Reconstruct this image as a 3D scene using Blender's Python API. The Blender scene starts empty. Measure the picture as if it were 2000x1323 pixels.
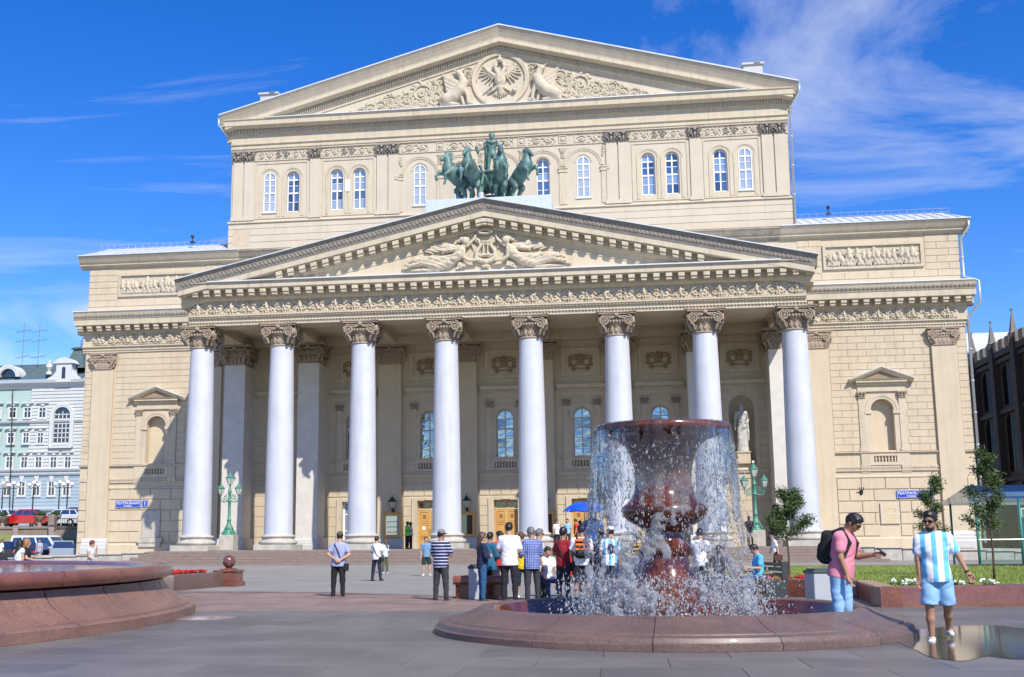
import bpy, bmesh, math, random
import numpy as np
from math import sin, cos, pi, radians, sqrt
from mathutils import Vector, Matrix
from mathutils.geometry import tessellate_polygon

# ------------------------------------------------------------------ camera
scene = bpy.context.scene
col = scene.collection
CAM = (7.68987, -64.87620, 1.41442)
F_PX, PPX, PPY = 2122.53, 935.34, 723.84          # focal length and principal point, photograph pixels
YAW, PITCH, ROLL = -0.12695959, 0.15799241, -0.00810421
cd = bpy.data.cameras.new('camera')
cam = bpy.data.objects.new('camera', cd)
col.objects.link(cam)
scene.camera = cam
_cy, _sy, _cp, _sp = cos(YAW), sin(YAW), cos(PITCH), sin(PITCH)
_f = Vector((_sy * _cp, _cy * _cp, _sp))
_r = Vector((_cy, -_sy, 0))
_u = _r.cross(_f)
_r2 = _r * cos(ROLL) + _u * sin(ROLL)
_u2 = _u * cos(ROLL) - _r * sin(ROLL)
_m = Matrix((_r2, _u2, -_f)).transposed().to_4x4()
_m.translation = Vector(CAM)
cam.matrix_world = _m
cd.sensor_fit = 'HORIZONTAL'
cd.sensor_width = 36.0
cd.lens = 36.0 * F_PX / 2000.0
cd.shift_x = (1000 - PPX) / 2000.0
cd.shift_y = (PPY - 661.5) / 2000.0
cd.clip_start = 0.1
cd.clip_end = 3000.0
cd.dof.use_dof = True
cd.dof.focus_distance = 46.0
cd.dof.aperture_fstop = 2.4

# ------------------------------------------------------------------ sky, sun, exposure
SUN_DIR = Vector((0.65, -1.0, 1.17)).normalized()      # towards the sun
SUN_EL = math.asin(SUN_DIR.z)
SUN_AZ = math.atan2(SUN_DIR.x, SUN_DIR.y)
world = bpy.data.worlds.new('World')
scene.world = world
world.use_nodes = True
nt = world.node_tree
nt.nodes.clear()
n_out = nt.nodes.new('ShaderNodeOutputWorld')
n_bg = nt.nodes.new('ShaderNodeBackground')
n_sky = nt.nodes.new('ShaderNodeTexSky')
n_sky.sky_type = 'NISHITA'
n_sky.sun_disc = False
n_sky.sun_elevation = SUN_EL
n_sky.sun_rotation = SUN_AZ
n_sky.altitude = 150
n_sky.air_density = 1.0
n_sky.dust_density = 0.15
n_sky.ozone_density = 5.0
n_bg.inputs['Strength'].default_value = 0.064
# thin cirrus: noise on the view direction, projected to a high flat layer
n_tc = nt.nodes.new('ShaderNodeTexCoord')
n_sep = nt.nodes.new('ShaderNodeSeparateXYZ')
nt.links.new(n_tc.outputs['Generated'], n_sep.inputs[0])
n_z = nt.nodes.new('ShaderNodeMath'); n_z.operation = 'MAXIMUM'; n_z.inputs[1].default_value = 0.02
nt.links.new(n_sep.outputs['Z'], n_z.inputs[0])
n_za = nt.nodes.new('ShaderNodeMath'); n_za.operation = 'ADD'; n_za.inputs[1].default_value = 0.16
nt.links.new(n_z.outputs[0], n_za.inputs[0])
n_dx = nt.nodes.new('ShaderNodeMath'); n_dx.operation = 'DIVIDE'
n_dy = nt.nodes.new('ShaderNodeMath'); n_dy.operation = 'DIVIDE'
nt.links.new(n_sep.outputs['X'], n_dx.inputs[0]); nt.links.new(n_za.outputs[0], n_dx.inputs[1])
nt.links.new(n_sep.outputs['Y'], n_dy.inputs[0]); nt.links.new(n_za.outputs[0], n_dy.inputs[1])
n_cmb = nt.nodes.new('ShaderNodeCombineXYZ')
nt.links.new(n_dx.outputs[0], n_cmb.inputs[0]); nt.links.new(n_dy.outputs[0], n_cmb.inputs[1])
n_map = nt.nodes.new('ShaderNodeMapping')
n_map.inputs['Location'].default_value = (-3.684, -0.376, 0.0)
n_map.inputs['Rotation'].default_value = (0, 0, radians(60))
n_map.inputs['Scale'].default_value = (0.8, 1.7, 1.0)
nt.links.new(n_cmb.outputs[0], n_map.inputs[0])
n_ns = nt.nodes.new('ShaderNodeTexNoise')
n_ns.inputs['Scale'].default_value = 1.15; n_ns.inputs['Detail'].default_value = 9; n_ns.inputs['Roughness'].default_value = 0.62
n_ns.inputs['Distortion'].default_value = 0.7
nt.links.new(n_map.outputs[0], n_ns.inputs['Vector'])
n_rp = nt.nodes.new('ShaderNodeValToRGB')
n_rp.color_ramp.elements[0].position = 0.50; n_rp.color_ramp.elements[0].color = (0, 0, 0, 1)
n_rp.color_ramp.elements[1].position = 0.83; n_rp.color_ramp.elements[1].color = (0.8, 0.8, 0.8, 1)
nt.links.new(n_ns.outputs['Fac'], n_rp.inputs[0])
n_hs = nt.nodes.new('ShaderNodeHueSaturation')
n_hs.inputs['Hue'].default_value = 0.517
n_hs.inputs['Saturation'].default_value = 1.33
n_hs.inputs['Value'].default_value = 2.65
nt.links.new(n_sky.outputs[0], n_hs.inputs['Color'])
n_mx = nt.nodes.new('ShaderNodeMix'); n_mx.data_type = 'RGBA'
nt.links.new(n_rp.outputs['Color'], n_mx.inputs['Factor'])
nt.links.new(n_hs.outputs[0], n_mx.inputs[6])
n_mx.inputs[7].default_value = (14.5, 14.6, 14.8, 1)
nt.links.new(n_mx.outputs[2], n_bg.inputs[0])
nt.links.new(n_bg.outputs[0], n_out.inputs[0])

sd = bpy.data.lights.new('sun', 'SUN')
sd.energy = 5.0
sd.angle = radians(0.5)
sd.color = (1.0, 0.94, 0.84)
sun = bpy.data.objects.new('sun', sd)
col.objects.link(sun)
sun.rotation_euler = SUN_DIR.to_track_quat('Z', 'Y').to_euler()
sun.location = (30, -40, 60)
scene.view_settings.view_transform = 'Standard'
scene.view_settings.look = 'None'
scene.view_settings.gamma = 1.0
scene.view_settings.use_curve_mapping = False
scene.view_settings.exposure = 0.22
scene.render.engine = 'CYCLES'
scene.cycles.use_denoising = True
scene.cycles.max_bounces = 10
scene.cycles.transparent_max_bounces = 24
scene.cycles.transmission_bounces = 8
scene.cycles.caustics_reflective = False
scene.cycles.caustics_refractive = False
scene.cycles.sample_clamp_indirect = 6.0

# ------------------------------------------------------------------ placing by measurement
_M = np.array([list(_r2), list(_u2), list(_f)])
_C = np.array(CAM)
def _ray(px, py):
    return _M.T @ np.array([(px - PPX) / F_PX, -(py - PPY) / F_PX, 1.0])
def at_y(px, py, y):
    d = _ray(px, py); return _C + d * ((y - _C[1]) / d[1])
def at_z(px, py, z):
    d = _ray(px, py); return _C + d * ((z - _C[2]) / d[2])

# ------------------------------------------------------------------ mesh builder
rnd = random.Random(7)
class MB:
    def __init__(s):
        s.v = []; s.f = []
    def add(s, vs, fs):
        n = len(s.v); s.v.extend([tuple(p) for p in vs]); s.f.extend([tuple(i + n for i in q) for q in fs]); return s
    def box(s, x0, y0, z0, x1, y1, z1):
        v = [(x0,y0,z0),(x1,y0,z0),(x1,y1,z0),(x0,y1,z0),(x0,y0,z1),(x1,y0,z1),(x1,y1,z1),(x0,y1,z1)]
        return s.add(v, [(3,2,1,0),(4,5,6,7),(0,1,5,4),(1,2,6,5),(2,3,7,6),(3,0,4,7)])
    def bbox(s, x0, y0, z0, x1, y1, z1, b=0.02):
        # box with its front (-y) edges chamfered
        v = [(x0,y0+b,z0),(x1,y0+b,z0),(x1,y0+b,z1),(x0,y0+b,z1),(x0+b,y0,z0+b),(x1-b,y0,z0+b),(x1-b,y0,z1-b),(x0+b,y0,z1-b),
             (x0,y1,z0),(x1,y1,z0),(x1,y1,z1),(x0,y1,z1)]
        return s.add(v, [(4,5,6,7),(0,1,5,4),(1,2,6,5),(2,3,7,6),(3,0,4,7),(8,9,1,0),(9,10,2,1),(10,11,3,2),(11,8,0,3)])
    def ext(s, prof, x0, x1, dz0=0.0, dz1=0.0, cap=True):
        # profile [(y,z)...] (closed) swept along x, sheared in z
        n = len(prof)
        v = [(x0, y, z + dz0) for y, z in prof] + [(x1, y, z + dz1) for y, z in prof]
        f = [(i, (i + 1) % n, n + (i + 1) % n, n + i) for i in range(n)]
        if cap: f += [tuple(range(n))[::-1], tuple(range(n, 2 * n))]
        return s.add(v, f)
    def exty(s, prof, y0, y1):
        # polygon [(x,z)...] swept along y
        n = len(prof)
        v = [(x, y0, z) for x, z in prof] + [(x, y1, z) for x, z in prof]
        f = [(i, (i + 1) % n, n + (i + 1) % n, n + i) for i in range(n)] + [tuple(range(n))[::-1], tuple(range(n, 2 * n))]
        return s.add(v, f)
    def extz(s, prof, z0, z1):
        n = len(prof)
        v = [(x, y, z0) for x, y in prof] + [(x, y, z1) for x, y in prof]
        f = [(i, (i + 1) % n, n + (i + 1) % n, n + i) for i in range(n)] + [tuple(range(n))[::-1], tuple(range(n, 2 * n))]
        return s.add(v, f)
    def lathe(s, prof, n=24, cx=0.0, cy=0.0, z=0.0, a0=0.0, a1=2 * pi):
        full = abs(a1 - a0 - 2 * pi) < 1e-6
        m = n if full else n + 1
        v = []
        for r, h in prof:
            for i in range(m):
                a = a0 + (a1 - a0) * i / n
                v.append((cx + r * cos(a), cy + r * sin(a), z + h))
        f = []
        for j in range(len(prof) - 1):
            for i in range(n):
                k = (i + 1) % m
                f.append((j * m + i, j * m + k, (j + 1) * m + k, (j + 1) * m + i))
        return s.add(v, f)
    def tube(s, pts, r, n=6, cap=True):
        P = [Vector(p) for p in pts]; m = len(P)
        R = r if isinstance(r, (list, tuple)) else [r] * m
        v = []; up = Vector((0, 0, 1))
        for i, p in enumerate(P):
            t = (P[min(i + 1, m - 1)] - P[max(i - 1, 0)])
            if t.length < 1e-9: t = Vector((0, 0, 1))
            t.normalize()
            ref = up if abs(t.z) < 0.95 else Vector((1, 0, 0))
            if i == 0: a = t.cross(ref).normalized()
            else:
                a = (a - t * a.dot(t))
                a = a.normalized() if a.length > 1e-6 else t.cross(ref).normalized()
            b = t.cross(a)
            for k in range(n):
                q = 2 * pi * k / n
                v.append(p + (a * cos(q) + b * sin(q)) * R[i])
        f = [(i * n + k, i * n + (k + 1) % n, (i + 1) * n + (k + 1) % n, (i + 1) * n + k) for i in range(m - 1) for k in range(n)]
        if cap: f += [tuple(range(n))[::-1], tuple(range((m - 1) * n, m * n))]
        return s.add(v, f)
    def ell(s, c, r, n=10, m=7, R=None):
        if not isinstance(r, (tuple, list)): r = (r, r, r)
        v = [Vector((0, 0, -r[2]))]
        for j in range(1, m):
            t = pi * j / m - pi / 2
            for i in range(n):
                a = 2 * pi * i / n
                v.append(Vector((r[0] * cos(t) * cos(a), r[1] * cos(t) * sin(a), r[2] * sin(t))))
        v.append(Vector((0, 0, r[2])))
        if R is not None: v = [R @ p for p in v]
        v = [p + Vector(c) for p in v]
        f = [(0, 1 + (i + 1) % n, 1 + i) for i in range(n)]
        for j in range(m - 2):
            b = 1 + j * n
            f += [(b + i, b + (i + 1) % n, b + n + (i + 1) % n, b + n + i) for i in range(n)]
        b = 1 + (m - 2) * n; t = len(v) - 1
        f += [(b + i, b + (i + 1) % n, t) for i in range(n)]
        return s.add(v, f)
    def holed(s, outer, holes, y, depth=0.0, axis='y', back=0.0):
        # flat wall in the xz plane at y with openings; reveals run back by depth
        loops = [[Vector((x, z, 0)) for x, z in l] for l in [outer] + holes]
        flat = [p for l in loops for p in l]
        tris = tessellate_polygon(loops)
        V = [(p.x, y, p.y) for p in flat]
        F = []
        for t in tris:
            a, b, c = (flat[i] for i in t)
            cr = (b.x - a.x) * (c.y - a.y) - (b.y - a.y) * (c.x - a.x)
            F.append(tuple(t) if cr > 0 else tuple(t)[::-1])
        s.add(V, F)
        for l, d in zip(holes, depth if isinstance(depth, (list, tuple)) else [depth] * len(holes)):
            if d:
                n = len(l)
                s.add([(x, y, z) for x, z in l] + [(x, y + d, z) for x, z in l], [(i, (i + 1) % n, n + (i + 1) % n, n + i) for i in range(n)])
        return s
    def xf(s, M, start=0):
        for i in range(start, len(s.v)): s.v[i] = tuple(M @ Vector(s.v[i]))
        return s
    def mesh(s, name, mat=None, smooth=False, auto=None):
        me = bpy.data.meshes.new(name)
        me.from_pydata(s.v, [], s.f)
        if mat: me.materials.append(mat)
        if smooth or auto:
            me.polygons.foreach_set('use_smooth', [True] * len(me.polygons))
        if auto:
            try: me.set_sharp_from_angle(angle=radians(auto))
            except Exception: pass
        me.update()
        return me

def obj(name, me, parent=None, loc=None, rot=None, scale=None):
    o = bpy.data.objects.new(name, me)
    col.objects.link(o)
    if parent is not None: o.parent = parent
    if loc is not None: o.location = loc
    if rot is not None: o.rotation_euler = rot
    if scale is not None: o.scale = scale if isinstance(scale, (tuple, list)) else (scale,) * 3
    return o
def part(name, mb, mat, parent=None, smooth=False, auto=None, **k):
    return obj(name, mb.mesh(name, mat, smooth, auto), parent, **k)
def tag(o, label=None, cat=None, group=None, kind=None):
    if label: o['label'] = label
    if cat: o['category'] = cat
    if group: o['group'] = group
    if kind: o['kind'] = kind
    return o
def thing(name, label, cat, loc=(0, 0, 0), rz=0.0, group=None, scale=None):
    o = bpy.data.objects.new(name, None); col.objects.link(o)
    o.location = loc; o.rotation_euler = (0, 0, rz)
    o.empty_display_size = 0.2
    if scale: o.scale = (scale,) * 3
    return tag(o, label, cat, group)
def copy_tree(o, parent=None):
    c = o.copy(); col.objects.link(c)
    if parent is not None:
        c.parent = parent
    for ch in list(o.children): copy_tree(ch, c)
    return c
def arc(cx, cz, r, a0, a1, n):
    return [(cx + r * cos(a0 + (a1 - a0) * i / n), cz + r * sin(a0 + (a1 - a0) * i / n)) for i in range(n + 1)]
def arch_loop(cx, w, z0, ztop, n=14):
    # opening of width w, sill z0, round head whose crown is ztop (counter-clockwise)
    r = w / 2
    return [(cx - r, z0), (cx + r, z0)] + arc(cx, ztop - r, r, 0, pi, n)
def rect_loop(x0, x1, z0, z1):
    return [(x0, z0), (x1, z0), (x1, z1), (x0, z1)]

# ------------------------------------------------------------------ signed distance modelling (one continuous skin)
class SDF:
    def __init__(s, vox, k=0.03):
        s.p = []; s.vox = vox; s.k = k; s.post = None
    def cap(s, a, b, ra, rb=None, k=None, sub=False):
        s.p.append(('c', np.array(a, float), np.array(b, float), ra, ra if rb is None else rb, s.k if k is None else k, sub)); return s
    def chain(s, pts, rs, k=None):
        for i in range(len(pts) - 1):
            s.cap(pts[i], pts[i + 1], rs[i] if isinstance(rs, (list, tuple)) else rs, rs[i + 1] if isinstance(rs, (list, tuple)) else rs, k)
        return s
    def ell(s, c, r, R=None, k=None, sub=False):
        r = np.array(r if isinstance(r, (tuple, list)) else (r, r, r), float)
        s.p.append(('e', np.array(c, float), r, None if R is None else np.array(R), 0, s.k if k is None else k, sub)); return s
    def box(s, c, h, rd=0.01, R=None, k=None, sub=False):
        s.p.append(('b', np.array(c, float), np.array(h, float), None if R is None else np.array(R), rd, s.k if k is None else k, sub)); return s
    def bounds(s, q):
        if q[0] == 'c':
            r = max(q[3], q[4]); return np.minimum(q[1], q[2]) - r, np.maximum(q[1], q[2]) + r
        r = float(np.linalg.norm(q[2])) if q[3] is not None else q[2]
        return q[1] - r - (q[4] if q[0] == 'b' else 0), q[1] + r + (q[4] if q[0] == 'b' else 0)
    def field(s):
        v = s.vox
        B = [s.bounds(q) for q in s.p if not q[6]]
        lo = np.min([b[0] for b in B], axis=0) - 3 * v; hi = np.max([b[1] for b in B], axis=0) + 3 * v
        n = np.ceil((hi - lo) / v).astype(int) + 1
        D = np.full(n, 10.0, np.float32)
        ax = [lo[i] + v * np.arange(n[i]) for i in range(3)]
        for q in s.p:
            b0, b1 = s.bounds(q); pad = q[5] + 2 * v
            i0 = np.clip(np.floor((b0 - pad - lo) / v).astype(int), 0, n - 1); i1 = np.clip(np.ceil((b1 + pad - lo) / v).astype(int) + 1, 1, n)
            if np.any(i1 <= i0): continue
            X, Y, Z = np.meshgrid(ax[0][i0[0]:i1[0]], ax[1][i0[1]:i1[1]], ax[2][i0[2]:i1[2]], indexing='ij')
            if q[0] == 'c':
                a, b = q[1], q[2]; ab = b - a; L = float(ab @ ab) + 1e-12
                t = np.clip(((X - a[0]) * ab[0] + (Y - a[1]) * ab[1] + (Z - a[2]) * ab[2]) / L, 0, 1)
                d = np.sqrt((X - a[0] - t * ab[0]) ** 2 + (Y - a[1] - t * ab[1]) ** 2 + (Z - a[2] - t * ab[2]) ** 2) - (q[3] + t * (q[4] - q[3]))
            else:
                x, y, z = X - q[1][0], Y - q[1][1], Z - q[1][2]
                if q[3] is not None:
                    R = q[3]
                    x, y, z = R[0, 0] * x + R[1, 0] * y + R[2, 0] * z, R[0, 1] * x + R[1, 1] * y + R[2, 1] * z, R[0, 2] * x + R[1, 2] * y + R[2, 2] * z
                if q[0] == 'e':
                    r = q[2]
                    k0 = np.sqrt((x / r[0]) ** 2 + (y / r[1]) ** 2 + (z / r[2]) ** 2); k1 = np.sqrt((x / r[0] ** 2) ** 2 + (y / r[1] ** 2) ** 2 + (z / r[2] ** 2) ** 2) + 1e-9
                    d = k0 * (k0 - 1) / k1
                else:
                    h = q[2] - q[4]
                    dx, dy, dz = np.abs(x) - h[0], np.abs(y) - h[1], np.abs(z) - h[2]
                    d = np.sqrt(np.maximum(dx, 0) ** 2 + np.maximum(dy, 0) ** 2 + np.maximum(dz, 0) ** 2) + np.minimum(np.maximum(dx, np.maximum(dy, dz)), 0) - q[4]
            S = D[i0[0]:i1[0], i0[1]:i1[1], i0[2]:i1[2]]
            k = max(q[5], 1e-5)
            if q[6]:
                d = -d; h = np.maximum(k - np.abs(S - d), 0) / k; S[...] = np.maximum(S, d) + h * h * k * 0.25
            else:
                h = np.maximum(k - np.abs(S - d), 0) / k; S[...] = np.minimum(S, d) - h * h * k * 0.25
        if s.post is not None:
            X, Y, Z = np.meshgrid(*ax, indexing='ij'); D = s.post(D, X, Y, Z).astype(np.float32)
            # keep the outside closed
            D[0] = D[-1] = 1; D[:, 0] = D[:, -1] = 1; D[:, :, 0] = D[:, :, -1] = 1
        return D, lo
    def mesh(s, name, mat=None, smooth=True):
        D, lo = s.field(); v = s.vox
        ins = D < 0
        c = np.zeros(np.array(D.shape) - 1, np.int8)
        OFF = [(i, j, k) for i in (0, 1) for j in (0, 1) for k in (0, 1)]
        sh = c.shape
        for o in OFF: c += ins[o[0]:o[0] + sh[0], o[1]:o[1] + sh[1], o[2]:o[2] + sh[2]]
        act = np.argwhere((c > 0) & (c < 8))
        me = bpy.data.meshes.new(name)
        if len(act) == 0: return me
        idm = np.full(sh, -1, np.int64); idm[act[:, 0], act[:, 1], act[:, 2]] = np.arange(len(act))
        cv = np.stack([D[act[:, 0] + o[0], act[:, 1] + o[1], act[:, 2] + o[2]] for o in OFF], 1)
        acc = np.zeros((len(act), 3)); cnt = np.zeros(len(act))
        for a in range(8):
            for b in range(a + 1, 8):
                oa, ob = np.array(OFF[a]), np.array(OFF[b])
                if np.abs(oa - ob).sum() != 1: continue
                m = (cv[:, a] < 0) != (cv[:, b] < 0)
                t = cv[m, a] / (cv[m, a] - cv[m, b])
                acc[m] += oa + t[:, None] * (ob - oa); cnt[m] += 1
        P = lo + v * (act + acc / cnt[:, None])
        faces = []
        for ax_ in range(3):
            u, w = (ax_ + 1) % 3, (ax_ + 2) % 3
            sl0 = [slice(None)] * 3; sl1 = [slice(None)] * 3
            sl0[ax_] = slice(0, -1); sl1[ax_] = slice(1, None)
            A = ins[tuple(sl0)]; Bm = ins[tuple(sl1)]
            e = np.argwhere(A != Bm)
            ok = (e[:, u] > 0) & (e[:, w] > 0) & (e[:, u] < sh[u]) & (e[:, w] < sh[w]); e = e[ok]
            flip = A[e[:, 0], e[:, 1], e[:, 2]]
            q = []
            for du, dw in ((-1, -1), (0, -1), (0, 0), (-1, 0)):
                g = e.copy(); g[:, u] += du; g[:, w] += dw
                q.append(idm[g[:, 0], g[:, 1], g[:, 2]])
            q = np.stack(q, 1)
            q[~flip] = q[~flip][:, ::-1]
            faces.append(q)
        Fq = np.concatenate(faces); Fq = Fq[(Fq >= 0).all(1)]
        me.vertices.add(len(P)); me.vertices.foreach_set('co', P.ravel().astype(np.float32))
        me.loops.add(Fq.size); me.loops.foreach_set('vertex_index', Fq.ravel().astype(np.int32))
        me.polygons.add(len(Fq)); me.polygons.foreach_set('loop_start', np.arange(0, Fq.size, 4, dtype=np.int32))
        try: me.polygons.foreach_set('loop_total', np.full(len(Fq), 4, dtype=np.int32))
        except Exception: pass
        me.update(calc_edges=True); me.validate()
        if smooth: me.polygons.foreach_set('use_smooth', [True] * len(me.polygons))
        if mat: me.materials.append(mat)
        return me
def rotm(ax, ang):
    return np.array(Matrix.Rotation(ang, 3, ax))

# ------------------------------------------------------------------ materials
def mat(name, c, rough=0.7, var=0.0, vscale=3.0, c2=None, bump=0.0, bscale=40.0, metal=0.0, spec=None, streak=0.0, coat=0.0, coords='world', detail=5):
    m = bpy.data.materials.new(name); m.use_nodes = True
    t = m.node_tree; b = t.nodes['Principled BSDF']
    b.inputs['Roughness'].default_value = rough; b.inputs['Metallic'].default_value = metal
    if spec is not None: b.inputs['Specular IOR Level'].default_value = spec
    if coat: b.inputs['Coat Weight'].default_value = coat; b.inputs['Coat Roughness'].default_value = 0.06
    b.inputs['Base Color'].default_value = (*c, 1)
    if coords == 'world':
        g = t.nodes.new('ShaderNodeNewGeometry'); src = g.outputs['Position']
    else:
        g = t.nodes.new('ShaderNodeTexCoord'); src = g.outputs['Object']
    last = None
    if var or c2:
        n = t.nodes.new('ShaderNodeTexNoise'); n.inputs['Scale'].default_value = vscale; n.inputs['Detail'].default_value = detail; n.inputs['Roughness'].default_value = 0.6
        t.links.new(src, n.inputs['Vector'])
        r = t.nodes.new('ShaderNodeValToRGB')
        a = c2 if c2 else tuple(max(0, x * (1 - var)) for x in c)
        r.color_ramp.elements[0].position = 0.32; r.color_ramp.elements[0].color = (*a, 1)
        r.color_ramp.elements[1].position = 0.68; r.color_ramp.elements[1].color = (*c, 1)
        t.links.new(n.outputs['Fac'], r.inputs[0]); last = r.outputs['Color']
    if streak:
        mp = t.nodes.new('ShaderNodeMapping'); mp.inputs['Scale'].default_value = (1.6, 1.6, 0.12)
        t.links.new(src, mp.inputs[0])
        n2 = t.nodes.new('ShaderNodeTexNoise'); n2.inputs['Scale'].default_value = 2.2; n2.inputs['Detail'].default_value = 6
        t.links.new(mp.outputs[0], n2.inputs['Vector'])
        mr = t.nodes.new('ShaderNodeMapRange'); mr.inputs[1].default_value = 0.5; mr.inputs[2].default_value = 0.8; mr.inputs[3].default_value = 1.0; mr.inputs[4].default_value = 1.0 - streak
        t.links.new(n2.outputs['Fac'], mr.inputs[0])
        mx = t.nodes.new('ShaderNodeMix'); mx.data_type = 'RGBA'; mx.blend_type = 'MULTIPLY'; mx.inputs['Factor'].default_value = 1
        if last is None: mx.inputs[6].default_value = (*c, 1)
        else: t.links.new(last, mx.inputs[6])
        t.links.new(mr.outputs[0], mx.inputs[7]); last = mx.outputs[2]
    if last is not None: t.links.new(last, b.inputs['Base Color'])
    if bump:
        n = t.nodes.new('ShaderNodeTexNoise'); n.inputs['Scale'].default_value = bscale; n.inputs['Detail'].default_value = 4
        t.links.new(src, n.inputs['Vector'])
        bp = t.nodes.new('ShaderNodeBump'); bp.inputs['Strength'].default_value = bump; bp.inputs['Distance'].default_value = 0.02
        t.links.new(n.outputs['Fac'], bp.inputs['Height']); t.links.new(bp.outputs[0], b.inputs['Normal'])
    return m
def wave_mat(name, c1, c2, axis='x', scale=8.0, duty=0.5, rough=0.85, off=0.0, second=None):
    # woven or printed stripes in the garment's own coordinates
    m = mat(name, c1, rough)
    t = m.node_tree; b = t.nodes['Principled BSDF']
    tc = t.nodes.new('ShaderNodeTexCoord'); sp = t.nodes.new('ShaderNodeSeparateXYZ'); t.links.new(tc.outputs['Object'], sp.inputs[0])
    def stripe(ax, sc, du, of):
        a = t.nodes.new('ShaderNodeMath'); a.operation = 'MULTIPLY_ADD'; a.inputs[1].default_value = sc; a.inputs[2].default_value = 100.0 + of
        t.links.new(sp.outputs[ax.upper()], a.inputs[0])
        fr = t.nodes.new('ShaderNodeMath'); fr.operation = 'FRACT'; t.links.new(a.outputs[0], fr.inputs[0])
        lt = t.nodes.new('ShaderNodeMath'); lt.operation = 'LESS_THAN'; lt.inputs[1].default_value = du; t.links.new(fr.outputs[0], lt.inputs[0])
        return lt.outputs[0]
    fac = stripe(axis, scale, duty, off)
    if second:
        f2 = stripe(second[0], second[1], second[2], 0.0)
        mxm = t.nodes.new('ShaderNodeMath'); mxm.operation = 'MAXIMUM'; t.links.new(fac, mxm.inputs[0]); t.links.new(f2, mxm.inputs[1]); fac = mxm.outputs[0]
    mx = t.nodes.new('ShaderNodeMix'); mx.data_type = 'RGBA'; mx.inputs[6].default_value = (*c1, 1); mx.inputs[7].default_value = (*c2, 1)
    t.links.new(fac, mx.inputs['Factor']); t.links.new(mx.outputs[2], b.inputs['Base Color'])
    return m

WALL = mat('cream plaster', (0.585, 0.49, 0.35), 0.85, var=0.09, vscale=0.7, bump=0.15, bscale=9, streak=0.13)
STONE_WALL = mat('cream rusticated plaster', (0.58, 0.484, 0.345), 0.85, var=0.10, vscale=1.1, bump=0.2, bscale=12, streak=0.14)
TRIM = mat('cream cornice plaster', (0.58, 0.495, 0.365), 0.8, var=0.12, vscale=1.6, streak=0.22, bump=0.1, bscale=14)
RELIEF = mat('modelled stucco', (0.57, 0.49, 0.37), 0.85, var=0.16, vscale=4.0, bump=0.3, bscale=16)
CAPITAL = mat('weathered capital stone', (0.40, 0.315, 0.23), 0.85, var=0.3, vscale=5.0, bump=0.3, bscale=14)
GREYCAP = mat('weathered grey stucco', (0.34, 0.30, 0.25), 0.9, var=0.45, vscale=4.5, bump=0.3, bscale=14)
COLUMN = mat('white column plaster', (0.57, 0.585, 0.63), 0.6, var=0.10, vscale=0.9, bump=0.08, bscale=6, streak=0.16)
UPWALL = mat('pale cream plaster', (0.58, 0.505, 0.39), 0.85, var=0.08, vscale=0.7, bump=0.15, bscale=9, streak=0.10)
PIER = mat('white pier marble plaster', (0.66, 0.625, 0.57), 0.7, var=0.14, vscale=1.8, bump=0.08, bscale=10)
LIMESTONE = mat('white limestone', (0.52, 0.48, 0.41), 0.8, var=0.28, vscale=2.5, bump=0.3, bscale=10)
WHITEBASE = mat('painted white plinth', (0.52, 0.51, 0.49), 0.7, var=0.08, vscale=2.0)
FLASH = mat('galvanised flashing', (0.66, 0.69, 0.71), 0.5, var=0.12, vscale=2.5, metal=0.05)
ROOF = mat('sheet metal roof', (0.60, 0.64, 0.68), 0.5, var=0.15, vscale=1.2, metal=0.05)
STEP = mat('brown granite step', (0.26, 0.20, 0.165), 0.65, var=0.2, vscale=3.0, bump=0.1, bscale=40)
WINFRAME = mat('white window paint', (0.80, 0.79, 0.76), 0.5)
WINFRAME2 = mat('beige window paint', (0.55, 0.48, 0.38), 0.6)
BRONZE = mat('green bronze patina', (0.15, 0.265, 0.235), 0.55, c2=(0.065, 0.125, 0.115), vscale=1.6, bump=0.2, bscale=9, metal=0.25)
GREENIRON = mat('green painted iron', (0.07, 0.26, 0.18), 0.45, var=0.2, vscale=6, spec=0.5)
DARKIRON = mat('dark green iron', (0.02, 0.045, 0.035), 0.45)
BLACK = mat('black iron', (0.02, 0.02, 0.022), 0.5)
GOLDWOOD = mat('varnished oak', (0.62, 0.37, 0.11), 0.4, c2=(0.50, 0.28, 0.08), vscale=2.0, spec=0.5)
DARKWOOD = mat('dark brown oak', (0.22, 0.12, 0.05), 0.6)  # dark oak of the door vent grilles and bench slats
MARBLE = mat('grey statue marble', (0.55, 0.53, 0.49), 0.7, var=0.3, vscale=3.0)
def glass_mat(name, tint=(0.03, 0.05, 0.08), refl=0.35):
    m = bpy.data.materials.new(name); m.use_nodes = True; t = m.node_tree; t.nodes.clear()
    o = t.nodes.new('ShaderNodeOutputMaterial'); d = t.nodes.new('ShaderNodeBsdfDiffuse'); g = t.nodes.new('ShaderNodeBsdfGlossy'); mx = t.nodes.new('ShaderNodeMixShader')
    d.inputs[0].default_value = (*tint, 1); g.inputs['Roughness'].default_value = 0.03; g.inputs[0].default_value = (0.9, 0.95, 1, 1)
    mx.inputs[0].default_value = refl
    t.links.new(d.outputs[0], mx.inputs[1]); t.links.new(g.outputs[0], mx.inputs[2]); t.links.new(mx.outputs[0], o.inputs[0])
    return m
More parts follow.
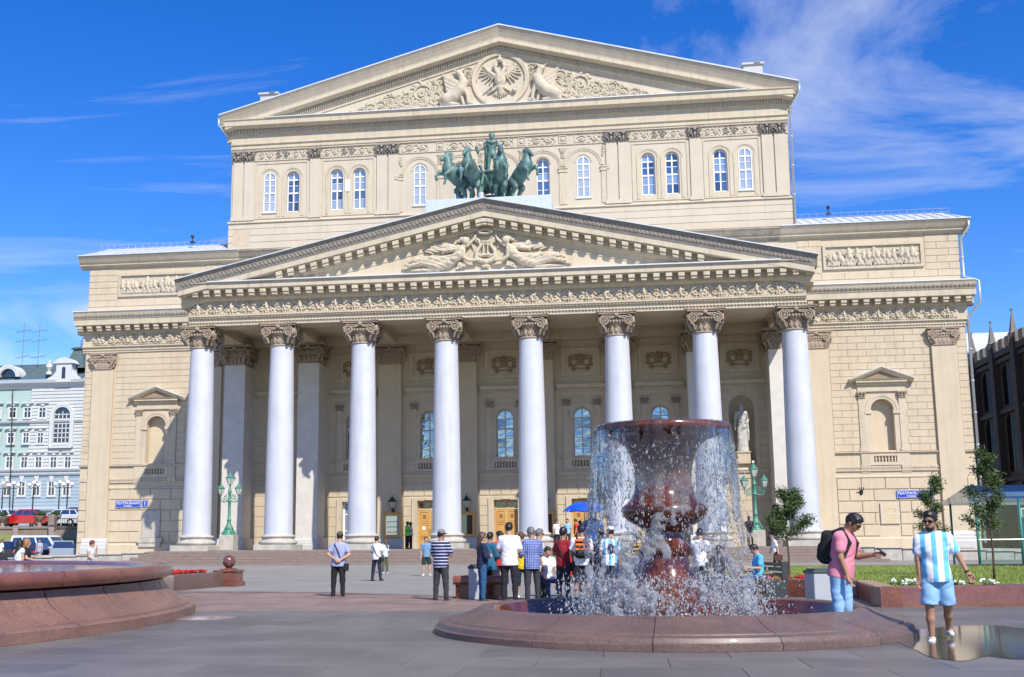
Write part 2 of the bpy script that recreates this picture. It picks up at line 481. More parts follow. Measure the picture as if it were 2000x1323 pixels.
def wavy(m, s=.12):
    # old panes are never quite flat
    t = m.node_tree; g = t.nodes.new('ShaderNodeNewGeometry'); n = t.nodes.new('ShaderNodeTexNoise'); n.inputs['Scale'].default_value = 1.7; b = t.nodes.new('ShaderNodeBump'); b.inputs['Strength'].default_value = s; b.inputs['Distance'].default_value = .25
    t.links.new(g.outputs['Position'], n.inputs['Vector']); t.links.new(n.outputs['Fac'], b.inputs['Height'])
    for k in t.nodes:
        if k.type == 'BSDF_GLOSSY': t.links.new(b.outputs[0], k.inputs['Normal'])
    return m
GLASS = wavy(glass_mat('window glass'))
GLASS_B = wavy(glass_mat('darker window glass', (.02, .028, .04), .2))
GLASS_C = wavy(glass_mat('dim window glass', (.06, .08, .10), .28))
GLASS_BLIND = glass_mat('window glass with blind', (0.36, 0.40, 0.44), 0.22)
GLASS_CURT = glass_mat('window glass with curtain', (0.24, 0.31, 0.40), 0.3)
GLASS_DARK = glass_mat('dark glass', (0.015, 0.015, 0.018), 0.12)

# ================================================================== the theatre
T = thing('theatre_building', 'cream neoclassical theatre with eight white columns, two pediments and rusticated wings', 'building', (0, 0, 0))
FL = 1.10                       # portico floor
YA, YW, YP, YPIER = -0.75, 7.9, 7.45, 5.95      # architrave face, back wall, pilaster face, pier face
YWING, YUP = 8.8, 8.9
COLX = [5.2 * (i - 3.5) for i in range(8)]

# ---------------------------------------------------------------- shared ornament
def spiral(cx, cz, r, turns, a0, sgn, y, n=22, k=0.12):
    out = []
    for i in range(n + 1):
        t = i / n
        a = a0 + sgn * turns * 2 * pi * t
        q = r * (1 - t) ** 0.9 + r * k
        out.append((cx + q * cos(a), y - 0.05 * t, cz + q * sin(a)))
    return out
def capital_mesh(name, material, ysc=1.0, rb=0.70, square=False):
    m = MB()
    h = 1.40                                             # 13.60 -> 15.0
    if square:
        m.box(-rb - .04, -rb - .04, 0, rb + .04, rb + .04, .07); m.box(-rb, -rb, .07, rb, rb, .62); m.box(-rb - .1, -rb - .1, .62, rb + .1, rb + .1, 1.12)
    else:
        m.lathe([(rb, 0), (rb + .07, .03), (rb + .07, .09), (rb, .13), (rb + .01, .4), (rb + .06, .66), (rb + .16, .75), (rb + .2, .86), (rb + .12, .95), (rb + .12, 1.15)], 28)
    # upright leaves round the bell
    n = 16 if not square else 0
    for i in range(n):
        a = 2 * pi * i / n
        c, s_ = cos(a), sin(a)
        R = Matrix(((c, -s_, 0), (s_, c, 0), (0, 0, 1)))
        b0 = len(m.v)
        m.ell((0, 0, 0), (.05, .115, .22), 7, 5)
        m.xf(Matrix.Translation(R @ Vector((rb + .03, 0, .36))) @ R.to_4x4(), b0)
        b0 = len(m.v); m.ell((0, 0, 0), (.055, .06, .05), 6, 4)
        m.xf(Matrix.Translation(R @ Vector((rb + .10, 0, .55))) @ R.to_4x4(), b0)
    faces = [0, 1, 2, 3]
    for q in faces:
        Rz = Matrix.Rotation(q * pi / 2, 4, 'Z')
        b0 = len(m.v)
        if square:
            for i in range(5):
                x = -rb + .14 + i * (2 * rb - .28) / 4
                m.ell((x, -rb - .03, .34), (.12, .07, .24), 7, 5)
        # volutes of this face
        for s_ in (-1, 1):
            pts = spiral(s_ * .70, .86, .27, 2.1, pi / 2, -s_, -rb - .32)
            m.tube(pts, [.062 * (1 - .55 * i / 22) for i in range(23)], 5)
            m.lathe([(0.001, 0), (.27, 0), (.27, .2), (0.001, .2)], 12, 0, 0, 0)
            k = len(m.v) - 48
            m.xf(Matrix.Translation((s_ * .70, -rb - .06, .86)) @ Matrix.Rotation(radians(90), 4, 'X'), k)
            m.ell((s_ * .70, -rb - .36, .86), .07, 6, 4)
            # leaf under the volute
            m.tube([(s_ * .60, -rb - .12, .18), (s_ * .68, -rb - .22, .42), (s_ * .80, -rb - .3, .60), (s_ * .88, -rb - .34, .50)], [.06, .09, .08, .04], 6)
        # channel between the volutes, eggs and flower
        m.tube([(-.66, -rb - .26, 1.12), (0, -rb - .24, 1.10), (.66, -rb - .26, 1.12)], .05, 5)
        for i in range(5): m.ell((-.36 + .18 * i, -rb - .20, .84), (.075, .07, .10), 6, 5)
        m.ell((0, -rb - .30, 1.20), (.15, .09, .13), 8, 6)
        for s_ in (-1, 1):
            m.ell((s_ * .2, -rb - .26, 1.06), (.14, .06, .07), 7, 5, Matrix.Rotation(s_ * .5, 3, 'Y'))
            m.ell((s_ * .40, -rb - .25, 1.02), (.10, .06, .06), 6, 4, Matrix.Rotation(-s_ * .4, 3, 'Y'))
        m.xf(Rz, b0)
    a, b = 1.16, 0.98
    prof = []
    for q in range(4):
        Rz = Matrix.Rotation(q * pi / 2, 3, 'Z')
        for x, y in ((-a, -a + .12), (-a + .12, -a), (-.5, -b - .03), (0, -b), (.5, -b - .03)):
            p = Rz @ Vector((x, y, 0)); prof.append((p.x, p.y))
    m.extz(prof, 1.24, 1.34); m.extz([(x * 1.05, y * 1.05) for x, y in prof], 1.34, 1.40)
    if ysc != 1.0: m.xf(Matrix.Diagonal((1, ysc, 1, 1)))
    return m.mesh(name, material, auto=40)
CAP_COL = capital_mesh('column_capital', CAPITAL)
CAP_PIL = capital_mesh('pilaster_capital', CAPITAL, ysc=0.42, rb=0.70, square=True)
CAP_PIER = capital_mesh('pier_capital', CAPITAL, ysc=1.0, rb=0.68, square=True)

# columns: shaft > base, plinth, capital
m = MB(); pr_ = []
for i in range(17):
    t = i / 16
    pr_.append((0.87 - 0.155 * (0.35 * t + 0.65 * t ** 1.8), 2.06 - FL + t * (13.60 - 2.06)))
m.lathe([(0.93, 2.00 - FL), (0.93, 2.04 - FL)] + pr_, 48)
SHAFT = m.mesh('column', COLUMN, auto=50)
m = MB(); m.lathe([(1.0, .34), (1.10, .36), (1.17, .44), (1.17, .52), (1.10, .60), (1.0, .63), (.96, .68), (.97, .74), (1.02, .78), (1.06, .83), (1.02, .89), (.94, .92), (.90, .92)], 40)
CBASE = m.mesh('base', LIMESTONE, auto=50)
m = MB(); m.bbox(-1.18, -1.18, 0, 1.18, 1.18, .345, .03)
CPLINTH = m.mesh('plinth', LIMESTONE)
for x in COLX:
    c = obj('column', SHAFT, T, (x, 0, FL))
    obj('base', CBASE, c); obj('plinth', CPLINTH, c, rot=(0, 0, rnd.choice((0, pi / 2))))
    obj('capital', CAP_COL, c, (0, 0, 13.60 - FL))

# piers behind the outer columns, pilasters on the back wall and on the wings
def pier_mesh(hw, d, z1, material, name):
    q = MB(); q.box(-hw, 0, .75, hw, d, z1); return q.mesh(name, material)
def plinth_mesh(hw, d, material, name, s=1.0):
    q = MB()
    q.ext([(d, 0), (-.20 * s, 0), (-.20 * s, .30), (-.16 * s, .36), (-.16 * s, .46), (-.09 * s, .52), (-.09 * s, .60), (-.03 * s, .72), (0.01, .76), (d, .76)], -hw - .16, hw + .16)
    return q.mesh(name, material)
PIERM = pier_mesh(.73, YW - YPIER + .05, 13.62 - FL, PIER, 'pier')
PIERB = plinth_mesh(.73, YW - YPIER, WHITEBASE, 'base', 1.2)
for x in (COLX[0], COLX[1], COLX[6], COLX[7]):
    p = obj('pier', PIERM, T, (x, YPIER, FL)); obj('base', PIERB, p); obj('capital', CAP_PIER, p, (0, .74, 13.60 - FL), scale=(1.0, 1.0, 1.0))
PILM = pier_mesh(.80, .5, 13.62 - FL, WALL, 'pilaster')
PILB = plinth_mesh(.80, .4, WHITEBASE, 'base', 1.0)
for x in COLX[2:6]:
    p = obj('pilaster', PILM, T, (x + .08, YP, FL)); obj('base', PILB, p); obj('capital', CAP_PIL, p, (0, .33, 13.60 - FL), scale=(1.02, 1, 1))
WPILM = pier_mesh(.79, .35, 14.02 - .9, WALL, 'pilaster')
WPILB = plinth_mesh(.79, .35, WHITEBASE, 'base', 1.6)
for x in (-29.08, 29.08, -20.95, 20.95):
    p = obj('pilaster', WPILM, T, (x, YWING - .22, .9)); obj('base', WPILB, p, scale=(1, 1, 1.45)); obj('capital', CAP_PIL, p, (0, .22, 14.04 - .9), scale=(.94, .9, .86))

# ---------------------------------------------------------------- relief units
def putto(s, x, z, h, fl=1, k=.02, y=0.0):
    # small standing figure in relief
    u = h
    s.ell((x, y - .04, z + .93 * u), (.085 * u, .08 * u, .10 * u), k=k)
    s.cap((x, y - .02, z + .80 * u), (x - .03 * fl * u, y - .02, z + .48 * u), .12 * u, .13 * u, k)
    s.cap((x - .03 * fl * u, y, z + .5 * u), (x + .10 * fl * u, y - .03, z + .25 * u), .10 * u, .075 * u, k); s.cap((x + .10 * fl * u, y - .03, z + .25 * u), (x + .03 * fl * u, y, z), .07 * u, .05 * u, k)
    s.cap((x - .05 * fl * u, y, z + .5 * u), (x - .12 * fl * u, y, z + .22 * u), .10 * u, .07 * u, k); s.cap((x - .12 * fl * u, y, z + .22 * u), (x - .18 * fl * u, y, z), .065 * u, .05 * u, k)
    s.cap((x + .10 * fl * u, y - .03, z + .76 * u), (x + .28 * fl * u, y - .03, z + .66 * u), .06 * u, .05 * u, k); s.cap((x + .28 * fl * u, y - .03, z + .66 * u), (x + .36 * fl * u, y - .03, z + .86 * u), .05 * u, .045 * u, k)
    s.cap((x - .10 * fl * u, y - .02, z + .76 * u), (x - .24 * fl * u, y - .02, z + .55 * u), .06 * u, .045 * u, k)
def scroll_prims(s, cx, cz, r, sgn, k=.015, th=.05, rosette=True):
    n = 14
    pts = []
    for i in range(n + 1):
        t = i / n; a = pi * (0.9 if sgn > 0 else .1) + sgn * -2.9 * pi * t / 1.6
        q = r * (1 - .5 * t); pts.append((cx + q * cos(a), -.02, cz + q * sin(a)))
    s.chain(pts, th, k)
    if rosette:
        s.ell((cx, -.06, cz), (r * .22, .06, r * .22), k=k)
        for i in range(6):
            a = i * pi / 3; s.ell((cx + r * .36 * cos(a), -.03, cz + r * .36 * sin(a)), (r * .17, .05, r * .17), k=.01)
def frieze_unit(name, vox, W, H, fig, seed, material):
    s = SDF(vox, .015); q = random.Random(seed)
    scroll_prims(s, -W * .22, H * .45, H * .36, 1, th=H * .06)
    scroll_prims(s, W * .27, H * .45, H * .33, -1, th=H * .06)
    if fig: putto(s, W * .03, H * .04, H * .86, q.choice((-1, 1)), y=-.04)
    for i in range(22):
        x = q.uniform(-W / 2, W / 2); z = q.uniform(.06, .94) * H; a = q.uniform(0, 2 * pi); l = q.uniform(.10, .22) * H
        s.cap((x, -.01, z), (x + l * cos(a), -.04, z + l * sin(a)), .055 * H, .03 * H)
    for i in range(5):
        x = -W / 2 + W * (i + .5) / 5; s.cap((x - .1 * H, 0, .05 * H), (x + .1 * H, -.02, .09 * H), .05 * H, .035 * H)
    def cut(D, X, Y, Z):
        D = np.maximum(D, np.abs(X) - W / 2 - .02); D = np.maximum(D, -Z - 0.01); D = np.maximum(D, Z - H); return np.maximum(D, Y - .05)
    s.post = cut
    return s.mesh(name, material)
FR = [frieze_unit('frieze_scroll', .028, 1.12, .82, True, 3 + i, RELIEF) for i in range(4)]
FRW = [frieze_unit('frieze_scroll', .030, 1.10, .72, True, 13 + i, RELIEF) for i in range(3)]
FRU = [frieze_unit('frieze_scroll', .036, 1.28, .66, False, 23 + i, GREYCAP if i == 1 else RELIEF) for i in range(2)]

# ---------------------------------------------------------------- portico entablature
m = MB()
m.ext([(.75, 15.0), (-.75, 15.0), (-.75, 15.20), (-.79, 15.22), (-.79, 15.43), (-.87, 15.48), (-.99, 15.56), (-.99, 15.66), (-.70, 15.69), (-.70, 16.50), (.75, 16.50)], -18.86, 18.86)
ENT = part('portico_entablature', m, TRIM, T)
m = MB()
m.ext([(.75, 16.502), (-.74, 16.502), (-.86, 16.56), (-.93, 16.68), (-.98, 16.70), (-.98, 17.14), (-1.50, 17.16), (-1.50, 17.20), (-1.54, 17.21), (-1.54, 17.50), (-1.64, 17.55), (-1.64, 17.60), (.75, 17.61)], -19.30, 19.30)
part('cornice', m, TRIM, ENT)
m = MB(); m.ext([(-.71, 17.63), (-1.66, 17.625), (-1.69, 17.59), (-1.69, 17.66), (-.71, 17.92)], -17.4, 17.4); part('flashing', m, FLASH, ENT)
m = MB()
for i in range(190): m.ell((-18.8 + 37.6 * i / 189, -.81, 15.215), (.085, .045, .045), 6, 4)
part('bead_moulding', m, TRIM, ENT)['kind'] = 'stuff'
m = MB()
for i in range(190): m.box(-18.8 + 37.6 * i / 189 - .06, -.93, 15.46, -18.8 + 37.6 * i / 189 + .06, -.8, 15.545)
part('dentil_moulding', m, TRIM, ENT)['kind'] = 'stuff'
m = MB(); m.bbox(-.19, -.50, .16, .19, 0, .40, .015); m.bbox(-.165, -.43, 0, .165, 0, .16, .015); MODIL = m.mesh('modillion', TRIM)
for i in range(53): obj('modillion', MODIL, ENT, (-18.98 + 37.96 * i / 52, -.975, 16.745))
nf = 34
for i in range(nf): obj('frieze_scroll', FR[(i * 7) % 4], ENT, (-18.86 + 37.72 * (i + .5) / nf, -.70, 15.69), scale=((-1) ** (i // 2 % 2) * 1.0, 1.5, .98))

# ---------------------------------------------------------------- portico pediment
SL = (22.15 - 17.83) / 19.45
def rake(prof, w0=19.45, material=TRIM, name='raking_cornice', parent=None, apex=22.15, sl=SL):
    q = MB()
    dz = -sl * w0
    q.ext(prof, -w0, 0, apex + dz, apex, cap=True); q.ext(prof, 0, w0, apex, apex + dz, cap=True)
    return part(name, q, material, parent)
m = MB()
m.exty([(-17.9, 17.63), (17.9, 17.63), (0, 21.6)], YA, YWING - .05)
PED = part('pediment', m, WALL, T)
rake([(.5, -.10), (-1.80, -.04), (-1.82, -.10), (-1.74, -.14), (-1.70, -.18), (-1.60, -.62), (-1.57, -.72), (.5, -.72)], name='sima', parent=PED, material=mat('grey weathered sima', (0.32, 0.285, 0.245), .85, var=.35, vscale=3.0, bump=.3, bscale=10))
rake([(.5, -.722), (-1.555, -.722), (-1.555, -1.05), (-1.515, -1.08), (-.99, -1.10), (-.99, -1.52), (-.93, -1.54), (-.88, -1.66), (-.745, -1.72), (.5, -1.72)], w0=19.30, name='raking_cornice', parent=PED)
rake([(9.6, .03), (-1.88, .03), (-1.88, -.035), (9.6, -.095)], w0=19.52, name='roof', parent=PED, material=ROOF)
m = MB()
for s_ in (-1, 1):
    for i in range(78):
        x = s_ * (.25 + 19.0 * i / 78)
        z = 22.15 - SL * abs(x) - .40
        m.ell((x, -1.65, z), (.075, .05, .13), 6, 5); m.ell((x + .12, -1.64, z - .10), (.045, .04, .07), 5, 4); m.ell((x + .12, -1.68, z + .14), (.05, .04, .045), 5, 4)
part('sima_ornament', m, GREYCAP, PED)['kind'] = 'stuff'
for s_ in (-1, 1):
    m = MB(); zz = SL * .19
    for x0, x1, y0, y1, a, b in ((-.19, .19, -.50, 0, .14, .38), (-.165, .165, -.43, 0, -.02, .14)):
        v = [(x, y, z - s_ * SL * x) for z in (a, b) for x, y in ((x0, y0), (x1, y0), (x1, y1), (x0, y1))]
        m.add(v, [(3, 2, 1, 0), (4, 5, 6, 7), (0, 1, 5, 4), (1, 2, 6, 5), (2, 3, 7, 6), (3, 0, 4, 7)])
    RM = m.mesh('modillion', TRIM)
    for i in range(24):
        x = s_ * (.36 + i * .735)
        z = 22.15 - SL * abs(x) - 1.50
        if z < 17.70: continue
        obj('modillion', RM, PED, (x, -.985, z))
obj('modillion', MODIL, PED, (0, -.985, 22.15 - 1.56))
m = MB()
for s_ in (-1, 1): m.ext([(-.75, -2.12), (-.79, -2.12), (-.79, -2.04), (-.75, -2.04)], 0 if s_ > 0 else -15.6, 15.6 if s_ > 0 else 0, 22.15 - (0 if s_ > 0 else SL * 15.6), 22.15 - (SL * 15.6 if s_ > 0 else 0))
part('tympanum_moulding', m, TRIM, PED)

# winged figures with the lyre
U = 0.00612
def zp(x, y, d=0.0): return ((x - 970) * U, d, (495 - y) * U)
def winged():
    s = SDF(.036, .05)
    P = lambda *a: zp(*a)
    def ch(pts, rs, d=-.08, k=.05): s.chain([P(x, y, d) for x, y in pts], [r * U for r in rs], k)
    ch([(130, 478), (200, 450), (330, 420), (480, 470), (600, 430), (660, 400)], [14, 22, 40, 48, 52, 46])
    ch([(160, 430), (260, 380), (420, 380), (560, 400), (650, 390)], [12, 20, 28, 40, 46])
    ch([(220, 500), (340, 500), (470, 510), (560, 470)], [12, 16, 20, 22])
    for i in range(7):
        ch([(150 + 14 * i, 490 - 18 * i), (300 + 15 * i, 430 - 6 * i), (470, 400 + 14 * i), (630, 370 + 10 * i)], [5, 8, 9, 7], d=-.30, k=.02)
    ch([(650, 400), (700, 360), (725, 310)], [50, 54, 46], d=-.16)
    ch([(725, 300), (760, 260)], [26, 20], d=-.22)
    s.ell(P(768, 225, -.26), (38 * U, .20, 44 * U)); s.ell(P(735, 205, -.2), (34 * U, .18, 30 * U)); s.ell(P(700, 225, -.2), (20 * U, .12, 22 * U))
    s.cap(P(800, 232, -.3), P(806, 246, -.3), 8 * U, 6 * U)
    ch([(745, 320), (750, 390), (800, 425), (880, 425)], [26, 22, 18, 15], d=-.30, k=.03)
    ch([(700, 300), (790, 270), (850, 210), (870, 170)], [24, 18, 14, 13], d=-.20, k=.03)
    # wing
    ch([(690, 280), (620, 300), (540, 320)], [26, 34, 22], d=-.14, k=.04)
    for i in range(9):
        ch([(670 - 10 * i, 270 + 5 * i), (600 - 14 * i, 240 + 9 * i), (500 - 17 * i, 240 + 8 * i), (380 + 8 * i, 285 + 7 * i)], [12, 12, 11, 6], d=-.12 - .02 * (i % 2), k=.012)
    for i in range(6):
        ch([(700 + 12 * i, 440), (690 + 14 * i, 475), (665 + 22 * i, 508 - 6 * i)], [10, 9, 6], d=-.15, k=.015)
    s.post = lambda D, X, Y, Z: np.maximum(D + np.where(X < -1.55, .016 * np.sin(24 * Z + 5 * X + 3.0 * np.sin(2.3 * X + 1.1 * Z)) + .012 * np.sin(47 * Z + 13 * X), .008 * np.sin(30 * X)), Y - .06)
    return s.mesh('winged_figure', RELIEF)
WF = winged()
REL = obj('winged_figure', WF, PED, (0, YA, 18.06)); obj('winged_figure', WF, PED, (0.02, YA, 18.02), scale=(-1, 1, 1))
s = SDF(.034, .03)
def ch(pts, rs, d=-.12, k=.03): s.chain([zp(x, y, d) for x, y in pts], [r * U for r in rs], k)
for g in (-1, 1):
    X_ = lambda x: 970 + g * x
    ch([(X_(40), 430), (X_(95), 400), (X_(90), 330), (X_(50), 270), (X_(70), 215), (X_(95), 200)], [24, 24, 20, 16, 16, 14])
    ch([(X_(0), 440), (X_(60), 425)], [30, 22]); ch([(X_(30), 360), (X_(50), 380), (X_(70), 370)], [10, 14, 10], d=-.2)
    ch([(X_(70), 250), (X_(120), 200), (X_(145), 160), (X_(120), 150), (X_(95), 165)], [8, 10, 10, 9, 7], d=-.1, k=.015)
    ch([(X_(135), 200), (X_(140), 260), (X_(120), 300)], [8, 8, 6], d=-.1, k=.015)
    ch([(X_(22), 240), (X_(22), 365)], [7, 7], d=-.2, k=.01)
ch([(930, 232), (1010, 232)], [10, 10], d=-.2); ch([(930, 370), (1010, 370)], [14, 14], d=-.2)
for x in (955, 963, 977, 985): ch([(x, 240), (x, 365)], [3.5, 3.5], d=-.1, k=.005)
for i in range(14):
    a = 2 * pi * i / 14; s.ell(zp(965 + 58 * cos(a), 132 + 20 * sin(a), -.22), (20 * U, .14, 16 * U), k=.02)
ch([(940, 485), (1000, 485)], [14, 14], d=-.18)
s.post = lambda D, X, Y, Z: np.maximum(D, Y - .06)
obj('lyre', s.mesh('lyre', RELIEF), PED, (0, YA, 18.05))

# ---------------------------------------------------------------- portico ceiling
m = MB()
for x in COLX: m.box(x - .66, .752, 15.0, x + .66, YW, 15.60)
m.box(-18.85, YW - .9, 15.01, 18.85, YW, 15.58)
CE = part('portico_ceiling', m, WALL, T)
m = MB(); m.box(-18.86, .752, 15.62, 18.86, YW, 17.0); part('ceiling_slab', m, WALL, CE)
m = MB()
for i in range(7):
    xc = 5.2 * (i - 3)
    for a, b, c, d in ((-1.92, .76, 1.92, .92), (-1.92, YW - 1.06, 1.92, YW - .91), (-1.92, .92, -1.77, YW - 1.06), (1.77, .92, 1.92, YW - 1.06)): m.box(xc + a, b, 15.48, xc + c, d, 15.615)
part('coffer_moulding', m, TRIM, CE)

# ---------------------------------------------------------------- portico back wall
BX = [5.2 * k + .12 for k in range(-3, 4)]
DW = 1.62                                            # door opening width
holes = []; dep = []
for k, x in zip(range(-3, 4), BX):
    if abs(k) == 3:
        holes.append(arch_loop(x + .1 * (1 if k > 0 else -1), 1.66, 6.42, 10.98)); dep.append(.02)
    else:
        holes.append(arch_loop(x + .03, 1.16, 7.13, 10.40)); dep.append(.32)
        holes.append(rect_loop(x - .81 + .03, x + .81 + .03, FL, 4.32)); dep.append(.45)
m = MB(); m.holed([(-19.2, FL), (19.2, FL), (19.2, 15.0), (-19.2, 15.0)], holes, YW, dep)
BW = part('portico_wall', m, WALL, T)
m = MB()
for s_ in (-1, 1): m.box(s_ * 19.25 - .05, YW, FL, s_ * 19.25 + .05, YWING + .3, 15.0)
part('side_wall', m, WALL, BW)
# statue niches: half-round recess with a shell head
m = MB(); n = 12
m.lathe([(.83, 6.42), (.83, 10.15)], n, 0, 0, 0, 0, pi)
for j in range(6):
    t0, t1 = j / 6 * pi / 2, (j + 1) / 6 * pi / 2
    m.lathe([(.83 * cos(t0), 10.15 + .83 * sin(t0)), (max(.83 * cos(t1), .002), 10.15 + .83 * sin(t1))], n, 0, 0, 0, 0, pi)
m.add([(.83 * cos(pi * i / n), .83 * sin(pi * i / n), 6.42) for i in range(n + 1)], [tuple(range(n + 1))])
NICHE = m.mesh('niche', WALL, auto=40)
for x in (BX[0] - .1, BX[6] + .1): obj('niche', NICHE, BW, (x, YW + .019, 0))
def fan(cx, zc, r0, r1, y):
    q = MB()
    for i in range(7):
        a = pi * (i + .5) / 7 + pi / 14 if i < 6 else pi / 2
    return q
# stones of the statue bays
def stone_mesh(w, h, d=.045, material=STONE_WALL, cache={}):
    key = (round(w, 2), round(h, 2), round(d, 3), material.name)
    if key not in cache:
        q = MB(); q.bbox(0, -d, 0, w, 0, h, min(.018, d * .45)); cache[key] = q.mesh('stone', material)
    return cache[key]
def courses(parent, x0, x1, z0, h, n, L, y, blocked=(), gap=.024, d=.030, material=STONE_WALL, phase=0.0):
    for j in range(n):
        za, zb = z0 + j * h, z0 + (j + 1) * h
        spans = [(x0, x1)]
        for bx0, bx1, bz0, bz1 in blocked:
            if zb > bz0 + .05 and za < bz1 - .05:
                ns = []
                for a, b in spans:
                    if bx0 > a: ns.append((a, min(b, bx0)))
                    if bx1 < b: ns.append((max(a, bx1), b))
                spans = [q for q in ns if q[1] - q[0] > .12]
        off = (phase + (L / 2 if j % 2 else 0))
        for a, b in spans:
            k = math.floor((a - x0 - off) / L)
            while True:
                s0 = x0 + off + k * L; s1 = s0 + L; k += 1
                if s0 >= b: break
                p, q = max(s0, a), min(s1, b)
                if q - p < .14: continue
                obj('stone', stone_mesh(q - p - gap, zb - za - gap, d, material), parent, (p + gap / 2, y, za + gap / 2))
for g in (-1, 1):
    xc = BX[3 + 3 * g] + .1 * g
    courses(BW, xc - 1.75, xc + 1.75, 6.45, .58, 6, 1.4, YW, blocked=((xc - .92, xc + .92, 0, 20),))
    courses(BW, xc - 1.75, xc + 1.75, 1.95, .70, 5, 1.2, YW)
    for i in range(7):
        a0, a1 = pi * i / 7 + .03, pi * (i + 1) / 7 - .03
        q = MB(); poly = [(.93 * cos(a0), .93 * sin(a0)), (1.62 * cos(a0), 1.62 * sin(a0)), (1.62 * cos(a1), 1.62 * sin(a1)), (.93 * cos(a1), .93 * sin(a1))]
        q.exty(poly, -.045, 0); part('stone', q, STONE_WALL, BW, loc=(xc, YW, 10.15))
for k in range(-2, 3):
    xc = BX[k + 3]
    courses(BW, xc - 1.78, xc + 1.78, 1.95, .655, 4, .84, YW, blocked=((xc - 1.2, xc + 1.26, 0, 20),), phase=-.4)
    for poly in ([(-1.74, 4.64), (-1.1, 4.64), (-1.1, 5.40), (-1.74, 5.40)], [(-1.06, 4.64), (-.30, 4.64), (-.40, 5.40), (-1.06, 5.40)], [(-.26, 4.64), (.32, 4.64), (.46, 5.46), (-.38, 5.46)],
                 [(.36, 4.64), (1.12, 4.64), (1.12, 5.40), (.50, 5.40)], [(1.16, 4.64), (1.78, 4.64), (1.78, 5.40), (1.16, 5.40)]):
        q = MB(); q.exty(poly, -.05 if len(poly) else 0, 0); part('stone', q, STONE_WALL, BW, loc=(xc, YW, 0))

# string course and sill band across the bays
for k in range(-3, 4):
    x = BX[k + 3]; m = MB()
    m.ext([(0, 5.86), (-.10, 5.86), (-.10, 5.92), (-.16, 6.0), (-.16, 6.06), (-.05, 6.10), (-.05, 6.18), (0, 6.18)], x - 1.72, x + 1.72)
    m.ext([(0, 5.5), (-.05, 5.5), (-.05, 5.56), (0, 5.56)], x - 1.72, x + 1.72)
    part('string_course', m, TRIM, BW, loc=(0, YW, 0))

def hood(w, name, parent, loc, material=TRIM, dent=True):
    q = MB()
    q.ext([(0, 0), (-.12, 0), (-.12, .06), (-.18, .10), (-.18, .17), (-.34, .22), (-.34, .30), (-.42, .40), (-.45, .44), (0, .47)], -w, w)
    o = part(name, q, material, parent, loc=loc)
    if dent:
        q = MB(); n = int(2 * w / .12)
        for i in range(n): x = -w + .05 + (2 * w - .1) * (i + .5) / n; q.box(x - .03, -.25, .10, x + .03, -.17, .18)
        part('dentil_moulding', q, material, o)['kind'] = 'stuff'
    return o
def arch_band(cx, zc, r0, r1, y0, y1, n=20, a0=0, a1=pi):
    q = MB()
    for rr0, rr1, yy in ((r0, r0 + (r1 - r0) * .45, y0 + .03), (r0 + (r1 - r0) * .45, r1, y0)):
        v = []
        for i in range(n + 1):
            a = a0 + (a1 - a0) * i / n; c, s_ = cos(a), sin(a)
            v += [(cx + rr0 * c, yy, zc + rr0 * s_), (cx + rr1 * c, yy, zc + rr1 * s_), (cx + rr1 * c, y1, zc + rr1 * s_), (cx + rr0 * c, y1, zc + rr0 * s_)]
        f = []
        for i in range(n):
            a_, b_ = 4 * i, 4 * i + 4
            for k in range(4): f.append((a_ + k, a_ + (k + 1) % 4, b_ + (k + 1) % 4, b_ + k))
        f += [(0, 3, 2, 1), (4 * n, 4 * n + 1, 4 * n + 2, 4 * n + 3)]
        q.add(v, f)
    return q
def baluster_mesh():
    q = MB(); q.lathe([(.06, 0), (.06, .05), (.035, .08), (.075, .17), (.04, .26), (.06, .29), (.06, .34)], 8); return q.mesh('baluster', TRIM, auto=50)
BAL = baluster_mesh()
DARKV = mat('shade-toned plaster', (0.27, 0.21, 0.15), .9)  # darker copy of the wall plaster, with shade put into its colour
# arched windows ------------------------------------------------------------
def window_frame(w, h, rails, fr=.07, dp=.08, material=WINFRAME, cross=True):
    """frame of an arched window standing on z=0, crown at h; rails: heights of the transoms"""
    q = MB(); r = w / 2; zc = h - r
    o = [(-r, 0), (r, 0)] + arc(0, zc, r, 0, pi, 16); i_ = [(-r + fr, fr), (r - fr, fr)] + arc(0, zc, r - fr, 0, pi, 16)
    n = len(o)
    v = [(x, -dp, z) for x, z in o] + [(x, -dp, z) for x, z in i_] + [(x, 0, z) for x, z in o] + [(x, 0, z) for x, z in i_]
    f = []
    for k in range(n):
        l = (k + 1) % n
        f += [(k, l, n + l, n + k), (n + k, n + l, 3 * n + l, 3 * n + k), (2 * n + k, 2 * n + l, l, k)]
    q.add(v, f)
    q.box(-.045, -dp + .01, fr, .045, 0, h - fr)
    for z, t in rails: q.box(-r + fr, -dp + (0.0 if t > .05 else .02), z - t, r - fr, 0, z + t)
    return q.mesh('window', material)
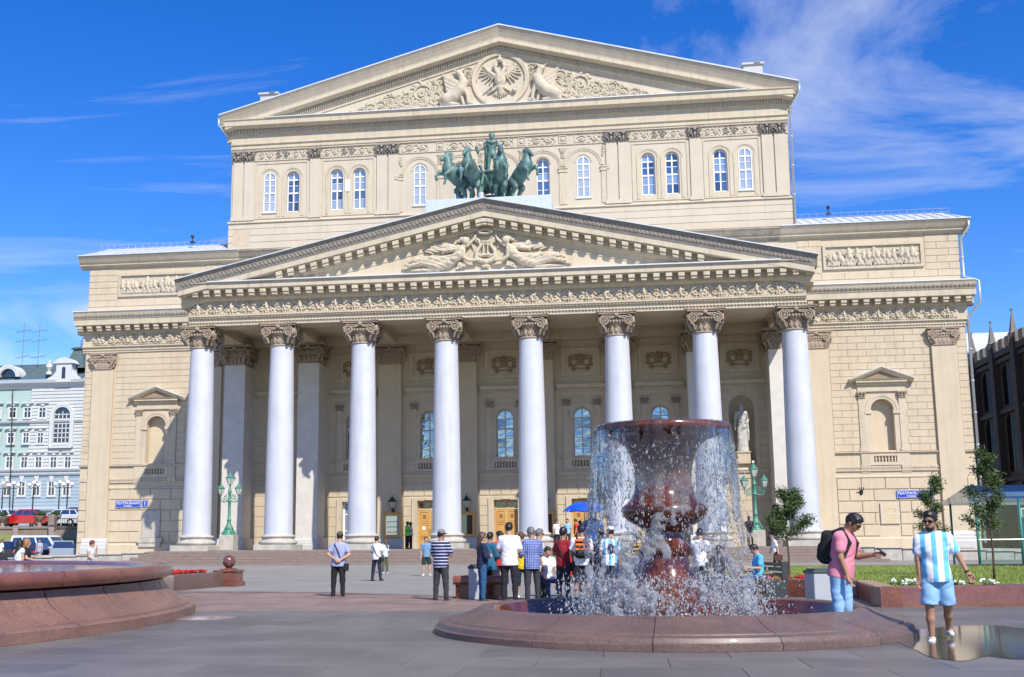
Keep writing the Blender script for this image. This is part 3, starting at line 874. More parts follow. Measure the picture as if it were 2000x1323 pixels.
def panes(w, h, rails, fr, parent, mats, y=-.03):
    r = w / 2; zc = h - r
    zs = [fr] + [z for z, t in rails] + [h]
    for j in range(len(zs) - 1):
        z0, z1 = zs[j], zs[j + 1]
        for g in (-1, 1):
            mt = mats[(j * 2 + (g > 0)) % len(mats)]
            key = (round(w, 2), round(h, 2), j, g, mt.name)
            if key not in PC:
                q = MB()
                if j == len(zs) - 2:
                    pts = [(0, z0), (g * (r - fr * .5), z0)] + ([(g * (r - fr * .5), zc)] if zc > z0 else []) + [(g * (r - fr * .5) * cos(a), zc + (r - fr * .5) * sin(a)) for a in [pi / 2 * i / 8 for i in range(1, 9)]]
                    pts = [p for p in pts if p[1] >= z0 - 1e-6]
                    if g < 0: pts = pts[::-1]
                    q.add([(x, 0, z) for x, z in pts], [tuple(range(len(pts)))])
                else:
                    a, b = (0, r) if g > 0 else (-r, 0); a += (-fr * .5 if False else 0)
                    q.add([(a, 0, z0), (b, 0, z0), (b, 0, z1), (a, 0, z1)], [(0, 1, 2, 3)])
                PC[key] = q.mesh('pane', mt)
            obj('pane', PC[key], parent, (0, y, 0))
PC = {}
RAILS = [(.82, .025), (1.55, .06), (2.28, .03)]
WM1 = window_frame(1.16, 3.27, [(.66, .02), (1.28, .02), (1.95, .05), (2.62, .03)], .06, .07, WINFRAME2)
SMALLCAP = None
def small_cap():
    q = MB(); q.box(-.24, -.14, 0, .24, 0, .06); q.box(-.2, -.1, .06, .2, 0, .34); q.box(-.29, -.2, .36, .29, 0, .44)
    for s_ in (-1, 1):
        q.tube(spiral(s_ * .2, .27, .09, 1.4, pi / 2, -s_, -.15, n=10), .025, 4); q.tube([(s_ * .1, -.12, .06), (s_ * .15, -.16, .2), (s_ * .22, -.2, .16)], [.04, .05, .03], 5)
    q.ell((0, -.15, .3), (.07, .05, .08), 6, 5); q.ell((0, -.13, .14), (.06, .05, .1), 6, 5)
    return q.mesh('small_capital', CAPITAL, auto=40)
SMALLCAP = small_cap()
m = MB(); m.box(-.215, -.09, 0, .215, 0, 3.42); SPIL = m.mesh('small_pilaster', WALL)
def mask_panel():
    s = SDF(.03, .02)
    s.ell((0, -.10, .78), (.26, .14, .36)); s.ell((0, -.2, .76), (.05, .08, .1), k=.03)
    for g in (-1, 1):
        s.ell((g * .1, -.2, .86), (.06, .05, .03), sub=True, k=.01); putto(s, g * .66, .36, .72, -g, y=-.03)
        s.chain([(g * .2, -.05, .5), (g * .5, -.07, .38), (g * .85, -.05, .5)], [.05, .06, .04]); s.chain([(g * .12, -.05, 1.1), (g * .5, -.05, 1.12), (g * .8, -.05, 1.0)], [.06, .05, .04])
        scroll_prims(s, g * .45, .18, .14, g, th=.04)
    s.ell((0, -.18, .60), (.09, .05, .03), sub=True, k=.01)
    for i in range(9): s.ell((-.6 + .15 * i, -.06, .2 + .03 * (i % 2)), (.07, .06, .06), k=.01)
    for i in range(7):
        a = pi * i / 6; s.ell((.27 * cos(a), -.06, .88 + .28 * sin(a)), (.08, .08, .09), k=.02)
    s.post = lambda D, X, Y, Z: np.maximum(D, Y - .05)
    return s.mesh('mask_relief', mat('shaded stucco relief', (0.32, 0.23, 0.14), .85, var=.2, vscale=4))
MASK = mask_panel()
for k in range(-3, 4):
    x = BX[k + 3] + (.12 * (1 if k > 0 else -1) if abs(k) == 3 else 0)
    # framed mask panel
    q = MB()
    for a, b, c, d, dd in ((-1.3, 12.53, 1.3, 12.72, .12), (-1.3, 14.26, 1.3, 14.45, .12), (-1.3, 12.72, -1.12, 14.26, .12), (1.12, 12.72, 1.3, 14.26, .12),
                           (-1.12, 12.722, 1.12, 12.80, .07), (-1.12, 14.18, 1.12, 14.258, .07), (-1.118, 12.80, -1.04, 14.18, .07), (1.04, 12.80, 1.118, 14.18, .07)):
        q.box(x + a, YW - dd, b, x + c, YW, d)
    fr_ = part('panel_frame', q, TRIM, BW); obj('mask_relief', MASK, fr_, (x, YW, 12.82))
    # hood and frieze over the opening
    hood(1.62, 'hood', BW, (x, YW, 11.50))
    q = MB(); q.box(x - 1.30, YW - .07, 11.10, x + 1.30, YW, 11.16); part('string_course', q, TRIM, BW)
    if abs(k) == 3: continue
    xw = x + .03
    for g in (-1, 1):
        p = obj('small_pilaster', SPIL, BW, (xw + g * 1.03, YW, 7.10)); obj('small_capital', SMALLCAP, p, (0, 0, 3.42)); q = MB(); q.box(-.27, -.13, 0, .27, 0, .16); part('small_base', q, TRIM, p)
    part('arch_moulding', arch_band(xw, 9.82, .62, .98, -.09, 0), TRIM, BW, loc=(0, YW, 0), auto=40)
    q = MB()
    for g in (-1, 1):
        q.box(xw + g * .80 - .22, -.12, 9.68, xw + g * .80 + .22, 0, 9.82); q.box(xw + g * .80 - .17, -.05, 7.1, xw + g * .80 + .17, 0, 9.68)
    part('jamb', q, TRIM, BW, loc=(0, YW, 0))
    w_ = obj('window', WM1, BW, (xw, YW + .32, 7.13)); panes(1.16, 3.27, [(.66, .02), (1.28, .02), (1.95, .05), (2.62, .03)], .06, w_, [rnd.choice((GLASS, GLASS, GLASS_B, GLASS_C)) for _ in range(10)])
    # balustrade below the sill
    q = MB(); q.box(-1.3, -.10, .0, -.72, 0, .72); q.box(.72, -.10, 0, 1.3, 0, .72); q.box(-.72, -.10, 0, .72, 0, .16); q.box(-.72, -.10, .56, .72, 0, .72); q.box(-1.74, -.13, .722, 1.74, 0, .82); q.box(-.9, -.22, .822, .9, 0, .88)
    b_ = part('balustrade', q, TRIM, BW, loc=(xw, YW, 6.28)); q = MB(); q.box(-.72, -.008, .162, .72, -.004, .558); part('backing', q, DARKV, b_)  # flat dark sheet stands in for the shade behind the balusters
    for i in range(7): obj('baluster', BAL, b_, (-.6 + .2 * i, -.055, .185), scale=(1, 1, 1.08))
    q = MB(); q.box(xw - .05, YW - .2, 7.16, xw + .09, YW - .06, 7.30); part('floodlight', q, WINFRAME, BW)
# doors
def door_leaf():
    q = MB(); q.box(-.37, -.05, 0, .37, 0, 2.58)
    for z0, z1 in ((.12, .72), (.80, 1.62), (1.70, 2.48)):
        for a, b, c, d in ((-.28, z0, .28, z0 + .05), (-.28, z1 - .05, .28, z1), (-.28, z0 + .05, -.23, z1 - .05), (.23, z0 + .05, .28, z1 - .05)): q.box(a, -.085, b, c, -.05, d)
        q.box(-.17, -.07, z0 + .11, .17, -.05, z1 - .11)
    return q.mesh('door_leaf', GOLDWOOD)
LEAF = door_leaf()
m = MB(); m.tube([(0, 0, 0), (0, -.07, .03), (0, -.08, .18), (0, -.07, .33), (0, 0, .36)], .014, 6); HANDLE = m.mesh('handle', BLACK, smooth=True)
for k in range(-2, 3):
    xw = BX[k + 3] + .03
    q = MB()
    for g in (-1, 1): q.box(xw + g * 1.0 - .19, -.10, FL, xw + g * 1.0 + .19, .0, 4.30)
    q.box(xw - 1.19, -.10, 4.302, xw + 1.19, 0, 4.50); q.box(xw - .30, -.16, 4.34, xw + .30, -.102, 4.52)
    part('door_surround', q, TRIM, BW, loc=(0, YW, 0))
    if abs(k) < 2:
        q = MB(); q.box(-.81, -.02, 2.62, .81, .05, 3.22)
        for a, b, c, d in ((-.81, 2.62, .81, 2.74), (-.81, 3.10, .81, 3.22), (-.81, 2.742, -.70, 3.098), (.70, 2.742, .81, 3.098), (-.08, 2.742, .08, 3.098)): q.box(a, -.1, b, c, -.02, d)
        q.box(-.81, -.1, 0, -.75, .05, 2.62); q.box(.75, -.1, 0, .81, .05, 2.62)
        d_ = part('door', q, GOLDWOOD, BW, loc=(xw, YW + .42, FL))
        for g in (-1, 1):
            l = obj('door_leaf', LEAF, d_, (g * .376, 0, .02)); obj('handle', HANDLE, d_, (g * .06, -.06, .95))
            q = MB(); q.box(g * .376 - .1, -.092, 2.02, g * .376 + .1, -.072, 2.28); part('vent_grille', q, DARKWOOD, d_)
            q = MB(); q.add([(g * .39 - .3, 0, 2.75), (g * .39 + .3, 0, 2.75), (g * .39 + .3, 0, 3.09), (g * .39 - .3, 0, 3.09)], [(0, 1, 2, 3)]); part('pane', q, GLASS_DARK, d_, loc=(0, -.03, 0))
            q = MB()
            for i in range(3):
                q.tube(spiral(g * .39 - .2 + .2 * i, 2.92, .09, .95, 0, 1, -.05, n=10, k=1.0), .012, 4)
            part('grille', q, WINFRAME2, d_)
        if k == -1:
            q = MB(); q.box(-.52, -.1, 1.25, -.34, -.09, 1.5); part('paper_notice', q, WINFRAME, d_)
    else:
        q = MB()
        for a, b, c, d in ((-.81, 0, -.70, 3.22), (.70, 0, .81, 3.22), (-.70, 0, .70, .2), (-.70, 3.1, .70, 3.22), (-.05, .2, .05, 3.1), (-.70, 2.3, -.05, 2.38), (.05, 2.3, .70, 2.38), (-.7, 1.2, -.05, 1.26), (.05, 1.2, .7, 1.26)): q.box(a, -.08, b, c, 0, d)
        w_ = part('window', q, WINFRAME, BW, loc=(xw, YW + .40, FL))
        for g in (-1, 1):
            for z0, z1 in ((.2, 1.2), (1.26, 2.3), (2.38, 3.1)):
                q = MB(); a, b = sorted((g * .05, g * .70)); q.add([(a, 0, z0), (b, 0, z0), (b, 0, z1), (a, 0, z1)], [(0, 1, 2, 3)]); part('pane', q, mat('green blind glass', (.30, .36, .26), .25) if False else GLASS_CURT, w_, loc=(0, -.03, 0))

# ---------------------------------------------------------------- wings
def wing(g):
    """g = -1 or 1: the wing on that side"""
    X = lambda x: g * x
    nx = 24.95 * g
    q = MB(); q.holed([(min(19.3 * g, 30.55 * g), .85), (max(19.3 * g, 30.55 * g), .85), (max(19.3 * g, 30.55 * g), 22.0), (min(19.3 * g, 30.55 * g), 22.0)], [arch_loop(nx, 1.46, 7.22, 10.60)], YWING, [.5])
    a, b = sorted((30.549 * g, 30.40 * g))
    q.box(a, YWING + .002, .85, b, YWING + 30, 22.0)
    q.box(min(19.9 * g, 30.3 * g), YWING + .53, 6.0, max(19.9 * g, 30.3 * g), YWING + .7, 12.0)
    W = part('wing_wall', q, WALL, T)
    lo, hi = sorted((21.78 * g, 28.22 * g)); o0, o1 = sorted((29.92 * g, 30.55 * g))
    bl = ((nx - 1.52, nx + 1.52, 7.0, 11.75), (nx - 1.9, nx + 1.9, 11.5, 12.1), (nx - 1.3, nx + 1.3, 12.05, 12.35), (nx - .6, nx + .6, 12.3, 12.6))
    courses(W, lo, hi, 7.16, .4505, 18, 1.20, YWING, blocked=bl)
    courses(W, lo, hi, 1.68, .752, 5, 1.52, YWING, blocked=((24.98 - .64, 24.98 + .64, 2.3, 3.95),) if g > 0 else ((-25.1 - .72, -25.1 + .72, 1.7, 3.95),), d=.06, gap=.06)
    courses(W, o0, o1, 7.16, .4505, 18, 3.0, YWING); courses(W, o0, o1, 1.68, .752, 5, 3.0, YWING, d=.06, gap=.06)
    # attic stones
    al, ah = sorted((20.1 * g, 30.55 * g))
    courses(W, al, ah, 18.72, .47, 6, 1.5, YWING, blocked=((g * 25.0 - 3.35, g * 25.0 + 3.35, 19.38, 21.24),), d=.035)
    # bands
    q = MB()
    x0, x1 = sorted((20.0 * g, 30.6 * g)); c0, c1 = sorted((21.75 * g, 28.26 * g))
    q.ext([(0, 7.0), (-.09, 7.0), (-.09, 7.05), (-.16, 7.08), (-.16, 7.14), (0, 7.15)], c0, c1)
    q.ext([(0, 5.98), (-.05, 5.98), (-.05, 6.24), (0, 6.24)], c0, c1)
    q.ext([(0, 5.46), (-.09, 5.46), (-.09, 5.54), (-.04, 5.58), (0, 5.58)], c0, c1); q.ext([(0, 5.86), (-.1, 5.88), (-.1, 5.95), (0, 5.97)], c0, c1)
    d0, d1 = sorted((29.9 * g, 30.6 * g))
    q.ext([(0, 7.0), (-.09, 7.0), (-.16, 7.08), (-.16, 7.14), (0, 7.15)], d0, d1); q.ext([(0, 5.98), (-.05, 5.98), (-.05, 6.24), (0, 6.24)], d0, d1)
    part('string_course', q, TRIM, W, loc=(0, YWING, 0))
    q = MB()
    for i in range(52): xx = c0 + (c1 - c0) * (i + .5) / 52; q.ell((xx, -.06, 6.11), (.055, .05, .09), 6, 4, Matrix.Rotation(.6, 3, 'Y'))
    part('leaf_moulding', q, RELIEF, W, loc=(0, YWING, 0))['kind'] = 'stuff'
    # plinth course
    q = MB(); q.ext([(0, .85), (-.12, .85), (-.12, 1.52), (-.06, 1.60), (0, 1.62)], c0, c1); part('plinth_course', q, WALL, W, loc=(0, YWING, 0))
    # blind window: pilasters, arch, hood with small pediment
    N = part('blind_window', arch_band(nx, 9.87, .73, 1.08, -.10, 0), TRIM, W, loc=(0, YWING, 0), auto=40)
    q = MB()
    for h in (-1, 1):
        q.box(nx + h * .90 - .24, -.13, 9.62, nx + h * .90 + .24, 0, 9.86); q.box(nx + h * .90 - .17, -.05, 7.16, nx + h * .90 + .17, 0, 9.62)
        q.box(nx + h * 1.28 - .22, -.10, 7.16, nx + h * 1.28 + .22, 0, 10.74)
        obj('small_capital', SMALLCAP, N, (nx + h * 1.28, -.02, 10.66), scale=(1, 1, .95))
        q.box(nx + h * 1.28 - .28, -.16, 7.162, nx + h * 1.28 + .28, 0, 7.34)
    q.box(nx - 1.5, -.12, 11.09, nx + 1.5, 0, 11.20); q.box(nx - 1.5, -.08, 11.202, nx + 1.5, 0, 11.48)
    part('jamb', q, TRIM, N)
    hood(1.62, 'hood', N, (nx, 0, 11.46))
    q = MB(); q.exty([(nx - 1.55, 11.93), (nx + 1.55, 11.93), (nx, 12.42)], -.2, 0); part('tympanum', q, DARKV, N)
    for h in (-1, 1):
        q = MB(); xa, xb = sorted((nx, nx + h * 2.02)); za, zb = (12.66, 11.88) if h > 0 else (11.88, 12.66)
        q.ext([(0, -.26), (-.3, -.24), (-.36, -.16), (-.46, -.10), (-.50, -.04), (-.50, 0), (0, 0)], xa, xb, za, zb); part('raking_cornice', q, TRIM, N)
        q = MB(); q.ext([(0, .005), (-.53, .005), (-.53, .05), (0, .06)], xa, xb, za, zb); part('flashing', q, FLASH, N)
    q = MB(); q.box(-1.52, -.10, 0, -.72, 0, .74); q.box(.72, -.10, 0, 1.52, 0, .74); q.box(-.72, -.10, 0, .72, 0, .20); q.box(-.72, -.10, .60, .72, 0, .74)
    for h in (-1, 1): q.ext([(0, -.55), (-.03, -.5), (-.14, -.15), (-.16, -.002), (0, -.002)], h * 1.28 - .3, h * 1.28 + .3)
    b_ = part('balustrade', q, TRIM, N, loc=(nx, 0, 6.25)); q = MB(); q.box(-.72, -.008, .202, .72, -.004, .598); part('backing', q, DARKV, b_)  # dark sheet just proud of the wall: baluster shade painted in
    for i in range(7): obj('baluster', BAL, b_, (-.6 + .2 * i, -.055, .22))
    # entablature of the wing
    q = MB(); e0, e1 = sorted((19.0 * g, 30.75 * g))
    q.ext([(0, 15.30), (-.10, 15.30), (-.10, 15.46), (-.14, 15.48), (-.14, 15.62), (-.26, 15.70), (-.26, 15.78), (-.12, 15.80), (-.12, 16.66), (0, 16.66)], e0, e1)
    E_ = part('wing_entablature', q, TRIM, T, loc=(0, YWING, 0))
    f0, f1 = sorted((19.0 * g, 31.15 * g))
    q = MB(); q.ext([(.3, 16.662), (-.16, 16.662), (-.26, 16.76), (-.26, 17.20), (-.86, 17.22), (-.86, 17.62), (-.90, 17.64), (-1.02, 18.06), (-1.06, 18.12), (-1.06, 18.2), (.3, 18.24)], f0, f1); part('cornice', q, TRIM, E_)
    q = MB(); q.ext([(.3, 18.245), (-1.09, 18.205), (-1.10, 18.17), (-1.10, 18.24), (-.1, 18.44), (.3, 18.44)], f0, f1); part('flashing', q, FLASH, E_)
    q = MB()
    for i in range(44):
        xx = f0 + (f1 - f0) * (i + .5) / 44; q.ell((xx, -.97, 17.86), (.10, .05, .12), 6, 5); q.ell((xx + .14, -.97, 17.82), (.03, .04, .10), 5, 4)
    part('sima_ornament', q, GREYCAP, E_)['kind'] = 'stuff'
    for i in range(17): obj('modillion', MODIL, E_, (g * (19.2 + .72 * i), -.255, 16.82), scale=(1, 1.05, 1))
    for i in range(10): obj('frieze_scroll', FRW[(i * 2) % 3], E_, (g * (19.6 + 1.1 * i), -.12, 15.83), scale=((-1) ** i, 1.5, 1.1))
    q = MB()
    for i in range(60): xx = e0 + (e1 - e0) * (i + .5) / 60; q.ell((xx, -.14, 15.47), (.085, .04, .04), 6, 4)
    part('bead_moulding', q, TRIM, E_)['kind'] = 'stuff'
    # attic panel
    q = MB(); pc = g * 25.0
    for a, b, c, d, dd in ((-3.25, 19.42, 3.25, 19.60, .14), (-3.25, 20.97, 3.25, 21.16, .14), (-3.25, 19.60, -3.06, 20.97, .14), (3.06, 19.60, 3.25, 20.97, .14)): q.box(pc + a, YWING - dd, b, pc + c, YWING, d)
    PF = part('relief_panel', q, TRIM, W)
    for i in range(17):
        obj('relief_figure', FIG[(i * 3 + i // 4) % 5], PF, (pc - 2.75 + 5.5 * i / 16 + rnd.uniform(-.1, .1), YWING - .03 - .03 * (i % 2), 19.61), rot=(0, rnd.uniform(-.22, .22), 0), scale=(rnd.choice((-1, 1)), 1.2, rnd.uniform(.72, 1.02)))
    q = MB(); q.box(pc - 3.06, YWING - .01, 19.60, pc + 3.06, YWING - .002, 20.97); part('panel_ground', q, RELIEF, PF)
    # attic cornice and roof
    q = MB(); h0, h1 = sorted((19.0 * g, 31.2 * g))
    q.ext([(.3, 21.60), (-.10, 21.60), (-.10, 21.70), (-.30, 21.80), (-.30, 21.90), (-.42, 22.0), (-.60, 22.28), (-.66, 22.34), (-.66, 22.42), (.3, 22.44)], h0, h1); part('attic_cornice', q, TRIM, T, loc=(0, YWING, 0))
    q = MB(); q.add([(20.0 * g, YWING - .72, 22.47), (31.25 * g, YWING - .72, 22.47), (30.6 * g, YWING + 3.2, 24.0), (20.0 * g, YWING + 3.2, 24.0)], [(0, 1, 2, 3) if g > 0 else (3, 2, 1, 0)])
    q.add([(31.25 * g, YWING - .72, 22.47), (31.25 * g, YWING + 30, 22.47), (30.6 * g, YWING + 30, 24.0), (30.6 * g, YWING + 3.2, 24.0)], [(0, 1, 2, 3) if g > 0 else (3, 2, 1, 0)])
    q.add([(20.0 * g, YWING + 3.2, 24.0), (30.6 * g, YWING + 3.2, 24.0), (30.6 * g, YWING + 30, 24.0), (20.0 * g, YWING + 30, 24.0)], [(0, 1, 2, 3) if g > 0 else (3, 2, 1, 0)])
    q.box(min(19.0 * g, 31.24 * g), YWING - .74, 22.435, max(19.0 * g, 31.24 * g), YWING - .69, 22.50)
    for i in range(16): xx = g * (20.4 + .68 * i); q.ext([(YWING - .72, 22.475), (YWING - .72, 22.52), (YWING + 3.2, 24.05), (YWING + 3.2, 24.005)], xx - .015, xx + .015)
    R_ = part('roof', q, ROOF, T)
    q = MB()
    for i in range(20):
        xx = g * (20.2 + 10.4 * i / 19)
        q.tube([(xx, YWING + 1.6, 23.1), (xx, YWING + 1.6, 23.85)], .014, 4)
    for z in (23.35, 23.6, 23.85): q.tube([(20.2 * g, YWING + 1.6, z), (30.6 * g, YWING + 1.6, z)], .012, 4)
    part('railing', q, mat('galvanised railing', (.5, .5, .52), .5, metal=.5), T) if g < 0 else part('railing', q, bpy.data.materials['galvanised railing'], T)
    # camera on the roof railing
    q = MB(); q.box(-.14, -.14, 0, .14, .14, .1); q.tube([(0, 0, .1), (0, 0, .4)], .04, 6); q.ell((0, -.05, .5), (.13, .18, .14), 8, 6); part('roof_camera', q, BLACK if g < 0 else BLACK, T, loc=(g * (23.4 if g < 0 else 22.6), YWING + 1.6, 23.75))
def figure_unit(seed):
    s = SDF(.04, .03); q = random.Random(seed)
    putto(s, 0, .02, 1.22, q.choice((-1, 1)), k=.03, y=-.05)
    for i in range(6):
        x = q.uniform(-.18, .18); s.cap((x, -.06, .75), (x + q.uniform(-.2, .2), -.05, .08), .06, .07, k=.03)
    for i in range(4): x = q.uniform(-.35, .35); z = q.uniform(.1, 1.1); s.ell((x, -.02, z), (.1, .06, .08), k=.02)
    s.post = lambda D, X, Y, Z: np.maximum(D, Y - .03)
    return s.mesh('relief_figure', RELIEF)
FIG = [figure_unit(i + 41) for i in range(5)]
wing(-1); wing(1)
# downpipes
PIPE = mat('grey zinc pipe', (.55, .58, .60), .4, var=.1, vscale=3, metal=.4)
def pipe(pts, r=.085): 
    q = MB(); q.tube(pts, r, 10)
    for i in range(len(pts) - 1):
        a, b = Vector(pts[i]), Vector(pts[i + 1])
        n = int((a - b).length / 2.2)
        for k in range(1, n + 1):
            p = a.lerp(b, k / (n + 1)); q.tube([p + (b - a).normalized() * -.05, p + (b - a).normalized() * .05], r * 1.3, 10)
    return part('downpipe', q, PIPE, T, smooth=True)
for g in (1,):
    pipe([(g * 31.1, YWING - .6, 22.3), (g * 31.1, YWING - .6, 21.9), (g * 30.68, YWING - .12, 21.2), (g * 30.68, YWING - .12, 18.6), (g * 31.35, YWING - .9, 18.1), (g * 31.35, YWING - .9, 16.7), (g * 30.72, YWING - .15, 15.8), (g * 30.70, YWING - .15, 1.2)])

# ================================================================== figures
SKIN = mat('skin', (0.50, 0.29, 0.19), .6, coords='object')
SKIN2 = mat('tanned skin', (0.36, 0.19, 0.115), .6, coords='object')
SKIN3 = mat('dark skin', (0.10, 0.055, 0.035), .6, coords='object')
HAIR_B = mat('black hair', (0.012, 0.010, 0.009), .45, coords='object')
HAIR_BR = mat('brown hair', (0.11, 0.055, 0.028), .5, var=.4, vscale=30, coords='object')
HAIR_BL = mat('blond hair', (0.38, 0.21, 0.08), .5, c2=(.20, .10, .04), vscale=25, coords='object')
HAIR_R = mat('red hair', (0.16, 0.025, 0.02), .5, coords='object')
HAIR_G = mat('grey hair', (0.22, 0.22, 0.22), .6, c2=(.06, .06, .06), vscale=30, coords='object')
CLOTH = {}
def cloth(name, c, var=.12):
    if name not in CLOTH: CLOTH[name] = mat(name, c, .9, var=var, vscale=9, coords='object', bump=.25, bscale=22)
    return CLOTH[name]
def nrm(v):
    v = np.array(v, float); return v / np.linalg.norm(v)
HANG = {'L': ((.16, .02, -1), (.06, -.18, -1)), 'R': ((-.16, .02, -1), (-.06, -.18, -1))}
STAND = {'L': ((.07, -.02, -1), (.03, .03, -1)), 'R': ((-.07, .02, -1), (-.03, .03, -1))}
WALK = {'L': ((.04, -.38, -1), (.02, .06, -1)), 'R': ((-.04, .24, -1), (-.02, .62, -1))}
SIT = {'L': ((.12, -1, -.06), (.02, -.12, -1)), 'R': ((-.12, -1, -.06), (-.02, -.02, -1))}
BEHIND = {'L': ((.42, .28, -1), (-.92, .42, -.55)), 'R': ((-.42, .28, -1), (.92, .42, -.55))}
FRONT = {'L': ((.22, -.10, -1), (-.62, -.85, .10)), 'R': ((-.22, -.10, -1), (.62, -.85, .10))}
CROSS = {'L': ((.30, -.22, -1), (-.95, -.42, .05)), 'R': ((-.30, -.22, -1), (.95, -.42, .12))}
AKIMBO = {'L': ((.62, .12, -1), (-.75, -.35, -.6)), 'R': ((-.62, .12, -1), (.75, -.35, -.6))}

def skeleton(arms, legs, lean=0.0, side=0.0, twist=0.0, head=0.0, hyaw=0.0, fem=False):
    J = {}
    P = np.array([0, 0, .95]); u = nrm((side, -sin(lean), cos(lean)))
    r = np.array([cos(twist), sin(twist), 0.]); r = nrm(r - u * (r @ u)); f = np.cross(u, r) * -1.0
    f = nrm(np.cross(r, u)) * 1.0
    if f[1] > 0: f = -f
    J['P'], J['u'], J['r'], J['f'] = P, u, r, f
    J['C'] = P + u * .33; J['N'] = P + u * .545
    la = lean + head
    hu = nrm((side * .5, -sin(la), cos(la)))
    hf = nrm(np.array([sin(hyaw), -cos(hyaw), 0])); hf = nrm(hf - hu * (hf @ hu)); hr = np.cross(hu, hf)
    J['hu'], J['hf'], J['hr'] = hu, hf, hr
    J['H'] = J['N'] + hu * .145 + hf * .022
    sw = .155 if fem else .178
    for s_, g in (('L', 1), ('R', -1)):
        S = J['N'] - u * .065 + r * g * sw
        a, b = nrm(arms[s_][0]), nrm(arms[s_][1])
        E = S + a * .285; Wr = E + b * .245
        J['S' + s_], J['E' + s_], J['W' + s_], J['hd' + s_] = S, E, Wr, b
        Hp = P + r * g * .092 - u * .03
        a, b = nrm(legs[s_][0]), nrm(legs[s_][1])
        K = Hp + a * .425; A = K + b * .40
        J['T' + s_], J['K' + s_], J['A' + s_] = Hp, K, A
        fd = nrm((g * .18, -1, 0)) if b[2] < -.75 else nrm((g * .1, -.5, -.9))
        J['F' + s_] = fd
    zmin = min(J['AL'][2], J['AR'][2]) - .075
    for k in list(J):
        if k[0] in 'PCNHSEWTKA' and k not in ('u', 'r', 'f', 'hu', 'hf', 'hr') and not k.startswith('hd'): J[k] = J[k] - np.array([0, 0, zmin])
    return J
def frame(r, f, u): return np.stack([r, -f, u], 1)
def body_sdf(J, vox, fat=1.0, fem=False, fingers=True):
    s = SDF(vox, .03)
    R = frame(J['r'], J['f'], J['u']); HR = frame(J['hr'], J['hf'], J['hu'])
    s.ell(J['P'] + J['u'] * .02, (.155 * fat, .11 * fat, .13), R, k=.06); s.ell(J['P'] + J['u'] * .16, (.130 * fat, .098 * fat, .16), R, k=.06)
    s.ell(J['C'] + J['u'] * .03, (.155 * fat, .108 * fat, .19), R, k=.06)
    s.cap(J['SL'] - J['u'] * .01, J['SR'] - J['u'] * .01, .052, k=.05); s.cap(J['N'] - J['u'] * .05, J['N'] + J['hu'] * .1, .062, .055, k=.05)
    s.ell(J['H'] + J['hu'] * .035, (.079, .098, .103), HR, k=.02); s.ell(J['H'] - J['hu'] * .045 + J['hf'] * .022, (.056, .068, .072), HR, k=.04)
    s.cap(J['H'] + J['hf'] * .092 + J['hu'] * .02, J['H'] + J['hf'] * .108 - J['hu'] * .018, .010, .015, k=.014)
    s.cap(J['H'] + J['hf'] * .082 - J['hu'] * .06 - J['hr'] * .02, J['H'] + J['hf'] * .082 - J['hu'] * .06 + J['hr'] * .02, .010, k=.012)
    s.cap(J['H'] + J['hf'] * .082 + J['hu'] * .045 - J['hr'] * .03, J['H'] + J['hf'] * .082 + J['hu'] * .045 + J['hr'] * .03, .010, k=.014)
    for g in (-1, 1):
        s.ell(J['H'] + J['hr'] * g * .077 - J['hf'] * .008, (.012, .022, .032), HR, k=.008)
        s.ell(J['H'] + J['hf'] * .098 + J['hr'] * g * .032 + J['hu'] * .018, (.017, .016, .012), HR, k=.006, sub=True)
    for q, g in (('L', 1), ('R', -1)):
        s.cap(J['S' + q], J['E' + q], .052 * fat ** .5, .040, k=.03); s.cap(J['E' + q], J['W' + q], .041, .027, k=.02)
        d = J['hd' + q]; W = J['W' + q]
        pa = nrm(np.cross(d, np.cross(J['f'], d)) + 1e-6); sd = nrm(np.cross(d, pa))
        s.cap(W + d * .02 - sd * .016, W + d * .085 - sd * .02, .022, .020, k=.02); s.cap(W + d * .02 + sd * .016, W + d * .085 + sd * .02, .022, .020, k=.02)
        if fingers:
            for i, l in enumerate((.068, .078, .074, .058)):
                b0 = W + d * .095 + sd * (-.030 + .020 * i); b1 = b0 + d * l * .55 + pa * .008; b2 = b1 + (d * .6 + pa * .8) * l * .5
                s.chain([b0, b1, b2], [.0105, .010, .009], k=.006)
            t0 = W + d * .035 - sd * g * .028; s.chain([t0, t0 + d * .04 - sd * g * .022 + pa * .012, t0 + d * .068 - sd * g * .018 + pa * .028], [.013, .0115, .010], k=.008)
        s.cap(J['T' + q], J['K' + q], .083 * fat, .054, k=.04); s.cap(J['K' + q], J['K' + q] * .62 + J['A' + q] * .38, .052, .053, k=.03)
        s.cap(J['K' + q] * .62 + J['A' + q] * .38, J['A' + q], .053, .034, k=.03); s.cap(J['A' + q] + np.array([0, 0, -.02]), J['A' + q] + J['F' + q] * .15 + np.array([0, 0, -.05]), .036, .028, k=.03)
    return s
def folds(D, X, Y, Z, a=.006, ph=0.0):
    return D + a * (np.sin(23 * Z + 9 * X + 4 * np.sin(11 * Y + ph) + ph) * .6 + np.sin(31 * X - 17 * Z + 5 * np.sin(13 * Z + ph)) * .4)
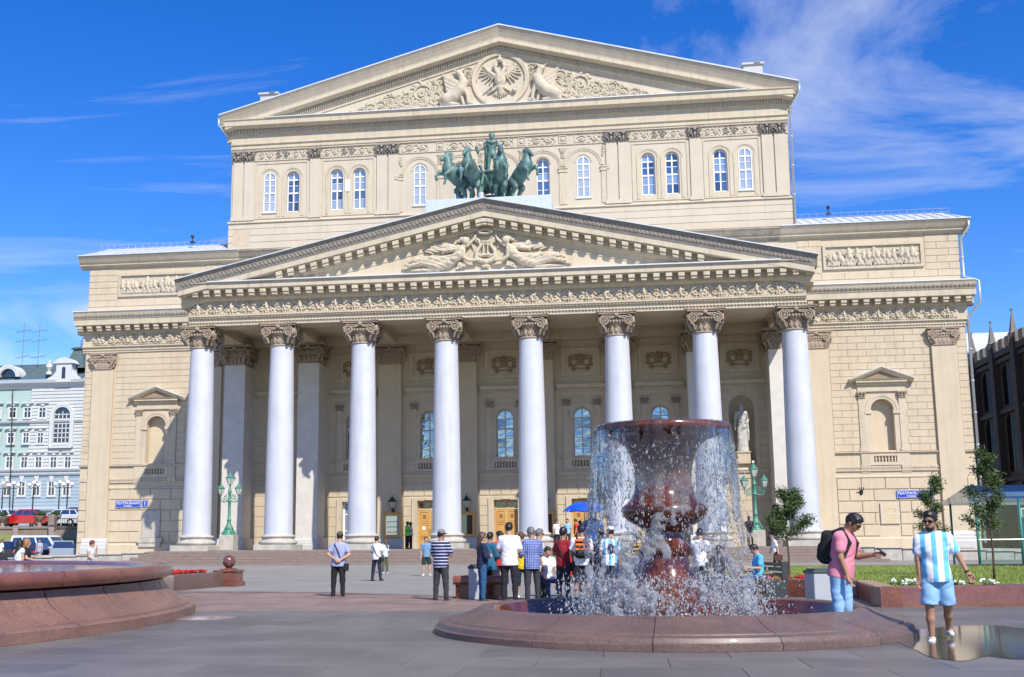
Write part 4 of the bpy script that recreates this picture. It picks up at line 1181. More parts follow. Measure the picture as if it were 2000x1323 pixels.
def shirt_sdf(J, vox, fat=1.0, sleeve=.62, hem=.09, loose=.016, fem=False, ph=0.0):
    s = SDF(vox, .035); R = frame(J['r'], J['f'], J['u']); e = loose
    s.ell(J['P'] + J['u'] * .10, (.150 * fat + e, .116 * fat + e, .46), R, k=.05); s.ell(J['P'] - J['u'] * .08, (.163 * fat + e, .124 * fat + e, .34), R, k=.05)
    s.ell(J['C'] + J['u'] * .02, (.160 * fat + e, .112 * fat + e, .215), R, k=.06); s.cap(J['SL'] - J['u'] * .012, J['SR'] - J['u'] * .012, .058 + e * .5, k=.06); s.cap(J['N'] + J['u'] * .01, J['SL'] - J['r'] * .03, .045, .05, k=.04); s.cap(J['N'] + J['u'] * .01, J['SR'] + J['r'] * .03, .045, .05, k=.04)
    if fem:
        for g in (-1, 1): s.ell(J['C'] + J['u'] * .02 + J['f'] * .085 + J['r'] * g * .065, (.068, .06, .07), R, k=.04)
    for q in 'LR':
        S, E, W = J['S' + q], J['E' + q], J['W' + q]
        if sleeve <= 1: s.cap(S + (E - S) * .06, S + (E - S) * sleeve, .050 + e * .5, .056 + e, k=.05)
        else:
            s.cap(S + (E - S) * .06, E, .050 + e * .6, .047 + e, k=.05); s.cap(E, E + (W - E) * min(1, sleeve - 1), .046 + e, .034 + e, k=.02)
    hp = J['P'] - J['u'] * hem; u = J['u']; N = J['N']
    def post(D, X, Y, Z):
        D = folds(D, X, Y, Z, .007, ph)
        D = np.maximum(D, (hp[0] - X) * u[0] + (hp[1] - Y) * u[1] + (hp[2] - Z) * u[2])
        c = np.sqrt((X - N[0]) ** 2 + (Y - N[1]) ** 2 + (Z - N[2] - .05) ** 2) - .082
        return np.maximum(D, -c)
    s.post = post
    return s
def pants_sdf(J, vox, fat=1.0, length=2.0, loose=.014, flare=0.0, ph=0.0):
    # length: 0..1 along the thigh, 1..2 along the shin
    s = SDF(vox, .03); R = frame(J['r'], J['f'], J['u']); e = loose
    s.ell(J['P'] + J['u'] * .0, (.148 * fat + e, .106 * fat + e, .14), R, k=.06)
    for q in 'LR':
        T_, K, A = J['T' + q], J['K' + q], J['A' + q]
        if length <= 1: s.cap(T_, T_ + (K - T_) * length, .086 * fat + e, .066 + e + flare, k=.035)
        else:
            s.cap(T_, K, .086 * fat + e, .060 + e + flare * .4, k=.035); s.cap(K, K + (A - K) * (length - 1), .058 + e + flare * .4, .046 + e + flare, k=.03)
    u = J['u']; wp = J['P'] + u * .10
    ends = []
    for q in 'LR':
        T_, K, A = J['T' + q], J['K' + q], J['A' + q]
        if length <= 1: d = nrm(K - T_); ends.append((T_ + (K - T_) * length, d))
    def post(D, X, Y, Z):
        D = folds(D, X, Y, Z, .006, ph)
        D = np.maximum(D, (X - wp[0]) * u[0] + (Y - wp[1]) * u[1] + (Z - wp[2]) * u[2])
        for e_, d in ends:
            near = (X - e_[0]) ** 2 + (Y - e_[1]) ** 2 + (Z - e_[2]) ** 2 < .02
            D = np.where(near, np.maximum(D, (X - e_[0]) * d[0] + (Y - e_[1]) * d[1] + (Z - e_[2]) * d[2]), D)
        return D
    s.post = post
    return s
def hair_sdf(J, vox, style='short'):
    s = SDF(vox, .02); HR = frame(J['hr'], J['hf'], J['hu']); H, hu, hf, hr = J['H'], J['hu'], J['hf'], J['hr']
    s.ell(H + hu * .042 - hf * .008, (.088, .108, .108), HR)
    if style == 'short': s.ell(H + hu * .10 + hf * .02, (.07, .085, .055), HR, k=.03)
    if style == 'curly':
        s.ell(H + hu * .07, (.095, .11, .11), HR)
    if style == 'long':
        s.ell(H + hu * .0 - hf * .04, (.095, .09, .14), HR, k=.04)
        s.cap(H - hf * .06 - hu * .05, J['N'] - J['f'] * .11 - J['u'] * .16, .085, .075, k=.05)
        for g in (-1, 1): s.cap(H + hr * g * .075 - hf * .02, J['N'] + J['r'] * g * .09 - J['f'] * .06 - J['u'] * .12, .035, .04, k=.04)
    n = nrm(hf * .80 - hu * .60); pc = H + hf * .052 + hu * (.028 if style != 'long' else .02)
    low = H - hu * .075
    def post(D, X, Y, Z):
        cut = (X - pc[0]) * n[0] + (Y - pc[1]) * n[1] + (Z - pc[2]) * n[2]
        D = np.maximum(D, cut)
        if style != 'long': D = np.maximum(D, (low[0] - X) * hu[0] + (low[1] - Y) * hu[1] + (low[2] - Z) * hu[2])
        return D + .006 * np.sin(90 * X + 60 * Z) * np.sin(80 * Y + 40 * Z)
    s.post = post
    return s
def person(label, head_px, hpx, H, yaw, arms, legs, top, bottom, hair=('short', HAIR_B), skin=SKIN, lean=0.0, side=0.0, twist=0.0, head=0.0, hyaw=0.0, fat=1.0, fem=False,
           sleeve=.62, hem=.09, plen=1.93, flare=0.0, shoes=None, ground=0.0, vox=.018, group=None, cap=None, bag=None, beard=None, glasses=False, depth=None, seat=None, sleeves_mat=None, loose=.016, extra=None, y=None):
    t = depth if depth else F_PX * H / hpx
    hp = _C + _ray(*head_px) * t if y is None else at_y(head_px[0], head_px[1], y)
    sc = H / 1.75
    J = skeleton(arms, legs, lean, side + rnd.uniform(-.05, .05), twist + rnd.uniform(-.14, .14), head + rnd.uniform(-.04, .12), hyaw + rnd.uniform(-.35, .35), fem)
    ca, sa = cos(yaw), sin(yaw)
    off = J['H'] * sc
    ox, oy = off[0] * ca - off[1] * sa, off[0] * sa + off[1] * ca
    E = thing('person', label, 'person', (hp[0] - ox, hp[1] - oy, ground), yaw, group, sc)
    ph = rnd.random() * 6
    obj('body', body_sdf(J, vox * .8, fat, fem, fingers=vox < .02).mesh('body', skin), E)
    obj('shirt', shirt_sdf(J, vox, fat, sleeve, hem, loose, fem, ph).mesh('shirt', top), E)
    obj('trousers' if plen > 1.2 else 'shorts', pants_sdf(J, vox, fat, plen, .014, flare, ph).mesh('trousers', bottom), E)
    for q in 'LR':
        s = SDF(max(.012, vox * .7), .03); A = J['A' + q]; F = J['F' + q]
        s.cap(A + np.array([0, 0, -.005]), A + np.array([0, 0, -.035]), .045, .043); s.cap(A + np.array([0, 0, -.038]) - F * .035, A + F * .15 + np.array([0, 0, -.045]), .042, .036)
        zb = min(A[2] - .075, A[2] - .075)
        s.post = lambda D, X, Y, Z: np.maximum(D, zb - Z)
        obj('shoe', s.mesh('shoe', shoes or cloth('black leather', (.02, .02, .02))), E)
    if hair: obj('hair', hair_sdf(J, vox * .75, hair[0]).mesh('hair', hair[1]), E)
    HR = frame(J['hr'], J['hf'], J['hu']); Hc, hu, hf, hr = J['H'], J['hu'], J['hf'], J['hr']
    if cap:
        s = SDF(vox * .7, .015); s.ell(Hc + hu * .075, (.092, .110, .095), HR); s.ell(Hc + hu * .06 + hf * .13, (.075, .075, .014), HR)
        b = Hc + hu * .05
        s.post = lambda D, X, Y, Z: np.maximum(D, (b[0] - X) * hu[0] + (b[1] - Y) * hu[1] + (b[2] - Z) * hu[2])
        obj('cap', s.mesh('cap', cap), E)
    if beard:
        s = SDF(vox * .7, .02); s.ell(Hc - hu * .068 + hf * .026, (.0595, .0715, .066), HR)
        b = Hc - hu * .052 + hf * .05; n2 = nrm(hu * .9 + hf * .42); mo = Hc + hf * .1 - hu * .055
        s.post = lambda D, X, Y, Z: np.maximum(np.maximum(D, (X - b[0]) * n2[0] + (Y - b[1]) * n2[1] + (Z - b[2]) * n2[2]), (b[0] - X) * hf[0] * .0 + (Hc[1] * 0 - 1))
        obj('beard', s.mesh('beard', beard), E)
    if glasses:
        q = MB()
        for g in (-1, 1):
            c_ = Hc + hf * .098 + hr * g * .036 + hu * .020
            q.ell(c_, (.032, .012, .022), 10, 6, Matrix(HR.tolist()))
            q.tube([c_ + hr * g * .026, Hc + hf * .05 + hr * g * .082 + hu * .022, Hc + hr * g * .084 + hu * .018], .005, 5)
        q.tube([Hc + hf * .108 - hr * .01 + hu * .024, Hc + hf * .108 + hr * .01 + hu * .024], .005, 5)
        part('sunglasses', q, cloth('dark lens', (.008, .008, .009), 0), E, smooth=True)
    if bag == 'strap':                                     # cross-body strap over the back and chest
        s = SDF(.014, .01)
        for sg in (-1, 1):
            f = J['f'] * sg
            s.chain([J['SL'] - J['r'] * .06 + J['u'] * .075, J['SL'] - J['r'] * .07 + f * .12 + J['u'] * .02, J['C'] + f * (.15 * fat + .01), J['P'] - J['r'] * .10 + f * (.13 * fat + .01) + J['u'] * .08, J['P'] - J['r'] * .20 - J['u'] * .02], [.014] * 5)
        s.box(J['P'] - J['r'] * .22 - J['u'] * .10, (.055, .12, .10), .03, frame(J['r'], J['f'], J['u']))
        obj('shoulder_bag', s.mesh('shoulder_bag', cloth('black nylon', (.015, .015, .017))), E)
    if bag and bag[0] == 'pack':
        R = frame(J['r'], J['f'], J['u']); s = SDF(.016, .03)
        s.box(J['C'] - J['f'] * .205 - J['u'] * .03, (.145, .085, .23), .07, R, k=.05); s.box(J['C'] - J['f'] * .285 - J['u'] * .10, (.11, .045, .11), .04, R, k=.05)
        for g in (-1, 1):
            s.chain([J['C'] - J['f'] * .16 + J['r'] * g * .09 + J['u'] * .17, J['N'] + J['r'] * g * .105 + J['u'] * .035, J['C'] + J['f'] * .135 + J['r'] * g * .115 + J['u'] * .08, J['C'] + J['f'] * .09 + J['r'] * g * .165 - J['u'] * .12, J['C'] - J['f'] * .13 + J['r'] * g * .14 - J['u'] * .20], [.026] * 5, k=.01)
        o = obj('backpack', s.mesh('backpack', bag[1]), E)
        if len(bag) > 2:
            for i in range(3):
                s = SDF(.014, .02); c_ = J['C'] - J['f'] * .30 + J['u'] * (.15 - .10 * i)
                s.cap(c_ - J['r'] * .13, c_ + J['r'] * .13, .034); obj('backpack_pocket', s.mesh('pocket', bag[2]), o)
    if extra: extra(E, J)
    return E, J

# ================================================================== theatre: attic wall and upper block
m = MB(); m.add([(-19.3, YWING + .001, 15.0), (19.3, YWING + .001, 15.0), (19.3, YWING + .001, 22.5), (-19.3, YWING + .001, 22.5)], [(0, 1, 2, 3)])
AW = part('attic_wall', m, WALL, T)
m = MB(); m.ext([(.3, 21.60), (-.10, 21.60), (-.10, 21.70), (-.30, 21.80), (-.30, 21.90), (-.42, 22.0), (-.60, 22.28), (-.66, 22.34), (-.66, 22.42), (.3, 22.46)], -18.99, 18.99)
part('attic_cornice', m, mat('rain stained cornice', (.43, .37, .28), .85, var=.35, vscale=1.4, streak=.35), AW, loc=(0, YWING, 0))
for g in (-1, 1): courses(AW, *sorted((13.5 * g, 18.95 * g)), 20.2, .47, 3, 1.5, YWING, d=.035)
WX = [-17.02, -15.28, -12.02, -10.34, -5.88, -2.94, 0.0, 2.94, 5.80, 10.32, 11.98, 15.27, 16.96]
holes = [arch_loop(x, .96, 25.32, 28.40) for x in WX]
m = MB(); m.holed([(-19.93, 24.66), (19.93, 24.66), (19.93, 32.4), (-19.93, 32.4)], holes, YUP, [.30] * len(holes))
m.box(-20.03, YUP - .08, 22.3, 20.03, YUP + .6, 24.66)
for g in (-1, 1):
    a, b = sorted((19.929 * g, 19.7 * g)); m.box(a, YUP + .002, 24.662, b, YUP + 40, 33.0)
    a, b = sorted((20.029 * g, 19.7 * g)); m.box(a, YUP + .602, 22.3, b, YUP + 40, 24.66)
m.box(-19.6, YUP + .36, 24.8, 19.6, YUP + .5, 29.0)
UB = part('upper_wall', m, UPWALL, T)
for i in range(4):
    q = MB(); q.bbox(-20.05, -.045, 0, 20.05, 0, .485, .018); part('stone_course', q, UPWALL, UB, loc=(0, YUP - .08, 22.62 + .505 * i))
q = MB(); q.box(-19.66, -.002, 0, -18.4, .004, 1.2); part('patched_plaster', q, mat('patched plaster', (.58, .49, .35), .9, var=.2, vscale=2.5), UB, loc=(0, YUP - .13, 22.9))
m = MB(); m.ext([(0, 24.56), (-.22, 24.56), (-.22, 24.62), (-.14, 24.68), (-.06, 24.74), (0, 24.75)], -20.1, 20.1); part('string_course', m, TRIM, UB, loc=(0, YUP, 0))
m = MB()
m.ext([(0, 29.26), (-.06, 29.26), (-.06, 29.33), (0, 29.33)], -19.95, 19.95)
m.ext([(0, 30.06), (-.10, 30.06), (-.10, 30.14), (-.16, 30.20), (-.16, 30.28), (-.10, 30.30), (-.10, 30.48), (-.2, 30.54), (-.2, 30.62), (-.12, 30.66), (-.12, 31.26), (0, 31.26)], -20.0, 20.0)
ATT = part('architrave', m, TRIM, UB, loc=(0, YUP, 0))
m = MB(); m.ext([(.2, 31.262), (-.14, 31.262), (-.22, 31.30), (-.22, 31.62), (-.46, 31.66), (-.60, 31.76), (-.78, 31.80), (-.78, 32.12), (-.86, 32.22), (-.86, 32.28), (.2, 32.32)], -20.35, 20.35)
CORN = part('upper_cornice', m, TRIM, T, loc=(0, YUP, 0))
m = MB()
for i in range(230): x = -20.1 + 40.2 * (i + .5) / 230; m.box(x - .055, -.36, 31.36, x + .055, -.22, 31.60)
part('dentil_moulding', m, TRIM, CORN)['kind'] = 'stuff'
m = MB(); m.ext([(-.1, 32.33), (-.90, 32.29), (-.91, 32.26), (-.91, 32.33), (-.02, 32.62)], -17.2, 17.2); part('flashing', m, FLASH, CORN)
# upper pilasters with weathered capitals
CAPU = None
def upper_capital():
    q = MB(); q.box(-.40, -.10, 0, .40, 0, .08); q.box(-.36, -.08, .08, .36, 0, .62); q.box(-.5, -.26, .70, .5, 0, .82)
    for s_ in (-1, 1):
        q.tube(spiral(s_ * .30, .52, .15, 1.6, pi / 2, -s_, -.20, n=14), .045, 5); q.tube([(s_ * .16, -.10, .08), (s_ * .22, -.2, .34), (s_ * .34, -.28, .28)], [.07, .08, .05], 6)
        q.tube([(s_ * .34, -.08, .08), (s_ * .38, -.16, .22), (s_ * .46, -.22, .18)], [.05, .06, .03], 5)
    q.ell((0, -.17, .3), (.10, .09, .2), 7, 5); q.ell((0, -.24, .62), (.12, .08, .1), 7, 5)
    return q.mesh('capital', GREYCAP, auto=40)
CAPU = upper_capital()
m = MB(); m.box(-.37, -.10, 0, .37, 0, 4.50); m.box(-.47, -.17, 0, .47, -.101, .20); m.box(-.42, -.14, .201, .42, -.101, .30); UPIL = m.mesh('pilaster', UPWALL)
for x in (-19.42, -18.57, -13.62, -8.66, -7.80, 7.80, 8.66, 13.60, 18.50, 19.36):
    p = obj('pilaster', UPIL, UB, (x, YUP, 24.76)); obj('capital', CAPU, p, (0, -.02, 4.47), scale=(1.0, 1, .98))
# frieze scrolls between the capitals
for x0, x1, n in ((-18.0, -14.15, 3), (-13.1, -9.2, 3), (9.2, 13.1, 3), (14.15, 18.0, 3), (-7.2, -5.2, 1.5), (5.2, 7.2, 1.5)):
    n = int(round(n)) if n > 2 else 1
    for i in range(n):
        w = (x1 - x0) / n; obj('frieze_scroll', FRU[i % 2], UB, (x0 + w * (i + .5), YUP - .01, 29.36), scale=((w / 1.28) * (-1) ** i, 1, 1.03))
for x in (-4.4, -1.47, 1.47, 4.4):
    q = MB()
    for a, b, c, d in ((-.27, 29.4, .27, 29.46), (-.27, 29.94, .27, 30.0), (-.27, 29.46, -.21, 29.94), (.21, 29.46, .27, 29.94)): q.box(a, -.05, b, c, 0, d)
    q.ell((0, -.03, 29.7), (.16, .05, .16), 8, 5); part('rosette_panel', q, RELIEF, UB, loc=(x, YUP, 0))
for x in (-2.94, 0, 2.94): obj('frieze_scroll', FRU[0], UB, (x, YUP - .01, 29.36), scale=(1.5, 1, 1.0))
# windows of the upper block
URAILS = [(.74, .02), (1.42, .055), (1.98, .02), (2.42, .045)]
WM2 = window_frame(.92, 3.02, URAILS, .065, .09)
PAT = [[GLASS_BLIND], [GLASS, GLASS, GLASS, GLASS, GLASS_CURT, GLASS_CURT], [GLASS_CURT, GLASS, GLASS_CURT, GLASS, GLASS_CURT, GLASS_CURT], [GLASS_CURT, GLASS, GLASS_CURT, GLASS_CURT],
       [GLASS_BLIND], [GLASS], [GLASS], [GLASS, GLASS, GLASS_CURT, GLASS], [GLASS_BLIND], [GLASS_CURT, GLASS_CURT, GLASS, GLASS], [GLASS, GLASS_CURT, GLASS, GLASS], [GLASS, GLASS, GLASS_CURT, GLASS_CURT], [GLASS_BLIND]]
for i, x in enumerate(WX):
    flush = i in (0, 4, 8, 12)
    w_ = obj('window', WM2, UB, (x, YUP + (.08 if flush else .30), 25.36)); panes(.92, 3.02, URAILS, .075, w_, [(rnd.choice((GLASS, GLASS_B, GLASS_C)) if g_ is GLASS else g_) for g_ in PAT[i] for _ in (0, 1)])
    q = MB(); q.box(-.56, -.16, -.10, .56, .25, -.02); part('sill', q, FLASH, w_)
    if 4 <= i <= 8:
        part('arch_moulding', arch_band(x, 27.60, 1.18, 1.46, -.07, 0, a0=.06, a1=pi - .06), TRIM, UB, loc=(0, YUP, 0), auto=40); part('arch_moulding', arch_band(x, 27.92, .50, .62, -.04, 0), TRIM, UB, loc=(0, YUP, 0), auto=40)
        s = SDF(.04, .02)
        for g in (-1, 1):
            q = MB()
            for k in range(7): q.ell((g * (1.36 + .03 * k), -.03, 28.35 + .11 * k), (.09 + .02 * k, .05, .06), 6, 4)
            part('spandrel_relief', q, RELIEF, UB, loc=(x, YUP, 0))
    else:
        part('arch_moulding', arch_band(x, 27.92, .60, .80, -.05, 0), TRIM, UB, loc=(0, YUP, 0), auto=40)
        q = MB()
        for g in (-1, 1): q.box(g * .70 - .10, -.045, 25.0, g * .70 + .10, 0, 27.92)
        part('window_surround', q, TRIM, UB, loc=(x, YUP, 0))
for x in (-7.42, -4.41, -1.47, 1.47, 4.37, 7.32):
    q = MB(); q.box(-.26, -.05, 24.9, .26, 0, 27.25); q.box(-.32, -.10, 27.252, .32, 0, 27.36); q.box(-.30, -.07, 27.362, .30, 0, 27.50); q.box(-.34, -.12, 27.502, .34, 0, 27.58); part('impost', q, TRIM, UB, loc=(x, YUP, 0))
for x0, x1 in ((-18.08, -14.15), (-13.08, -9.2), (9.2, 13.08), (14.12, 18.0)):
    q = MB()
    for a, b, c, d in ((x0, 24.86, x1, 24.96), (x0, 29.02, x1, 29.12), (x0, 24.96, x0 + .1, 29.02), (x1 - .1, 24.96, x1, 29.02)): q.box(a, -.045, b, c, 0, d)
    part('panel_frame', q, TRIM, UB, loc=(0, YUP, 0))
q = MB(); q.box(-11.36, -.06, 26.62, -11.0, -.047, 27.5); part('white_panel', q, WINFRAME, UB, loc=(0, YUP - .02, 0))

# ---------------------------------------------------------------- great pediment
SL2 = (38.22 - 32.62) / 20.62
m = MB(); m.exty([(-19.0, 32.30), (19.0, 32.30), (0, 37.45)], YUP - .025, YUP + .5); GP = part('upper_pediment', m, UPWALL, T)
def rake2(prof, w0, name, material):
    q = MB(); dz = -SL2 * w0
    q.ext(prof, -w0, 0, 38.22 + dz, 38.22); q.ext(prof, 0, w0, 38.22, 38.22 + dz)
    return part(name, q, material, GP, loc=(0, YUP, 0))
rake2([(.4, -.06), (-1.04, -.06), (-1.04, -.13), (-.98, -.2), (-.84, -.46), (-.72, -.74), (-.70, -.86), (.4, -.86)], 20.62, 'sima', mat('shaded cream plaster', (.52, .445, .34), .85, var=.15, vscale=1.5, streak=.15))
rake2([(.4, -.862), (-.72, -.862), (-.74, -1.14), (-.60, -1.20), (-.42, -1.26), (-.20, -1.30), (-.20, -1.64), (-.12, -1.70), (-.10, -1.92), (.4, -1.92)], 20.3, 'raking_cornice', TRIM)
rake2([(40, .04), (-1.10, .04), (-1.10, -.055), (40, -.055)], 20.68, 'roof', ROOF)
m = MB()
for g in (-1, 1):
    for i in range(112):
        x = g * (.09 + .172 * i); z = 38.22 - SL2 * abs(x)
        if z - 1.6 < 32.5: continue
        v = [(x + a, y, z + zz - SL2 * g * a) for zz in (-1.58, -1.34) for a, y in ((-.05, -.33), (.05, -.33), (.05, -.2), (-.05, -.2))]
        m.add(v, [(3, 2, 1, 0), (4, 5, 6, 7), (0, 1, 5, 4), (1, 2, 6, 5), (2, 3, 7, 6), (3, 0, 4, 7)])
part('dentil_moulding', m, TRIM, GP, loc=(0, YUP, 0))['kind'] = 'stuff'
# roundel with the crowned two-headed eagle
m = MB(); m.lathe([(1.72, 0), (1.80, -.16), (2.05, -.18), (2.14, -.06), (2.14, 0)], 56); m.xf(Matrix.Rotation(radians(90), 4, 'X'))
m.v = [(x, -abs(y), z) for x, y, z in m.v]
RO = part('roundel', m, TRIM, GP, auto=40, loc=(0, YUP, 34.46))
s = SDF(.034, .03)
s.ell((0, -.16, -.10), (.42, .26, .60), k=.05); s.cap((0, -.14, -.7), (0, -.12, -1.1), .26, .16); s.ell((0, -.30, -.06), (.25, .10, .33), k=.02)
for g in (-1, 1):
    s.chain([(g * .12, -.16, .3), (g * .26, -.18, .62), (g * .34, -.18, .82), (g * .30, -.2, .98)], [.22, .15, .12, .13], k=.04)
    s.cap((g * .38, -.22, .98), (g * .58, -.22, .90), .09, .035, k=.02); s.cap((g * .56, -.22, .91), (g * .58, -.22, .83), .035, .02, k=.01)
    for k in range(3): s.ell((g * .30 + .07 * (k - 1), -.2, 1.18 + .03 * (k == 1)), (.05, .07, .08), k=.01)
    s.cap((g * .18, -.2, 1.11), (g * .42, -.2, 1.11), .05)
    s.chain([(g * .40, -.14, .25), (g * .85, -.14, .62), (g * 1.15, -.14, .98)], [.16, .14, .10], k=.03)
    for i in range(9):
        a0 = radians(72 - 17 * i); bx, bz = g * (.50 + .62 * (1 - i / 8) ** 1.0), .32 + .60 * (1 - i / 8) - .10 * (i / 8)
        L = .62 + .22 * sin(pi * i / 8)
        ex, ez = bx + g * L * cos(a0), bz + L * sin(a0)
        rr = sqrt(ex * ex + ez * ez)
        if rr > 1.58: ex *= 1.58 / rr; ez *= 1.58 / rr
        s.cap((bx, -.12, bz), (ex, -.08 - .03 * (i % 2), ez), .085, .05, k=.008)
    for i in range(6):
        a0 = radians(40 - 22 * i); bx, bz = g * (.44 + .34 * (1 - i / 5)), .24 + .34 * (1 - i / 5)
        s.cap((bx, -.18, bz), (bx + g * .30 * cos(a0), -.2, bz + .30 * sin(a0)), .07, .04, k=.008)
    s.chain([(g * .22, -.14, -.62), (g * .55, -.16, -.86), (g * .78, -.16, -.96)], [.15, .10, .06], k=.03)
    for k in (-1, 0, 1): s.cap((g * .78, -.16, -.96), (g * (.88 + .03 * abs(k)), -.14, -.98 + .10 * k), .04, .025, k=.01)
    for i in range(4): s.cap((g * .06 * i, -.12, -.86), (g * .16 * i, -.10, -1.38 + .07 * i), .08, .055, k=.008)
s.cap((-.70, -.14, -.62), (-1.22, -.14, -1.02), .045, .05); s.ell((-.62, -.16, -.55), .09)
s.ell((1.02, -.16, -.92), .17); s.cap((1.10, -.16, -.76), (1.18, -.16, -.62), .035); s.cap((1.06, -.16, -.66), (1.22, -.16, -.72), .03)
s.ell((0, -.2, 1.44), (.24, .16, .20)); s.cap((-.22, -.2, 1.28), (.22, -.2, 1.28), .07); s.cap((0, -.2, 1.62), (0, -.2, 1.78), .05); s.cap((-.07, -.2, 1.71), (.07, -.2, 1.71), .035)
for i in range(12):
    a = 2 * pi * i / 12; s.ell((.2 * cos(a), -.40, -.08 + .26 * sin(a)), (.05, .04, .05), k=.008)
s.post = lambda D, X, Y, Z: np.maximum(D + .008 * np.sin(42 * X) * np.sin(38 * Z), Y - .04)
obj('eagle_emblem', s.mesh('eagle_emblem', RELIEF), RO)
# griffins and scrolls
V = 0.0117
def gp(x, y, d): return ((x - 1757) * V, d, (600 - y) * V)
def griffin():
    s = SDF(.036, .04)
    ch = lambda pts, rs, d, k=.04: s.chain([gp(x, y, d) for x, y in pts], [r * V for r in rs], k)
    ch([(1425, 560), (1470, 540), (1510, 500), (1530, 455)], [40, 36, 36, 30], -.2, .08)
    ch([(1528, 455), (1515, 410), (1500, 390)], [26, 20, 20], -.22, .05); ch([(1500, 392), (1525, 372), (1536, 362)], [18, 9, 4], -.24, .02); ch([(1510, 402), (1536, 402)], [8, 4], -.24, .02)
    ch([(1490, 385), (1470, 365)], [6, 3], -.22, .01); ch([(1420, 575), (1450, 590), (1490, 594)], [26, 15, 10], -.26); ch([(1400, 560), (1395, 590), (1425, 598)], [24, 14, 9], -.2)
    ch([(1530, 490), (1555, 540), (1560, 585), (1580, 592)], [18, 13, 10, 9], -.26, .03); ch([(1510, 500), (1515, 545), (1530, 592)], [18, 12, 9], -.14, .03)
    for i in range(10):
        ch([(1520 - 3 * i, 470 + 6 * i), (1480 - 6 * i, 440 + 10 * i), (1400 + 3 * i, 395 + 14 * i)], [9, 10, 5], -.22 - .02 * (i % 2), .008)
    ch([(1390, 560), (1350, 585), (1320, 570), (1330, 540), (1350, 548)], [8, 7, 6, 6, 5], -.1, .01)
    s.post = lambda D, X, Y, Z: np.maximum(D, Y - .04)
    return s.mesh('griffin', RELIEF)
GRM = griffin()
for g in (1, -1): obj('griffin', GRM, GP, (0, YUP, 32.62), scale=(g, 1, 1))
def rinceau():
    q = MB(); r_ = random.Random(5)
    def leaf(x, z, a, l, w):
        q.ell((x + l * .5 * cos(a), -.05, z + l * .5 * sin(a)), (l * .55, .07, w), 7, 5, Matrix.Rotation(-a, 3, 'Y'))
    xs = [(1345, 540, 52), (1265, 505, 62), (1270, 575, 34), (1175, 545, 50), (1110, 575, 34), (1070, 535, 34), (1010, 570, 36), (940, 580, 30), (880, 600, 24), (820, 610, 19), (760, 622, 14), (710, 630, 9), (1225, 560, 30), (975, 600, 16), (1040, 600, 18), (905, 612, 14), (845, 622, 11), (1130, 530, 24), (1410, 585, 22), (1340, 470, 40), (1390, 440, 34), (1560, 380, 26), (1580, 440, 24)]
    for k, (x, y, r) in enumerate(xs):
        cx, cz, R = (x - 1757) * V, (600 - y) * V, r * V
        g = 1 if k % 2 else -1
        pts = spiral(cx, cz, R, 1.7, r_.uniform(0, 6), g, -.06, n=20)
        q.tube(pts, [R * .13 * (1 - .5 * i / 20) for i in range(21)], 5)
        for i in range(7): a = 2 * pi * i / 7; q.ell((cx + R * .22 * cos(a), -.09, cz + R * .22 * sin(a)), (R * .17, .06, R * .17), 6, 4)
        for i in range(15):
            a = 2 * pi * i / 15 + r_.uniform(-.3, .3); leaf(cx + R * .95 * cos(a), cz + R * .95 * sin(a), a + g * 1.0, R * r_.uniform(.5, .8), R * .15)
    q.tube([((x - 1757) * V, -.04, (600 - y) * V) for x, y in ((1400, 590), (1340, 592), (1290, 540), (1230, 560), (1180, 600), (1120, 560), (1060, 580), (1000, 600), (930, 600), (860, 615), (780, 622), (690, 636), (660, 640))], [.09, .09, .08, .08, .08, .07, .07, .06, .06, .05, .05, .04, .03], 6)
    for i in range(90):
        t = r_.random(); x = 700 + 690 * t; y = 640 - t * 150 * r_.uniform(.1, 1); leaf((x - 1757) * V, (600 - y) * V, r_.uniform(0, 6.28), .3 * (.3 + t), .07 * (.4 + t))
    return q.mesh('scroll_relief', RELIEF, auto=50)
RIN = rinceau()
for g in (1, -1): obj('scroll_relief', RIN, GP, (0, YUP, 32.60), scale=(g, 1, 1))
# chimneys, ridge railing, corner pipes
for x in (-17.6, 17.95):
    q = MB(); q.box(-.66, -.5, -.9, .66, .5, .42); q.box(-.78, -.62, .421, .78, .62, .56); c_ = part('chimney', q, WHITEBASE, T, loc=(x, 10.4, 34.45))
    q = MB(); q.box(.05, -.625, .44, .5, -.62, .53); part('vent', q, BLACK, c_)
RAILM = bpy.data.materials['galvanised railing']
q = MB(); n = 54
for i in range(n + 1):
    x = -19.6 + 39.2 * i / n; z = 38.26 - SL2 * abs(x)
    q.tube([(x, 9.2, z - .05), (x, 9.2, z + .68)], .030 if i % 2 else .045, 4)
    if i < n:
        for k in (.35, .65): x2 = x + 39.2 / n * k; z2 = 38.26 - SL2 * abs(x2); q.tube([(x2, 9.2, z2 + .05), (x2, 9.2, z2 + .5)], .020, 4)
for h in (.12, .5, .62): q.tube([(-19.6, 9.2, 38.26 - SL2 * 19.6 + h), (0, 9.2, 38.26 + h), (19.6, 9.2, 38.26 - SL2 * 19.6 + h)], .022, 4)
part('ridge_railing', q, mat('reddish railing', (.40, .34, .38), .5, metal=.3), T)
pipe([(20.72, YUP - .9, 32.4), (20.72, YUP - .9, 31.9), (20.15, YUP - .2, 31.0), (20.08, YUP - .2, 22.7)], .075)
pipe([(-20.72, YUP - .9, 32.4), (-20.72, YUP - .9, 31.9), (-20.15, YUP - .2, 31.1)], .075)

